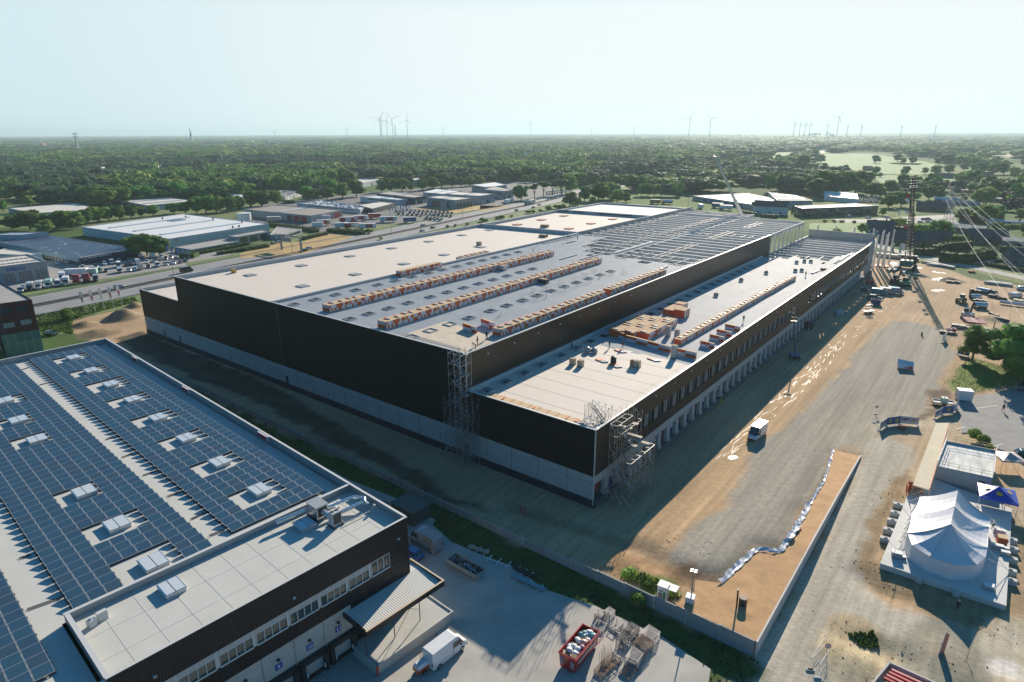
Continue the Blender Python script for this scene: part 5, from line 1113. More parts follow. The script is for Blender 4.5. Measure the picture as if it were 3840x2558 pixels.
far=[
 ('grey_hall','wide grey hall with blue side wall beyond the tree row at far left',(1,70,895),(1,300,940),(1,900,905),(1,660,850),(1,300,965),4.0,wgr,rcr,0,0),
 ('long_hall','two long pale flat halls half hidden behind trees',(1,1060,826),(1,1300,872),(1,1720,830),(1,1480,800),None,4.5,wgr,rcr,2,0),
 ('pale_hall','small pale hall between dark tree crowns left of centre',(1,2000,770),(1,2100,800),(1,2180,785),(1,2090,765),None,4.5,wgr,rwh,1,0),
 ('striped_hall','hall with dark striped roof behind the garden trees',(2,35,752),(2,395,795),(2,552,750),(2,240,722),(2,400,835),None,wgr,rgr,1,.25),
 ('red_door_hall','brown roofed workshop hall with two bright red shutters',(2,35,905),(2,625,962),(2,905,912),(2,330,868),(2,630,1028),None,wgr,mat('brown_roof',(.27,.24,.21),.9),1,0),
 ('white_panel_hall','white hall with bluish panels on its roof behind the red shutter workshop',(2,500,850),(2,1060,905),(2,1120,880),(2,720,825),(2,1070,945),None,wbl,rwh,0,.5),
 ('glass_showroom','glass fronted car showroom with flat cream roof above the packed car park',(2,1040,868),(2,1170,900),(2,1367,850),(2,1240,838),(2,1175,945),None,gls2,rcr,0,0),
 ('pale_long_hall','row of pale flat halls behind the glass showroom',(2,1060,795),(2,1405,822),(2,1532,806),(2,1240,782),(2,1440,870),None,wbl,rwh,1,0),
 ('dark_hall','dark hall with a black facade behind the packed car park',(2,1210,765),(2,1530,802),(2,1642,788),(2,1330,745),(2,1545,865),None,wdk,rgr,1,0),
 ('poster_showroom','grey showroom with large dark glass on both street sides',(2,1645,798),(2,1900,825),(2,2052,805),(2,1770,785),(2,1920,905),None,wgr,rcr,1,0),
 ('grey_back_hall','plain grey hall directly behind the dark glass showroom',(2,1830,772),(2,2120,787),(2,2250,768),(2,1920,750),(2,2140,865),None,wgr,rcr,1,0),
 ('low_white_hall','low white hall left of the plain grey hall',(2,1615,755),(2,1790,770),(2,1960,745),(2,1740,725),(2,1790,800),4.5,wbl,rwh,1,0),
 ('slatted_hall','pale hall with ribbed bright roof at the back of the estate',(2,2045,690),(2,2170,710),(2,2354,690),(2,2250,665),None,7,wgr,rwh,0,0),
 ('end_hall','light grey hall nearest the motorway lorries',(3,40,730),(3,215,745),(3,295,735),(3,130,700),(3,235,815),None,wgr,rgr,0,0),
 ('bright_roof_hall','distant hall with a bright striped roof below the forest edge',(2,1910,560),(2,1975,600),(3,275,592),(3,205,562),(3,270,650),None,wgr,rwh,0,.5),
 ('stepped_hall','pale stepped hall behind the three round trees',(2,860,650),(2,1080,672),(2,1245,642),(2,1100,622),(2,1080,715),None,wbl,rcr,1,0),
 ('brown_low_hall','low dark roofed hall left of the three round trees',(2,515,680),(2,700,700),(2,740,680),(2,640,665),None,4.5,wgr,rgr,0,0),
 ('cream_hall','cream hall between the tree rows right of the three round trees',(2,1445,625),(2,1540,650),(2,1645,632),(2,1540,615),None,6,wgr,rcr,0,0),
 ('tower_block','distant dark grey office tower among the trees of the town',(1,905,388),(1,955,400),(1,972,388),(1,920,384),(1,955,436),None,wgr,rgr,0,0),
 ('dealer_hall','big pale roofed dealer hall left of the blue doors near the crane jib',(20,150,545),(20,830,645),(20,1400,640),(20,800,515),(20,830,705),None,wgr,rwh,2,0),
 ('dark_showroom','long dark car showroom with faint pale lettering on its front',(20,1350,665),(20,1440,695),(20,2335,662),(20,2050,632),(20,1440,800),None,wdk,rwh,0,0),
 ('sawtooth_hall','hall with grey slanted roof planes behind the long dark showroom',(20,1040,500),(20,1150,600),(20,1560,600),(20,1350,540),None,6.5,wgr,rgr,2,0),
 ]
for nm,lab,L_,N_,Rr,B_,base,h_,wl,rf_,st,pv_ in far:
 t,N0,L0,R0,h=bld(nm,lab,L_,N_,Rr,B_,base=base,h=h_,wall=wl,roof=rf_,strips=st,pv=pv_)
 l=max(8,np.linalg.norm((R0-N0)[:2]));ll=max(8,np.linalg.norm((L0-N0)[:2]))
 if nm=='red_door_hall':
  for side,A,B,s0,s1 in(('L',N0,L0,.06,.14),('L',N0,L0,.16,.25),('R',N0,R0,.42,.62),('R',N0,R0,.72,.92)):mb=MB();frect(mb,A,B,s0,s1,0,h*.75);mb.build('red_shutter',rdoor,t,world=True)
  mb=MB();frect(mb,N0,L0,.27,.34,0,h*.75);mb.build('dark_shutter',greyd,t,world=True)
 elif nm in('poster_showroom','glass_showroom','dark_showroom'):
  for k in range(5):
   mb=MB();frect(mb,N0,R0,.06+k*.19,.2+k*.19,.4,h*.62);mb.build('shop_window',gls2,t,world=True)
  mb=MB();frect(mb,N0,L0,.2,.8,.5,h*.7);mb.build('shop_window',gls2,t,world=True)
  if nm=='dark_showroom':
   mb=MB()
   for k in range(7):frect(mb,N0,R0,.80+k*.016,.81+k*.016,h*.72,h*.80,.1);frect(mb,N0,R0,.20+k*.02,.212+k*.02,h*.72,h*.79,.1)
   mb.build('faint_lettering',whit,t,world=True)
 elif nm=='dealer_hall':
  bd=mat('blue_shutter',(.02,.10,.30),.5)
  for k in range(6):mb=MB();frect(mb,N0,L0,.12+k*.12,.19+k*.12,0,h*.7);mb.build('blue_shutter',bd,t,world=True)
 else:
  for k in range(3):mb=MB();s=.15+.3*k;frect(mb,N0,R0,s,s+min(.12,4/l),0,min(3.2,h*.6));mb.build('shutter',greyd if k%2 else winf,t,world=True)
  mb=MB();frect(mb,N0,L0,.1,.8,h*.55,h*.72);mb.build('window_band',gls2,t,world=True)
# white tank beside the white hall
p=g(2,60,1005);t=thing('round_tank','white round tank between the white hall and the brown roofed workshop','tank',(p[0]-3,p[1],0));mb=MB();mb.cyl((0,0,0),(0,0,5.2),4.8,4.8,28);mb.build('shell',rwh,t,smooth=False);mb=MB();mb.cyl((0,0,5.2),(0,0,5.5),4.9,.5,28);mb.build('lid',rwh,t)
# white tent hall of the far dealer
A,B,C_=g(20,1690,600),g(20,2090,640),g(20,2050,575);t=thing('tent_hall','long white ridged tent hall behind the long dark showroom','tent hall',(A[0],A[1],0));mb=MB();n=6;d=(B-A)/n;w_=C_-B;w_[2]=0
for i in range(n):
 a,b_=A+d*i,A+d*(i+1);a2,b2=a+w_,b_+w_;r0,r1=(a+a2)/2+[0,0,6.5],(b_+b2)/2+[0,0,6.2];q=lambda p,z:(p[0],p[1],z)
 mb.quad(q(a,0),q(b_,0),q(b_,4),q(a,4));mb.quad(q(a,4),q(b_,4),tuple(r1),tuple(r0));mb.quad(tuple(r0),tuple(r1),q(b2,4),q(a2,4));mb.quad(q(a2,0),q(b2,0),q(b2,4),q(a2,4));mb.bar(q(a,4.1),tuple(r0+[0,0,.1]),.25,.25,1)
mb.add([(B[0],B[1],0),((B+w_)[0],(B+w_)[1],0),((B+w_)[0],(B+w_)[1],4),tuple((B+w_+B)/2+[0,0,6.2]),(B[0],B[1],4)],[(0,1,2,3,4)])
mb.build('membrane',[whit,para],t,world=True)
# houses
def house(x,y,rz,L,Wd,eh,rh,wl,rfm,lab,z=0,hip=False,ch=True,group=None):
 t=thing('house',lab,'house',(x,y,z),rz,group);mb=MB();mb.box(-L/2,L/2,-Wd/2,Wd/2,0,eh)
 if not hip:mb.add([(-L/2,-Wd/2,eh),(-L/2,Wd/2,eh),(-L/2,0,eh+rh)],[(0,2,1)]);mb.add([(L/2,-Wd/2,eh),(L/2,Wd/2,eh),(L/2,0,eh+rh)],[(0,1,2)])
 mb.build('wall',wl,t);o=.4;i=Wd*.45 if hip else-o;mb=MB()
 mb.add([(-L/2-o,-Wd/2-o,eh-.1),(L/2+o,-Wd/2-o,eh-.1),(L/2-i,0,eh+rh),(-L/2+i,0,eh+rh),(-L/2-o,Wd/2+o,eh-.1),(L/2+o,Wd/2+o,eh-.1)],[(0,1,2,3),(5,4,3,2),(1,5,2),(4,0,3)]if hip else[(0,1,2,3),(5,4,3,2)]);mb.add([(-L/2-o,-Wd/2-o,eh-.25),(L/2+o,-Wd/2-o,eh-.25),(L/2+o,Wd/2+o,eh-.25),(-L/2-o,Wd/2+o,eh-.25)],[(3,2,1,0)])
 R_=mb.build('roof',rfm,t)
 if ch:mb=MB();mb.box(L*.2,L*.2+.7,-.4,.4,eh+rh*.5,eh+rh+.9);mb.build('chimney',brick,R_)
 for s in(-1,1):
  for k in range(3):mb=MB();xx=-L*.33+k*L*.33;mb.box(xx-.6,xx+.6,s*Wd/2-.04,s*Wd/2+.04,.9,2.1);mb.build('window',gls2,t)
  for k in(-1,1):mb=MB();mb.box(s*L/2-.04,s*L/2+.04,k*Wd*.22-.5,k*Wd*.22+.5,.9,2.1);mb.build('window',gls2,t)
 return t
wwh=mat('white_render',(.62,.64,.64),.8);wbk=mat('brown_brick',(.22,.13,.09),.85,var=.2,scale=3);wgy=mat('grey_brick',(.22,.21,.20),.85)
HOUSES=[]
for p,rz,L,Wd,eh,rh,wl,rm,lab in[((20,1060,760),.15,24,10,6.0,4.0,wwh,tile,'long white house with many windows and dark roof before the dealer halls'),((18,180,1285),.3,14,10,2.6,5.0,wwh,tile,'white gabled house left of the crawler crane with a steep dark roof'),((18,330,1240),.4,7,6,2.4,2.2,wwh,tile,'small dark roofed garage beside the steep roofed white house'),((18,560,1440),.05,26,13,2.8,4.0,wbk,tile,'wide bungalow with a broad dark roof behind the crane mast'),((18,1060,1420),.2,12,9,2.6,3.4,wgy,tile,'dark roofed house beside the bungalow at its right'),((18,1000,960),.1,24,10,3.4,3.2,wbk,tile,'farm house with pale dormer roof above the parked cars'),((18,600,610),.05,17,10,3.0,4.4,wwh,tiler,'distant barn with red tiled roof and white front'),((18,800,590),.1,14,10,3.0,4.0,wbk,tiler,'second barn with brown red roof right of the white fronted barn'),((18,1400,1270),-.1,26,12,3.0,1.6,wgy,rgr,'low dark shed in front of the car park canopy'),((18,1780,1430),.3,18,12,3.0,4.5,wbk,tile,'large dark roofed house among hedges at the right'),((18,2240,1490),.2,14,10,3.4,1.2,wgy,rgr,'flat roofed grey house above the right road'),((19,2290,330),.4,12,10,4.2,3.5,wgy,tile,'grey house with dark roof at the right edge of the picture'),((18,1760,500),.1,14,12,5.5,4.5,wbk,tiler,'tall dark red farm house far right of the crane'),((18,1950,830),.0,14,6,3.2,.8,wgy,rwh,'pale roofed shed beside the purple tree'),((18,2130,1170),.05,22,3.5,2.6,.6,wwh,rwh,'long white caravan shed at the right'),((18,1230,830),.12,22,7,2.6,1.5,wgy,rwh,'long low stable with bright roof behind the near pylon'),((18,1400,880),.12,26,7,2.4,1.5,wgy,rgr,'long grey shed in front of the bright roofed stable'),((20,2200,250),.1,13,10,3,4,wbk,tiler,'small barn in the green fields with a red roof'),((18,1480,690),.0,26,6,3,.8,wgy,rwh,'long low pale shed in the meadow'),((18,1150,470),.05,22,10,3.5,3,wgy,tile,'group of grey farm sheds at the field edge')]:
 c=g(*p);HOUSES.append(house(c[0],c[1],rz,L,Wd,eh,rh,wl,rm,lab))
# scattered town houses far away
rnd=random.Random(21);npt=0;spots=[]
for(n,x0_,x1_,y0_,y1_,c_)in[(1,20,600,320,400,16),(1,1400,2350,330,380,14),(2,0,500,310,345,12),(1,380,1000,540,640,6),(2,0,500,430,490,6),(3,0,480,380,470,16),(2,1700,2354,380,470,14),(1,1300,1600,460,590,7),(4,250,900,240,250,3),(4,690,840,215,235,4)]:
 for k in range(c_):spots.append((n,rnd.uniform(x0_,x1_),rnd.uniform(y0_,y1_)))
proto_h={}
spots.sort(key=lambda s:CR[s[0]][0]+s[1]*CR[s[0]][2])
for k,s in enumerate(spots):
 c=g(*s);kk=k%4;lab='%s small far house from the left among the distant trees'%nth(k+1);sc=rnd.uniform(.8,1.5)*(1+max(0,np.linalg.norm(c-CAM)-1200)/3000)
 if kk not in proto_h:proto_h[kk]=house(c[0],c[1],rnd.uniform(0,3),11,7,5,4,[wwh,wwh,wbk,wgy][kk],[tile,tiler,tiler,rwh][kk],lab,group='small houses scattered in the distant trees')
 else:dup(proto_h[kk],(c[0],c[1],0),rnd.uniform(0,3),lab,scale=sc*.85)
# church
c=g(1,1690,335);sc_=np.linalg.norm(c-CAM)/FPX;t=thing('church','white roofed church with a tall dark spire on the horizon left','church',(c[0],c[1],0),.6);k=sc_*.4248
mb=MB();mb.box(-28*k,0,-9*k,9*k,0,14*k);mb.build('nave_wall',wwh,t);mb=MB();mb.add([(-28*k,-10*k,14*k),(0,-10*k,14*k),(0,0,38*k),(-28*k,0,38*k),(-28*k,10*k,14*k),(0,10*k,14*k)],[(0,1,2,3),(5,4,3,2),(0,3,4),(1,5,2)]);mb.build('nave_roof',rwh,t)
mb=MB();mb.box(0,10*k,-5*k,5*k,0,60*k);mb.build('tower',wgr,t);mb=MB();mb.cyl((5*k,0,60*k),(5*k,0,128*k),8*k,.2*k,8);mb.build('spire',wdk,t)
mb=MB();mb.box(-52*k,20*k,-12*k,-9.2*k,0,10*k);mb.build('side_building',wwh,t)
# ---------------------------------------------------------------- vehicles (x is forwards)
tyre=mat('tyre',(.02,.02,.02),.9);vgl=mat('vehicle_glass',(.015,.022,.028),.05,spec=1.0);lamp=mat('lamp_lens',(.65,.66,.62),.15);tail=mat('tail_lens',(.35,.02,.02),.3);blk=mat('black_plastic',(.02,.02,.022),.6)
def pt(nm,c,metal=.25,rough=.28):return mat('paint_'+nm,c,rough,metal,coat=.6)
PW=pt('white',(.72,.73,.74),0);PS=pt('silver',(.42,.44,.46),.6);PD=pt('dark_grey',(.06,.065,.07),.4);PK=pt('black',(.012,.013,.015));PR=pt('red',(.45,.025,.02),.1);PB=pt('blue',(.03,.10,.30),.2);PG=pt('green',(.05,.16,.13),.2);PN=pt('beige',(.42,.38,.30),.3);PY=pt('yellow',(.60,.40,.04),0)
def wheels(t,xs,y,r=.33,w=.22,nm='wheel'):
 first=None
 for x in xs:
  for s in(-1,1):
   if first is None:
    mb=MB();mb.cyl((0,-w/2,0),(0,w/2,0),r,r,14);first=mb.build(nm,tyre,t);mb=MB();mb.cyl((0,-w/2-.01,0),(0,w/2+.01,0),r*.58,r*.58,10);rim=mb.build('rim',PS,first);o=first
   else:
    o=first.copy();COL.objects.link(o);o.parent=t;k=rim.copy();COL.objects.link(k);k.parent=o
   o.location=(x,s*y,r)
def lofty(mb,st,mi=0):
 rings=[]
 for x,w,zb,zm,zt,wt_ in st:rings.append([(x,-w*.97,zb),(x,-w,zm),(x,-wt_,zt),(x,wt_,zt),(x,w,zm),(x,w*.97,zb)])
 mb.loft(rings,mi)
def car(lab,loc,rz,paint,group=None,suv=0,L=4.4):
 t=thing('car',lab,'car',loc,rz,group);h=L/2;k=.12*suv
 mb=MB();lofty(mb,[(-h,.72,.42,.6,.78+k,.66),(-h+.12,.84,.26,.62,.92+k,.76),(-h+.9,.88,.22,.66,.96+k,.80),(.5,.88,.22,.66,.95+k,.80),(.95,.88,.22,.64,.92+k,.79),(h-.35,.84,.24,.58,.76+k,.70),(h,.66,.34,.52,.62+k,.52)]);mb.build('body',paint,t,smooth=False)
 a,b_,c,d=-h+.25,.98,-h+.75,.18;z0,z1=.93+k,1.42+k*1.6
 mb=MB();mb.loft([[(a,-.76,z0),(b_,-.76,z0),(b_,.76,z0),(a,.76,z0)],[(c,-.60,z1),(d,-.60,z1),(d,.60,z1),(c,.60,z1)]]);mb.build('window',vgl,t)
 mb=MB();mb.loft([[(c-.06,-.63,z1-.03),(d+.05,-.63,z1-.03),(d+.05,.63,z1-.03),(c-.06,.63,z1-.03)],[(c+.08,-.56,z1+.05),(d-.05,-.56,z1+.05),(d-.05,.56,z1+.05),(c+.08,.56,z1+.05)]])
 for s in(-1,1):
  for xa,xb in((a,c),(b_,d),(-.35,-.35)):mb.bar((xa,s*.775,z0),(xb,s*.615,z1),.07,.05)
 mb.build('roof',paint,t);wheels(t,(-h+.85,h-.85),.80)
 for s in(-1,1):mb=MB();mb.box(h-.22,h-.04,s*.56-.14,s*.56+.14,.56+k,.70+k);mb.build('headlight',lamp,t)
 for s in(-1,1):mb=MB();mb.box(-h-.01,-h+.1,s*.62-.12,s*.62+.12,.66+k,.84+k);mb.build('tail_light',tail,t)
 return t
def van(lab,loc,rz,paint,L=5.6,H=2.5,group=None,rack=False,doors=True,nm='van'):
 t=thing(nm,lab,'van',loc,rz,group);h=L/2;mb=MB()
 lofty(mb,[(-h,.94,.35,1.0,H-.12,.84),(-h+.1,.98,.30,1.0,H,.88),(h-1.75,.98,.30,1.0,H,.88),(h-1.45,.98,.30,1.0,H-.1,.87)])
 lofty(mb,[(h-1.46,.98,.30,1.0,1.45,.93),(h-.35,.95,.32,.9,1.12,.84),(h-.02,.82,.36,.7,.92,.74)]);mb.build('body',paint,t)
 mb=MB();mb.add([(h-1.45,-.87,H-.13),(h-1.45,.87,H-.13),(h-.62,.90,1.22),(h-.62,-.90,1.22),(h-1.46,-.93,1.45),(h-1.46,.93,1.45)],[(0,3,2,1),(0,4,3),(1,2,5)]);mb.build('windscreen',vgl,t)
 for s in(-1,1):
  mb=MB();mb.add([(h-2.3,s*.985,1.35),(h-1.5,s*.985,1.30),(h-1.5,s*.93,H-.55),(h-2.3,s*.93,H-.55)],[(0,1,2,3)]);mb.box(h-2.35,h-2.3,s*.99-.01,s*.99+.01,.5,H-.3);mb.build('side_window',vgl,t)
  mb=MB();mb.box(h-.3,h-.02,s*.66-.13,s*.66+.13,.78,.98);mb.build('headlight',lamp,t);mb=MB();mb.box(-h-.02,-h+.06,s*.84-.09,s*.84+.09,.9,1.3);mb.build('tail_light',tail,t)
  mb=MB();mb.box(h-1.35,h-1.2,s*1.1-.12,s*1.1+.12,1.3,1.6);mb.build('mirror',blk,t)
 mb=MB();mb.box(h-.1,h+.03,-.85,.85,.35,.6);mb.build('bumper',blk,t);wheels(t,(-h+1.0,h-.95),.88,.35)
 if rack:
  mb=MB()
  for k in range(7):mb.box(-h+.3+k*.5,-h+.36+k*.5,-.85,.85,H+.12,H+.18)
  for s in(-.85,-.3,.3,.85):mb.box(-h+.2,h-2,s-.03,s+.03,H+.02,H+.2)
  mb.build('roof_rack',alu,t)
 return t
def boxtruck(lab,loc,rz,paint,box,L=6.6,H=3.1,group=None,nm='box_truck'):
 t=thing(nm,lab,'truck',loc,rz,group);h=L/2;mb=MB();lofty(mb,[(h-1.9,1.0,.4,1.0,2.1,.9),(h-1.1,1.0,.4,1.0,2.1,.9)]);lofty(mb,[(h-1.1,1.0,.4,1.0,1.35,.95),(h-.1,.95,.4,.8,1.05,.85)]);mb.build('cab',paint,t)
 mb=MB();mb.add([(h-1.1,-.9,2.05),(h-1.1,.9,2.05),(h-.45,.9,1.28),(h-.45,-.9,1.28)],[(0,3,2,1)]);mb.build('windscreen',vgl,t)
 mb=MB();mb.box(-h,h-2.0,-1.1,1.1,.95,H);mb.build('box_body',box,t);mb=MB();mb.box(-h,h-1,-.5,.5,.55,.95);mb.build('chassis',blk,t)
 for s in(-1,1):mb=MB();mb.box(h-.2,h-.05,s*.7-.13,s*.7+.13,.7,.92);mb.build('headlight',lamp,t)
 wheels(t,(-h+1.4,h-.95),.92,.4);return t
def tractor(lab,loc,rz,paint,group=None):
 t=thing('lorry_tractor',lab,'lorry',loc,rz,group);mb=MB();mb.loft([[(.6,-1.24,.5),(2.9,-1.24,.5),(2.9,1.24,.5),(.6,1.24,.5)],[(.6,-1.24,1.7),(2.95,-1.24,1.7),(2.95,1.24,1.7),(.6,1.24,1.7)],[(.6,-1.2,3.4),(2.5,-1.15,3.4),(2.5,1.15,3.4),(.6,1.2,3.4)],[(.8,-1.0,3.75),(1.9,-1.0,3.75),(1.9,1.0,3.75),(.8,1.0,3.75)]]);mb.build('cab',paint,t)
 mb=MB();mb.add([(2.93,-1.1,1.75),(2.93,1.1,1.75),(2.62,1.05,2.9),(2.62,-1.05,2.9)],[(0,1,2,3)]);mb.build('windscreen',vgl,t);mb=MB();mb.box(2.9,3.05,-1.1,1.1,.4,1.1);mb.build('grille',blk,t);mb=MB();mb.box(-3,.8,-.5,.5,.7,1.0);mb.build('chassis',blk,t)
 wheels(t,(-2.2,2.0),1.0,.5,.3);return t
def trailer(lab,loc,rz,side,L=11,roof=None,stripe=None,group=None,H=3.9):
 t=thing('lorry_trailer',lab,'trailer',loc,rz,group);mb=MB();mb.box(-L/2,L/2,-1.25,1.25,1.1,H-.08);mb.build('side_curtain',side,t);mb=MB();mb.box(-L/2-.02,L/2+.02,-1.27,1.27,H-.08,H);mb.build('roof',roof or whit,t);mb=MB();mb.box(-L/2,L/2,-.5,.5,.8,1.1);mb.box(L/2-2.4,L/2-2.2,-.9,.9,0,1);mb.build('chassis',blk,t)
 if stripe:
  for s in(-1,1):mb=MB();mb.box(-L*.1,L*.3,s*1.27-.02,s*1.27+.02,1.4,H-.5);mb.build('printed_panel',stripe,t)
 wheels(t,(-L/2+1.2,-L/2+2.4),1.0,.5,.3);return t
def hd(n,x0,y0,x1,y1):a,b_=g(n,x0,y0),g(n,x1,y1);return math.atan2(b_[1]-a[1],b_[0]-a[0])
PAINTS={'white':PW,'silver':PS,'dark grey':PD,'black':PK,'red':PR,'blue':PB,'green':PG,'beige':PN}
CP=car('silver saloon in the packed car park',(0,0,-50),0,PS);CP2=car('dark suv',(0,0,-50),0,PD,suv=1);CP['category']='car'
used={'c':None}
def cardup(src,loc,rz,paint,lab,group):
 return dup(src,loc,rz,lab,group,mats={'body':paint,'roof':paint})
PCARS=[CP,CP2];VP={}
def place_car(p,rz,col,lab,group,suv=0):
 c=g(*p)if len(p)==3 and isinstance(p[0],int)else p;s=PCARS[suv]
 if s.get('placed')is None:
  s['placed']=1;s.matrix_basis=Matrix.Translation(Vector((c[0],c[1],.1)))@Matrix.Rotation(rz,4,'Z');s['label']=lab;s['group']=group
  for k in s.children:
   if k.name.split('.')[0]in('body','roof'):k.material_slots[0].link='OBJECT';k.material_slots[0].material=PAINTS[col]
  return s
 o=cardup(s,(c[0],c[1],.1),rz,PAINTS[col],lab,group)
 if 'placed' in o:del o['placed']
 return o
def place_van(p,rz,col,lab,group,L=5.4,H=2.3):
 c=g(*p);key=(L,H)
 if key not in VP:VP[key]=van(lab,(c[0],c[1],.1),rz,PAINTS[col],L,H,group);return VP[key]
 return dup(VP[key],(c[0],c[1],.1),rz,lab,group,mats={'body':PAINTS[col]})
rnd=random.Random(11);G1='cars and vans on the dealer forecourt'
lot=[((1,1060,1466),'v','silver'),((1,1140,1455),'c','silver'),((1,1192,1447),'c','white'),((1,1243,1437),'v','silver'),((1,1312,1424),'c','black'),((1,1392,1412),'v','white'),((1,1465,1400),'c','silver'),((1,1535,1388),'c','white'),((1,1592,1380),'c','silver'),((1,1640,1368),'c','dark grey'),
 ((1,1052,1418),'V','white'),((1,1115,1408),'c','black'),((1,1150,1392),'c','silver'),((1,1215,1390),'V','white'),((1,1300,1382),'c','white'),((1,1372,1374),'c','silver'),((1,1408,1356),'v','silver'),((1,1465,1350),'c','dark grey'),((1,1510,1338),'c','silver'),
 ((1,925,1398),'c','white'),((1,988,1388),'v','white'),((1,1050,1372),'c','silver'),((1,1098,1352),'c','black'),((1,1240,1335),'v','silver'),((1,1345,1330),'V','white'),((1,1425,1336),'c','white'),((1,1556,1350),'c','silver'),
 ((1,878,1462),'v','green'),((1,940,1458),'c','black'),((1,825,1442),'c','silver'),((1,735,1428),'c','white'),((1,850,1418),'c','dark grey'),((1,510,1388),'c','white'),((1,590,1380),'c','white'),((1,690,1420),'c','dark grey'),((1,1500,1375),'c','white'),((1,890,1370),'c','dark grey'),((1,1000,1350),'c','dark grey')]
cnt={}
lot.sort(key=lambda q:q[0][1])
for p,k,col in lot:
 key=(col,k.lower());cnt[key]=cnt.get(key,0)+1;nm_={'c':'car','v':'van'}[k.lower()]
 lab='%s %s from the left among the %s %ss on the dealer forecourt'%(nth(cnt[key]),nm_,col,nm_);rz=rnd.choice([-.35,-.3,-.4])+rnd.uniform(-.06,.06)+(math.pi if rnd.random()<.25 else 0)
 if k=='c':place_car(p,rz,col,lab,G1,suv=rnd.choice([0,0,1]))
 else:place_van(p,rz,col,lab,G1,5.4 if k=='v' else 5.8,2.1 if k=='v' else 2.55)
# trucks of the dealer
for k,(p,col,bx,lab)in enumerate([((21,385,1480),'white',None,'white pickup at the left end of the row of small trucks'),((21,540,1450),'black','white','small truck with white box and black cab, leftmost box truck'),((21,700,1425),'white','white','small white box truck, second from the left by the verge'),((21,870,1395),'white','green','small box truck with a pale green box side'),((21,1170,1345),'white','white','white box truck directly left of the red tractors'),((21,1110,1260),'white','white','white box truck standing behind the front row of trucks')]):
 c=g(*p);rz=-.42
 if bx is None:place_van(p,rz,col,lab,None,5.4,2.1)
 else:boxtruck(lab,(c[0],c[1],.1),rz,PAINTS[col],PAINTS['white']if bx=='white' else mat('pale_green',(.30,.48,.42),.5),6.2,3.0)
place_van((21,1030,1375),-.42,'white','white panel van in the row of small trucks',None,5.8,2.55);place_van((21,1700,1290),-.42,'dark grey','dark grey van right of the red lorry tractors',None,5.8,2.55)
c=g(21,1365,1320);tractor('red lorry tractor with a white bumper, left one of two',(c[0],c[1],.1),-.42,PR);c=g(21,1545,1300);tractor('red lorry tractor with a white bumper, right one of two',(c[0],c[1],.1),-.42,PR)
c=g(21,1370,1215);trailer('long white box trailer behind the red lorry tractors',(c[0],c[1],.1),.9,whit,8.5,H=3.6);c=g(21,1620,1195);trailer('short pale trailer next to the long white box trailer',(c[0],c[1],.1),.9,mat('pale_green',(.30,.48,.42),.5),5,H=3.2)
# red and white trailers of the yard beyond the motorway
rc=mat('red_curtain',(.42,.03,.03),.6)
for p,side,st,L,lab,a in[((2,745,1008),whit,None,9,'white trailer in front of the red shutter workshop',.9),((2,740,1050),mat('beige_curtain',(.45,.40,.30),.7),rc,9,'beige roofed trailer left of the red and white trailers',.9),((2,945,1025),rc,whit,10,'red trailer with white lettering panel, farthest left',.9),((2,1060,1010),whit,rc,10,'white trailer between two red trailers',.9),((2,1190,990),rc,None,9,'dark red trailer at the back beside the dark one',.9),((2,900,1078),whit,None,9,'white trailer nearest the hedge on the left',.9),((2,1000,1078),rc,whit,11,'long red trailer with white print nearest the motorway',.9),((2,1125,1085),whit,rc,11,'white sided trailer with red end nearest the motorway',.9),((2,690,1072),whit,None,7,'short low white trailer by the hedge',.9),((2,1310,1020),whit,rc,12,'long white trailer with a red middle panel behind the lamp post',.85),((2,1500,1025),mat('blue_curtain',(.04,.12,.24),.6),None,9,'blue trailer at the right end of the trailer yard',.85),((2,300,1020),mat('beige_curtain',(.45,.40,.30),.7),None,9,'beige trailer beside the white round tank',.9)]:
 c=g(*p);trailer(lab,(c[0],c[1],.06),a+1.57 if False else a+.0,side,L,stripe=st)
G2='cars in the packed car park by the glass showroom';rows=[]
for(x0_,y0_,x1_,y1_,n)in[((1440),915,1870,945,13),(1500,942,1860,975,11),(1400,955,1600,968,6),(1650,985,1780,1000,5),(1380,930,1440,935,3),(1640,1000,1760,1012,4)]:
 for k in range(n):rows.append((x0_+(x1_-x0_)*k/max(1,n-1),y0_+(y1_-y0_)*k/max(1,n-1)))
rows.sort()
for k,(x,y)in enumerate(rows):
 col=rnd.choice(['black','dark grey','silver','dark grey','white','blue','black']);place_car((2,x,y),2.4+rnd.uniform(-.05,.05),col,'%s car from the left in the packed car park, %s'%(nth(k+1),col),G2,rnd.choice([0,1]))
# motorway traffic
G3=None;mw=[((2,1612,1058),'c','blue','blue car on the far carriageway of the motorway',1),((2,1705,1076),'c','dark grey','dark car on the near carriageway beside the median',0),((2,1612,1103),'c','silver','silver car partly hidden by roadside bushes',0),((2,562,1280),'c','black','black car under the sign gantry',1),((2,602,1262),'c','silver','silver car right behind the black car at the gantry',1),((5,1055,190),'c','silver','silver blue car passing behind the flags',0),((3,325,922),'c','dark grey','dark car on the motorway below the two lorries',0),((3,472,897),'c','black','black car right of the dark car on the motorway',0),((3,525,872),'c','silver','silver car right of the black car on the motorway',0),((3,600,828),'c','white','white car on the far carriageway beyond the lorries',1),((3,635,812),'c','dark grey','dark car just ahead of the white one beyond the lorries',1),((3,735,838),'c','dark grey','dark car near the roadside trees',0),((3,760,790),'c','silver','silver car half behind the trees on the motorway',1),((3,1312,672),'c','silver','farthest silver car before the motorway enters the wood',1)]
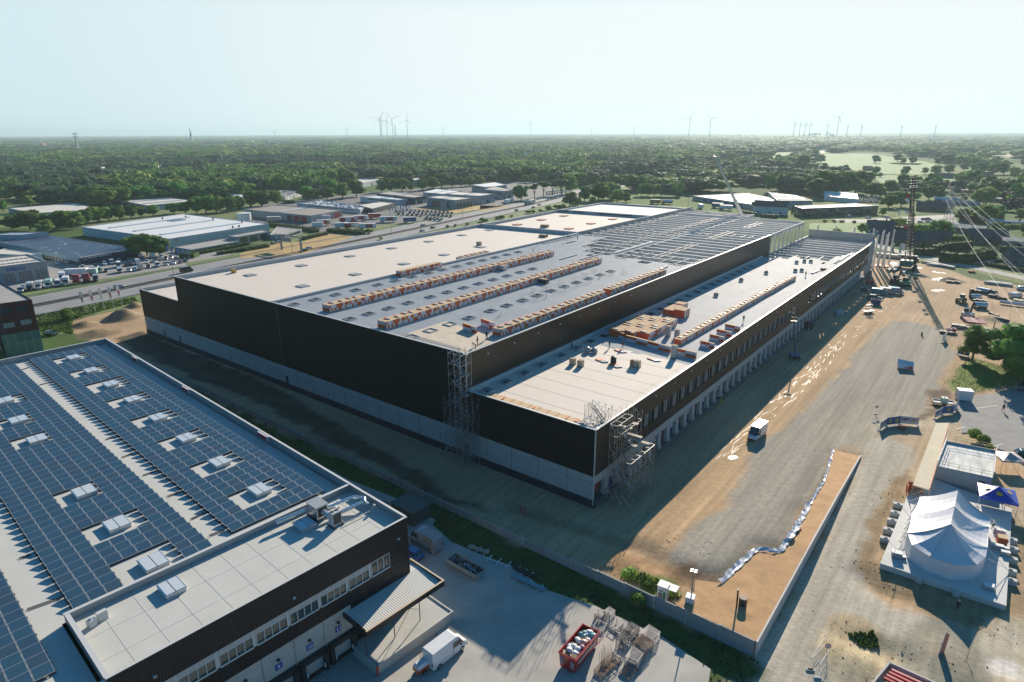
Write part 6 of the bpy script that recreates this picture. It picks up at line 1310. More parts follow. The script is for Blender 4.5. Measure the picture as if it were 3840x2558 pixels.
for p,k,col,lab,far_ in mw:
 c=g(*p);j=min(range(len(MEDD)),key=lambda i:abs(MEDD[i][1]-c[1]));tn=np.array(MEDD[min(j+1,len(MEDD)-1)])-np.array(MEDD[max(j-1,0)]);a=math.atan2(tn[1],tn[0]);place_car(p,a+(math.pi if far_ else 0),col,lab,None)
place_van((1,1650,1462),1.6,'black','black van on the motorway behind the low left roof',None,5.8,2.55)
c=g(3,415,868);trailer('lorry trailer with pale grey side on the motorway, the green lorry',(c[0],c[1]+7,.08),1.85,mat('pale_grey_curtain',(.45,.48,.48),.6),12.5);tractor('green lorry tractor pulling a grey trailer on the motorway',(c[0]+1.8,c[1]-2.5,.08),1.85+math.pi,PG)
c=g(3,245,858);trailer('white lorry trailer left of the green lorry on the motorway',(c[0],c[1],.08),1.85,whit,11);tractor('white lorry tractor of the white lorry on the motorway',(c[0]-2.6,c[1]+9,.08),1.85,PW)
rnd=random.Random(2);far_px=[(3,2060+k*22,538-k*4)for k in range(7)]+[(4,20+k*26,462-k*5)for k in range(8)]+[(4,230+k*22,425-k*3)for k in range(6)]+[(4,640+k*12,380-k*2)for k in range(4)]+[(4,820+k*9,348-k*2)for k in range(5)]
for k,p in enumerate(far_px):
 c=g(*p);j=min(range(len(MEDD)),key=lambda i:abs(MEDD[i][1]-c[1]));ln=offs(MEDD,rnd.choice([5,9,13,-5,-9,-13]))[j]
 place_car((ln[0],ln[1],.1,0),1.65,rnd.choice(['white','silver','dark grey','silver']),'%s tiny car from the near end of the distant motorway traffic'%nth(k+1),'distant motorway traffic',1)
# right side: cars of the far dealers and of the houses
for k,(p,col,lab)in enumerate([((20,2215,815),'white','white van shaped car before the long dark showroom'),((20,1990,800),'silver','silver car under the long dark showroom front'),((18,310,1070),'silver','silver car on the upper road right of the showroom'),((18,130,1125),'dark grey','leftmost dark car below the upper road'),((18,190,1135),'blue','blue car below the upper road'),((18,255,1145),'silver','silver car below the upper road'),((18,860,1100),'dark grey','dark car at the back of the roadside car park'),((18,925,1098),'dark grey','second dark car at the back of the roadside car park'),((18,810,1145),'silver','front left car in the roadside car park'),((18,925,1142),'silver','front middle car in the roadside car park'),((18,1020,1135),'dark grey','front right car in the roadside car park')]):place_car(p,.1,col,lab,None,k%2)
rnd=random.Random(6);k2=0
for r_ in range(4):
 for c_ in range(14):
  k2+=1;place_car((18,-200+c_*27+rnd.uniform(-4,4),775+r_*22),1.2,rnd.choice(['silver','white','dark grey','black']),'%s car, left to right by rows, in the glittering lot behind the tent hall'%nth(k2),'cars in the lot behind the tent hall',rnd.choice([0,1]))
for r_ in range(2):
 for c_ in range(9):
  k2+=1;place_car((3,590+c_*24,760+r_*18-c_*3),2.0,rnd.choice(['silver','white']),'%s car in the tree shaded lot beside the motorway'%nth(c_+1+9*r_),'cars in the tree shaded lot by the motorway',0)
for p,col,L,lab,a in[((20,240,700),whit,8,'white lorry body parked facing us behind the far roof',-.9),((20,440,690),mat('blue_curtain',(.04,.12,.24),.6),9,'blue and white trailer by the blue shutters',.1),((20,540,715),whit,10,'low white trailer with red marks near the crane jib',.1),((3,1545,860),mat('orange_curtain',(.45,.20,.05),.6),9,'orange trailer behind the far left roof corner',.1)]:c=g(*p);trailer(lab,(c[0],c[1],.05),a,col,L)
c=g(3,1650,860);t=thing('tank_trailer','silver tank trailer beside the orange trailer','tank trailer',(c[0],c[1],.05),.1);mb=MB();mb.cyl((-5,0,2.4),(5,0,2.4),1.25,1.25,16);mb.build('tank',alu,t);mb=MB();mb.box(-5,5,-.5,.5,.7,1.2);mb.build('chassis',blk,t);wheels(t,(-4,-2.8),1.0,.5,.3)
# vehicles near us
c=g(14,2160,1120);van('white panel van driving towards us over the dirt beside the shadow edge',(13.0,43.6,0.02),-math.pi/2-.06,PW,6.0,2.75)
c=g(10,1090,1270);van('white long van with open side door, parked on the yard by the ramp',(2.6,-38.4,.12),1.50,PW,5.6,2.6)
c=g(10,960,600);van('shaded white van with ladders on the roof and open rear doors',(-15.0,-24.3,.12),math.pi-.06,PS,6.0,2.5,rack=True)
car('blue car half hidden behind the dark office corner',(-14.8,-27.6,.12),math.pi,PB)
for k in range(9):place_car((-27.5-5.6*k-(k%2)*.5,-22.2+.1*k,.0,0),2.2,['silver','dark grey','white','black','silver','dark grey','blue','black','dark grey'][k],'%s car from the right in the shade behind the solar roof parapet'%nth(k+1),'cars parked in the shade behind the solar roof')
car('black car parked on the drive between lawn and brick office',(g(5,450,605)[0],g(5,450,605)[1],.03),.5,PK)
car('black car in the car park at the right edge of the picture',(g(12,1360,310)[0]+1.5,g(12,1360,310)[1],.15),.25,PK)
car('dark car hidden under the big tree at the right edge',(g(8,2290,1160)[0]+2,g(8,2290,1160)[1],.15),.25,PD)
# ---------------------------------------------------------------- the slab with the marquee and the roof terrace cabin
canvas=mat('tent_canvas',(.74,.74,.76),.45,bump=.01,bscale=1.5);slabm=mat('slab_concrete',(.60,.60,.57),.85,var=.06,scale=.4,detail=9);ply=mat('plywood',(.60,.53,.38),.85,var=.06,scale=.5);cabw=mat('cabin_wall',(.34,.39,.40),.8,var=.06,scale=1);olive=mat('olive_rail',(.30,.28,.11),.6);bnb=mat('banner_blue',(.04,.12,.34),.6);yel=mat('banner_yellow',(.65,.42,.02),.6);bwh=mat('banner_white',(.60,.63,.66),.6)
mb=MB();mb.prism([(40.8,11.6),(55.4,11.8),(55.3,40.6),(43.6,44.0),(41.2,39.5)],-.2,1.0);o=mb.build('concrete_slab',slabm);tag(o,'pale raised concrete slab carrying the white marquee','slab')
t=thing('marquee','large white marquee with three ridge peaks standing on the pale slab','marquee',(48.4,23.5,1.0));Z=1.0
PK_=[g(24,1272,580,7.0),g(24,1325,350,7.0),g(24,1370,130,7.0)]  # peaks
LW=[g(24,705,690,3.6),g(24,760,440,3.6),g(24,870,215,3.6)];RW_=[g(24,1755,890,3.6),g(24,1775,620,3.6),g(24,1800,500,3.6)]
FW=[g(24,705,690,3.6),g(24,765,850,3.5),g(24,1000,1000,3.5),g(24,1320,1110,3.5),g(24,1610,1110,3.5),g(24,1730,1010,3.5),g(24,1755,890,3.6)]
def sag(a,b_,n,s):return[a+(b_-a)*k/n-np.array([0,0,s*4*(k/n)*(1-k/n)])for k in range(n+1)]
def patch(mb,A,B_,s,n=6,mi=0):  # surface between two rails of points, sagging in between
 for(a0,a1),(b0,b1)in zip(zip(A[:-1],A[1:]),zip(B_[:-1],B_[1:])):
  r0,r1=sag(a0,b0,n,s),sag(a1,b1,n,s)
  for k in range(n):mb.quad(r0[k],r1[k],r1[k+1],r0[k+1],mi)
mb=MB();sub=lambda L_,n,s:[p for a,b_ in zip(L_[:-1],L_[1:])for p in sag(a,b_,n,s)[:-1]]+[L_[-1]]
patch(mb,sub(PK_,4,.45),sub(LW,4,.25),.35);patch(mb,sub(RW_,4,.25),sub(PK_,4,.45),.55)
fr=sub(FW,4,.05);patch(mb,[PK_[0]]*len(fr),fr,.55)
bk=[LW[-1],(LW[-1]+RW_[-1])/2+np.array([-.3,2.6,0]),RW_[-1]];bk=sub(bk,4,.1);patch(mb,[PK_[2]]*len(bk),bk[::-1],.4);mb.build('roof_canvas',canvas,t,world=True,smooth=True)
mb=MB();rim=fr
cen_=sum(fr)/len(fr)
for a,b_ in zip(rim[:-1],rim[1:]):mb.quad((a[0],a[1],Z),(b_[0],b_[1],Z),tuple(b_-[0,0,.02]),tuple(a-[0,0,.02]))
for Lx in(LW,RW_,bk):
 for a,b_ in zip(Lx[:-1],Lx[1:]):mb.quad((a[0],a[1],Z),(b_[0],b_[1],Z),tuple(b_-[0,0,.02]),tuple(a-[0,0,.02]))
mb.build('side_wall',canvas,t,world=True)
for a,b_ in[(PK_[i],LW[i])for i in range(3)]+[(PK_[i],RW_[i])for i in range(3)]+[(PK_[0],FW[2]),(PK_[0],FW[4])]:
 mb=MB();s=sag(a,b_,6,.45)
 for p,q_ in zip(s[:-1],s[1:]):mb.bar(p+[0,0,.02],q_+[0,0,.02],.05)
 mb.build('seam',para,t,world=True)
wts=[(24,585,330),(24,548,438),(24,510,540),(24,462,662),(24,420,780),(24,875,1290),(24,1360,1465),(24,2050,1320),(24,2045,1195),(24,2060,1040),(24,2070,905),(24,2060,790)]
conc_w=mat('weight_concrete',(.55,.55,.52),.85)
wb0=None
for k,p in enumerate(wts):
 c=g(*p,.5);lab='%s concrete tent weight, counted from the far left round the front of the slab'%nth(k+1)
 if wb0 is None:wb0=thing('tent_weight',lab,'concrete weight',(c[0],c[1],0),.15,'concrete weights round the slab');mb=MB();mb.cbox((0,0,0),(1.5,.75,.85));mb.cbox((0,0,.85),(.5,.3,.12));mb.build('block',conc_w,wb0);mb=MB();mb.bar((-.12,0,.97),(.12,0,1.05),.05);mb.build('lifting_eye',galv,wb0)
 else:dup(wb0,(c[0],c[1],0),.15 if k not in(5,6)else 1.4,lab)
for k,(a,b_)in enumerate([((24,620,310),(24,880,230)),((24,1800,500),(24,2050,760)),((24,1010,1005),(24,880,1250)),((24,1755,890),(24,2040,1200)),((24,1760,1030),(24,2040,1180)),((24,450,790),(24,620,950))]):
 p,q_=g(*a,3.4 if k!=0 else 1.2),g(*b_,1.1 if k!=0 else 3.5);mb=MB();mb.bar(p,q_,.05);tag(mb.build('guy_rope',whit),'%s tight white guy rope of the marquee'%nth(k+1),'rope')
bar0=None
for k,p in enumerate([(24,760,440),(24,720,545),(24,680,660),(24,640,770),(24,600,930)]):
 c=g(*p,1.0);lab='%s white crowd barrier on the slab left of the marquee'%nth(k+1)
 if bar0 is None:
  bar0=thing('crowd_barrier',lab,'barrier',(c[0],c[1],1.0),1.45,'crowd barriers beside the marquee');mb=MB()
  for i in range(9):mb.bar((-1.1+i*.275,0,.15),(-1.1+i*.275,0,1.05),.03)
  mb.bar((-1.1,0,1.05),(1.1,0,1.05),.045);mb.bar((-1.1,0,.15),(1.1,0,.15),.045);mb.build('bars',whit,bar0);mb=MB();mb.box(-.9,-.85,-.3,.3,0,.06);mb.box(.85,.9,-.3,.3,0,.06);mb.build('feet',whit,bar0)
 else:dup(bar0,(c[0],c[1],1.0),1.45,lab)
for p,lab,d in[((24,560,1010),'grey machine box at the near left corner of the slab',(1.3,.9,.9)),((24,635,1025),'low grey box beside the machine box on the slab',(1.0,.5,.4)),((24,1770,1420),'pale box lying on the shaded part of the slab',(1.2,.9,.6)),((24,1930,820),'orange and tan crate among the clutter right of the marquee',(1.2,1.2,1.1)),((24,1960,920),'silver case in the clutter right of the marquee',(1.2,.6,.6)),((24,1980,980),'second silver case in the clutter right of the marquee',(1.1,.6,.6)),((24,1880,900),'white table in the clutter right of the marquee',(1.4,.7,.7)),((24,1900,700),'pale blue box nearest the marquee side wall',(1.6,.5,.7))]:
 c=g(*p,1.0);tt=thing('equipment_case',lab,'equipment case',(c[0],c[1],1.0),.2);mb=MB();mb.cbox((0,0,.05),(d[0],d[1],d[2]-.08));mb.build('case_body',orng if 'orange' in lab else(acm if 'grey' in lab else alu),tt);mb=MB();mb.cbox((0,0,d[2]-.03),(d[0]*1.02,d[1]*1.02,.06));mb.build('lid',tanb if 'orange' in lab else whit,tt)
# cabin with terrace roof
CB=[g(12,905,372,3.2),g(12,1218,440,3.2),g(12,1236,285,3.2),g(12,960,232,3.2)]
t=thing('site_cabin','grey walled site cabin with a railed flat concrete roof beside the plywood ramp','cabin',(CB[0][0],CB[0][1],0));mb=MB();cc_=sum(CB)/4
for i in range(4):
 a,b_=CB[i],CB[(i+1)%4];ia,ib=a+(cc_-a)*.02,b_+(cc_-b_)*.02;mb.quad((a[0],a[1],0),(b_[0],b_[1],0),(b_[0],b_[1],3.45),(a[0],a[1],3.45));mb.quad((ia[0],ia[1],3.0),(ib[0],ib[1],3.0),(ib[0],ib[1],3.45),(ia[0],ia[1],3.45));mb.quad((a[0],a[1],3.45),(b_[0],b_[1],3.45),(ib[0],ib[1],3.45),(ia[0],ia[1],3.45),1)
mb.build('wall',[cabw,slabm],t,world=True);mb=MB();mb.poly([(p[0],p[1],3.05)for p in CB]);mb.build('terrace_roof',mat('stained_concrete',(.62,.63,.60),.85,var=.28,scale=.8,detail=8,stretch=(1,.25,1)),t,world=True)
for z in(4.0,4.5):
 for i in(0,1,2,3):
  mb=MB();a,b_=CB[i],CB[(i+1)%4];mb.bar((a[0],a[1],z),(b_[0],b_[1],z),.06)
  if z>4.2:
   for k in range(6):s=k/5;p=a+(b_-a)*s;mb.bar((p[0],p[1],3.45),(p[0],p[1],4.5),.05)
  mb.build('railing',olive if i in(0,2)else whit,t,world=True)
wv=CB[1]-CB[0];n_=np.array((wv[1],-wv[0],0))/np.linalg.norm(wv);p=CB[0]+wv*.78;q_=CB[0]+wv*.9;mb=MB();mb.prism([tuple((p+n_*.04)[:2]),tuple((q_+n_*.04)[:2]),tuple((q_-n_*.04)[:2]),tuple((p-n_*.04)[:2])],1.5,2.4);mb.build('window',gls2,t,world=True)
ra=[g(12,775,470,1.0),g(12,868,497,1.0),g(12,978,128,3.3),g(12,905,128,3.3)];ra[2]=g(12,978,128,3.3);
RZ=[3.2,3.2,3.2,3.2];ra=[g(12,775,472,3.2),g(12,868,498,3.2),g(12,978,127,3.2),g(12,904,127,3.2)]
t=thing('plywood_walkway','long raised plywood walkway leading past the cabin roof','walkway',(ra[0][0],ra[0][1],0));mb=MB();mb.add([tuple(p)for p in ra]+[(p[0],p[1],3.0)for p in ra],[(0,1,2,3),(7,6,5,4),(0,4,5,1),(1,5,6,2),(2,6,7,3),(3,7,4,0)]);mb.build('deck',ply,t,world=True)
mb=MB();mb.bar(ra[1]+[0,0,.1],ra[2]+[0,0,.1],.1,.25);mb.build('orange_edge',mat('edge_orange',(.48,.13,.05),.7),t,world=True)
for k in range(6):
 for a,b_ in((ra[0],ra[3]),(ra[1],ra[2])):p=a+(b_-a)*(k+.1)/5.4;mb=MB();mb.cyl((p[0],p[1],0),(p[0],p[1],3.0),.06,.06,6);mb.build('prop',galv,t,world=True)
c=g(24,800,150,1.6);t=thing('stair_box','open orange edged stair box at the foot of the plywood walkway','stair',(c[0],c[1],1.0),.2);mb=MB();mb.box(-1.2,-1.1,-1,1,0,1.8);mb.box(-1.2,1.4,.95,1.05,0,1.8);mb.build('side_panel',MATS['edge_orange'],t)
for k in range(5):mb=MB();mb.box(-.9+k*.4,-.5+k*.4,-.9,.9,.1+.3*k,.18+.3*k);mb.build('step',ply,t)
# blue pavilion tent and the brown and white one
def gazebo(c,s,hw,hp,m,lab,logo=True,mside=None,rz=.12,z=0):
 t=thing('pavilion_tent',lab,'pavilion tent',(c[0],c[1],z),rz);mb=MB();n=4;E_=[(-s,-s),(s,-s),(s,s),(-s,s)]
 for i in range(4):
  a,b_=np.array((*E_[i],hw)),np.array((*E_[(i+1)%4],hw));ap=np.array((0,0,hp));prev=None
  for k in range(6):
   u=k/5;l=a+(ap-a)*u-np.array([0,0,.5*u*(1-u)]);r_=b_+(ap-b_)*u-np.array([0,0,.5*u*(1-u)])
   if prev is not None:mb.quad(prev[0],prev[1],r_,l)
   prev=(l,r_)
  mb.quad((*E_[i],hw-.3),(*E_[(i+1)%4],hw-.3),(*E_[(i+1)%4],hw),(*E_[i],hw))
 mb.build('canopy',m,t)
 for x,y in E_:mb=MB();mb.cyl((x*.98,y*.98,0),(x*.98,y*.98,hw),.04,.04,6);mb.build('leg',alu,t)
 if logo:
  for i,(nx_,ny_)in enumerate([(0,-1),(1,0),(-1,0)]):
   mb=MB();cxy=(nx_*s*.55,ny_*s*.55,hw+(hp-hw)*.42);up=np.array((-nx_,-ny_,(hp-hw)/s));up/=np.linalg.norm(up);rt_=np.cross(up,(nx_,ny_,0));rt_=np.array((-ny_,nx_,0.));nn=np.cross(rt_,up)
   P_=lambda a,r:np.array(cxy)+rt_*math.cos(a)*r+up*math.sin(a)*r+nn*.14
   mb.poly([P_(2*math.pi*k/14,.42)for k in range(14)]);mb.build('round_emblem',yel,t)
 if mside:
  for i in mside:mb=MB();mb.quad((*E_[i],0),(*E_[(i+1)%4],0),(*E_[(i+1)%4],hw),(*E_[i],hw));mb.build('side_curtain',m,t)
 return t
c=g(24,1870,230,2.2);gazebo(c,2.6,2.9,4.2,mat('tent_blue',(.012,.055,.42),.5),'royal blue pavilion tent with yellow round emblems behind the marquee',z=.1)
c=g(23,2080,1290,0);gazebo((c[0],c[1]+2.5),2.0,2.3,3.2,mat('tent_copper',(.50,.30,.24),.5,var=.5,scale=.4,col2=(.68,.66,.66)),'open sided white and copper pavilion tent right of the cabin',False,rz=.5)
# banners on site fences
def banner(p,q_,h,lab,kind,z=0):
 p,q_=np.array(p,float),np.array(q_,float);p[2]=q_[2]=z;d=q_-p;l=np.linalg.norm(d);r_=d/l;t=thing('banner_fence',lab,'banner',(p[0],p[1],z));n=np.array((r_[1],-r_[0],0));mb=MB();mb.bar(p+[0,0,h*.5+.25],q_+[0,0,h*.5+.25],.03,h);m=bwh if kind in 'HC' else bnb;mb.build('banner_sheet',m,t,world=True)
 if kind=='H':
  mb=MB();ch='HEYLEN';text_mesh(mb,'HEY',p+r_*l*.07+n*.03+[0,0,.25+h*.45],r_,(0,0,1),h*.34,width=l*.43,bold=.03);mb.build('lettering',mat('maroon_letter',(.20,.02,.05),.6),t,world=True);mb=MB();text_mesh(mb,'LEN',p+r_*l*.52+n*.03+[0,0,.25+h*.45],r_,(0,0,1),h*.34,width=l*.40,bold=.03);mb.build('lettering',mat('red_letter',(.55,.09,.03),.6),t,world=True)
  mb=MB();mb.bar(p+r_*l*.12+n*.03+[0,0,.25+h*.27],p+r_*l*.88+n*.03+[0,0,.25+h*.27],.02,h*.07);mb.build('small_print',para,t,world=True)
 if kind in 'L1':
  for s in((.27,.73)if kind=='L' else(.55,)):
   c=p+r_*l*s+n*.04+np.array([0,0,.25+h*.5]);R_=h*.27;mb=MB();mb.poly([c+r_*math.cos(a)*R_+np.array([0,0,math.sin(a)*R_])for a in np.linspace(0,2*math.pi,15)[:-1]]);mb.build('round_emblem',yel,t,world=True)
   mb=MB();mb.bar(c-r_*R_*.6+n*.02,c+r_*R_*.6+n*.02,.02,R_*.3);mb.build('emblem_band',MATS['blue_letter']if 'blue_letter' in MATS else bnb,t,world=True)
 mb=MB()
 for s in(0,1):c=p+d*s;mb.cyl((c[0],c[1],z),(c[0],c[1],z+h+.4),.035,.035,6);
 mb.build('fence_post',galv,t,world=True)
 for s in(0,1):c=p+d*s;mb=MB();mb.cbox((c[0],c[1],z),(.7,.25,.16),math.atan2(r_[1],r_[0])+1.57);mb.build('concrete_foot',conc_w,t,world=True)
B_=[g(23,190,662),g(23,288,592),g(23,492,565),g(23,768,590)]
banner(B_[0],B_[1],1.75,'short white banner with red letters, leftmost of the bent banner row','H');banner(B_[1],B_[2],1.75,'blue banner with two yellow round emblems in the bent banner row','L');banner(B_[2],B_[3],1.75,'long white banner reading HEYLEN at the end of the bent row','H')
B2=[g(23,1012,490),g(23,1120,425),g(23,1290,400),g(23,1350,330)]
banner(B2[0],B2[1],1.75,'short white HEYLEN banner beside the walkway head','H');banner(B2[1],B2[2],1.75,'deep blue banner with one yellow emblem beside the walkway head','1');banner(B2[2],B2[3],1.75,'narrow white banner seen edge on before the white trailer','C')
c0_,c1_=g(8,1835,885),g(8,1925,905);banner(c0_,c1_,1.8,'light blue banner with yellow emblem below the slender green tree','1')
c0_,c1_=g(8,1715,800),g(8,1740,770);banner(c0_,c1_,2.0,'white banner standing alone by the dark fence bend','C')
t=thing('mesh_fence','bent wire mesh fence running from the lone white banner round the yard','fence',(g(8,1735,760)[0],g(8,1735,760)[1],0));fp=[g(8,*p)for p in[(1735,770),(1760,725),(1850,720),(1960,705),(2050,700)]]
for a,b_ in zip(fp[:-1],fp[1:]):
 mb=MB();n=14
 for k in range(n+1):p=a+(b_-a)*k/n;mb.bar((p[0],p[1],.1),(p[0],p[1],2.0),.02)
 for z in(.15,.7,1.3,2.0):mb.bar((a[0],a[1],z),(b_[0],b_[1],z),.03)
 mb.build('mesh_panel',galv,t,world=True)
for k,(p,q_)in enumerate([((25,100,740),(25,270,480)),((25,115,740),(25,245,600)),((25,185,820),(25,290,640)),((23,120,540),(23,190,600))]):
 a,b_=g(*p),g(*q_);tt=thing('fence_panel',['outer mesh fence panel leaning by the bottom speed sign','inner mesh fence panel by the bottom speed sign','lowest mesh fence panel by the bottom speed sign','bare fence panel left of the bent banner row'][k],'fence panel',(a[0],a[1],0));mb=MB()
 for z in(.1,1.9):mb.bar((a[0],a[1],z),(b_[0],b_[1],z),.04)
 for i in range(8):c=a+(b_-a)*i/7;mb.bar((c[0],c[1],.1),(c[0],c[1],1.9),.02)
 mb.build('mesh',whit if k==2 else galv,tt,world=True);mb=MB();mb.cbox((a[0],a[1],0),(.8,.3,.18),.5);mb.build('foot',conc_w,tt,world=True)
def roadsign(p,yt,lab,z=0,r=.33):
 b_=g(*p);h=hgt2((p[0],p[1],yt),p);t=thing('speed_sign',lab,'road sign',(b_[0],b_[1],0),YAW-.1);mb=MB();mb.cyl((0,0,0),(0,0,h),.03,.03,6);mb.build('post',galv,t)
 tl=lambda a,r_,o:(math.cos(a)*r_,-.05-o,h+math.sin(a)*r_);mb=MB();mb.add([tl(a,r,0)for a in np.linspace(0,2*math.pi,19)[:-1]],[tuple(range(18))]);d_=mb.build('red_ring',mat('sign_red',(.45,.02,.02),.5),t);mb=MB();mb.add([tl(a,r*.72,.01)for a in np.linspace(0,2*math.pi,19)[:-1]],[tuple(range(18))]);mb.build('white_disc',white,d_)
 mb=MB();text_mesh(mb,'5',(-.09,-.07,h-.12),(1,0,0),(0,0,1),.24,depth=.01,bold=.03);mb.build('number',blk,d_);mb=MB();mb.cbox((0,0,0),(.7,.3,.15));mb.build('foot',blk,t)
roadsign((23,135,410),300,'round red speed sign left of the bent banner row');roadsign((25,270,610),480,'round red speed sign at the bottom road junction',r=.36)
c=g(23,525,640);mb=MB();mb.cbox((c[0],c[1],0),(1.3,.5,.9),.35);mb.cbox((c[0],c[1],.9),(1.5,.65,.12),.35,1);tag(mb.build('timber_chest',[mat('red_timber',(.25,.12,.09),.8),mat('red_timber_top',(.33,.17,.13),.8)]),'dark red timber chest in the shade of the bent banners','chest')
def boxunit(c,d,rz,m,lab,nm,cat,extra=None,z=0):
 t=thing(nm,lab,cat,(c[0],c[1],z),rz);mb=MB();mb.cbox((0,0,.25),d);mb.build('body',m,t);mb=MB();mb.cbox((0,0,.25+d[2]),(d[0]+.06,d[1]+.06,.05));mb.build('roof',whit,t)
 for s in(-.25,.25):mb=MB();mb.box(s*d[0]-.3,s*d[0]+.3,-d[1]/2-.02,-d[1]/2,.4,2.0 if d[2]>1.7 else d[2]*.9);mb.build('door',bwh,t)
 mb=MB();mb.cbox((0,0,0),(d[0]*.9,d[1]*.8,.25));mb.build('undercarriage',blk,t);return t
c=(g(23,1390,225)+g(23,1500,215))/2;boxunit((c[0]-.1,c[1]+.7),(3.0,2.2,2.3),.35,PW,'white box trailer with a toilet door at the car park edge','toilet_trailer','trailer',z=.1)
c=g(23,1140,270);t=thing('flatbed_trailer','open grey trailer frame carrying a pale green water tank','trailer',(c[0],c[1],0),.35);mb=MB();mb.box(-2.2,2.2,-1.1,-.95,.6,.85);mb.box(-2.2,2.2,.95,1.1,.6,.85);mb.box(-2.2,-2.05,-1.1,1.1,.6,.85);mb.box(2.05,2.2,-1.1,1.1,.6,.85);mb.box(-2.2,2.2,-1,1,.55,.62);mb.bar((-2.2,0,.6),(-3.6,.3,.6),.12);mb.build('frame',acm,t);wheels(t,(.2,),1.0,.3)
mb=MB();mb.cbox((.1,0,.65),(1.25,1.25,1.15));mb.build('tank',mat('pale_green_plastic',(.48,.56,.44),.4),t);mb=MB();mb.cyl((.1,0,1.8),(.1,0,1.88),.2,.2,10);mb.build('cap',blk,t)
c=g(22,1460,595,1.0);c2=g(22,1460,600);t=thing('portable_toilet','white and green portable toilet behind the concrete wall','portable toilet',(g(22,1450,610,1.2)[0],-13.6,.4),.1);mb=MB();mb.cbox((0,0,0),(1.25,1.25,2.25));mb.build('cubicle',PW,t);mb=MB();mb.cbox((0,0,2.25),(1.4,1.4,.12));mb.cbox((1.2,.2,2.1),(1.3,1.4,.06));mb.build('roof',whit,t)
gpm=mat('green_print2',(.03,.25,.10),.5)
mb=MB();mb.box(-.5,.5,-.66,-.64,.3,.42);mb.box(.2,.5,-.66,-.64,.5,1.6);mb.box(-.5,.1,-.66,-.64,1.5,1.7);mb.build('green_print',gpm,t)
for k in range(5):mb=MB();mb.box(-.5,.1,-.66,-.64,.55+k*.17,.64+k*.17);mb.build('vent_slot',blk,t)
t=thing('lighting_tower','white lighting tower with a tall mast beside the concrete wall corner','lighting tower',(g(22,1795,700,1.5)[0],-13.9,.9),.2);mb=MB();mb.cbox((0,0,.2),(1.1,1.1,1.9));mb.build('cabinet',PW,t);mb=MB();mb.cyl((.1,0,2.1),(.1,0,5.8),.08,.05,8);mb.build('mast',galv,t)
for dx,dy in((-.25,-.2),(.25,-.2),(-.25,.2),(.25,.2)):mb=MB();mb.cbox((.1+dx,dy,5.7),(.35,.2,.3),.4);mb.build('floodlight',alu,t)
mb=MB();mb.cbox((0,0,0),(1.5,1.4,.2));mb.build('skid',galv,t);mb=MB();mb.box(-.35,.35,-.57,-.55,1.0,1.1);mb.box(-.3,.3,-.57,-.55,1.2,1.3);mb.build('print_lines',greyd,t)
# ---------------------------------------------------------------- the yard in front
c=(15.4,-31.0);t=thing('rubbish_skip','long red open skip heaped with white and green rubbish bags','skip',(15.35,-28.7,.12),math.pi/2+.03);mb=MB()
def skipbody(mb,L,Wd,H,mi=0):
 o=[(-L/2,-Wd/2),(L/2,-Wd/2),(L/2,Wd/2),(-L/2,Wd/2)];b_=[(x*.96,y*.86)for x,y in o];i_=[(x*.975,y*.95)for x,y in o]
 for k in range(4):j=(k+1)%4;mb.quad((*b_[k],.15),(*b_[j],.15),(*o[j],H),(*o[k],H),mi);mb.quad((*o[k],H),(*o[j],H),(*i_[j],H),(*i_[k],H),mi);mb.quad((*i_[j],H),(*i_[k],H),(*b_[k],.3),(*b_[j],.3),mi)
 mb.quad(*[(*p,.3)for p in b_],mi);mb.quad(*[(*p,.15)for p in b_[::-1]],mi)
skipbody(mb,5.6,2.25,2.2);mb.build('tub',PR,t);mb=MB()
for s in(-1,1):
 mb.box(-2.85,2.85,s*1.13-.06,s*1.13+.06,2.12,2.26)
 for k in range(6):mb.bar((-2.5+k*1.0,s*1.0,.3),(-2.5+k*1.0,s*1.12,2.1),.08)
mb.build('rim_and_ribs',PR,t)
for s in(-1,1):
 mb=MB()
 for k in range(5):mb.bar((-2.83,s*.72-.25,.75+k*.2),(-2.83,s*.72+.25,.95+k*.2),.02,.09,up=(1,0,0))
 mb.build('warning_stripes',whit,t)
mb=MB()
for k in range(11):mb.box(-2.1+k*.38,-1.82+k*.38,-1.15,-1.13,1.15,1.45)
mb.build('white_print',whit,t)
rr_=random.Random(14);bags=[('rubbish_bag',whit,14),('rubbish_bag',mat('green_bag',(.20,.42,.40),.4),5),('rubbish_bag',mat('pinkish_bag',(.50,.32,.30),.5),4)];k=0
for nm,m,n in bags:
 for i in range(n):
  x,y=rr_.uniform(-2.2,2.3),rr_.uniform(-.75,.75)
  if m is bags[1][1]:x=rr_.uniform(1.3,2.3)
  mb=MB();r_=rr_.uniform(.28,.5);mb.ball((0,0,0),r_,r_*.85,r_*.7,0,8,6,.22);k+=1;lab='%s %s in the red skip'%(nth(k),{0:'white bag',1:'green bag',2:'pinkish bag'}[bags.index((nm,m,n))]);o=mb.build(nm,m,smooth=True);p=t.matrix_basis@Vector((x,y,1.75+rr_.uniform(0,.35)));o.location=p;tag(o,lab,'rubbish bag','rubbish bags in the red skip')
mb=MB()
for i in range(26):mb.cbox((rr_.uniform(-2.4,1.6),rr_.uniform(-.8,.8),1.55+rr_.uniform(0,.35)),(rr_.uniform(.3,.9),rr_.uniform(.3,.7),rr_.uniform(.05,.3)),rr_.uniform(0,3),rr_.randint(0,3))
o=mb.build('loose_rubbish',[mat('cardboard',(.42,.32,.20),.85),whit,blk,mat('rubbish_brown',(.22,.15,.10),.9)]);o.matrix_basis=t.matrix_basis.copy();o['kind']='stuff'
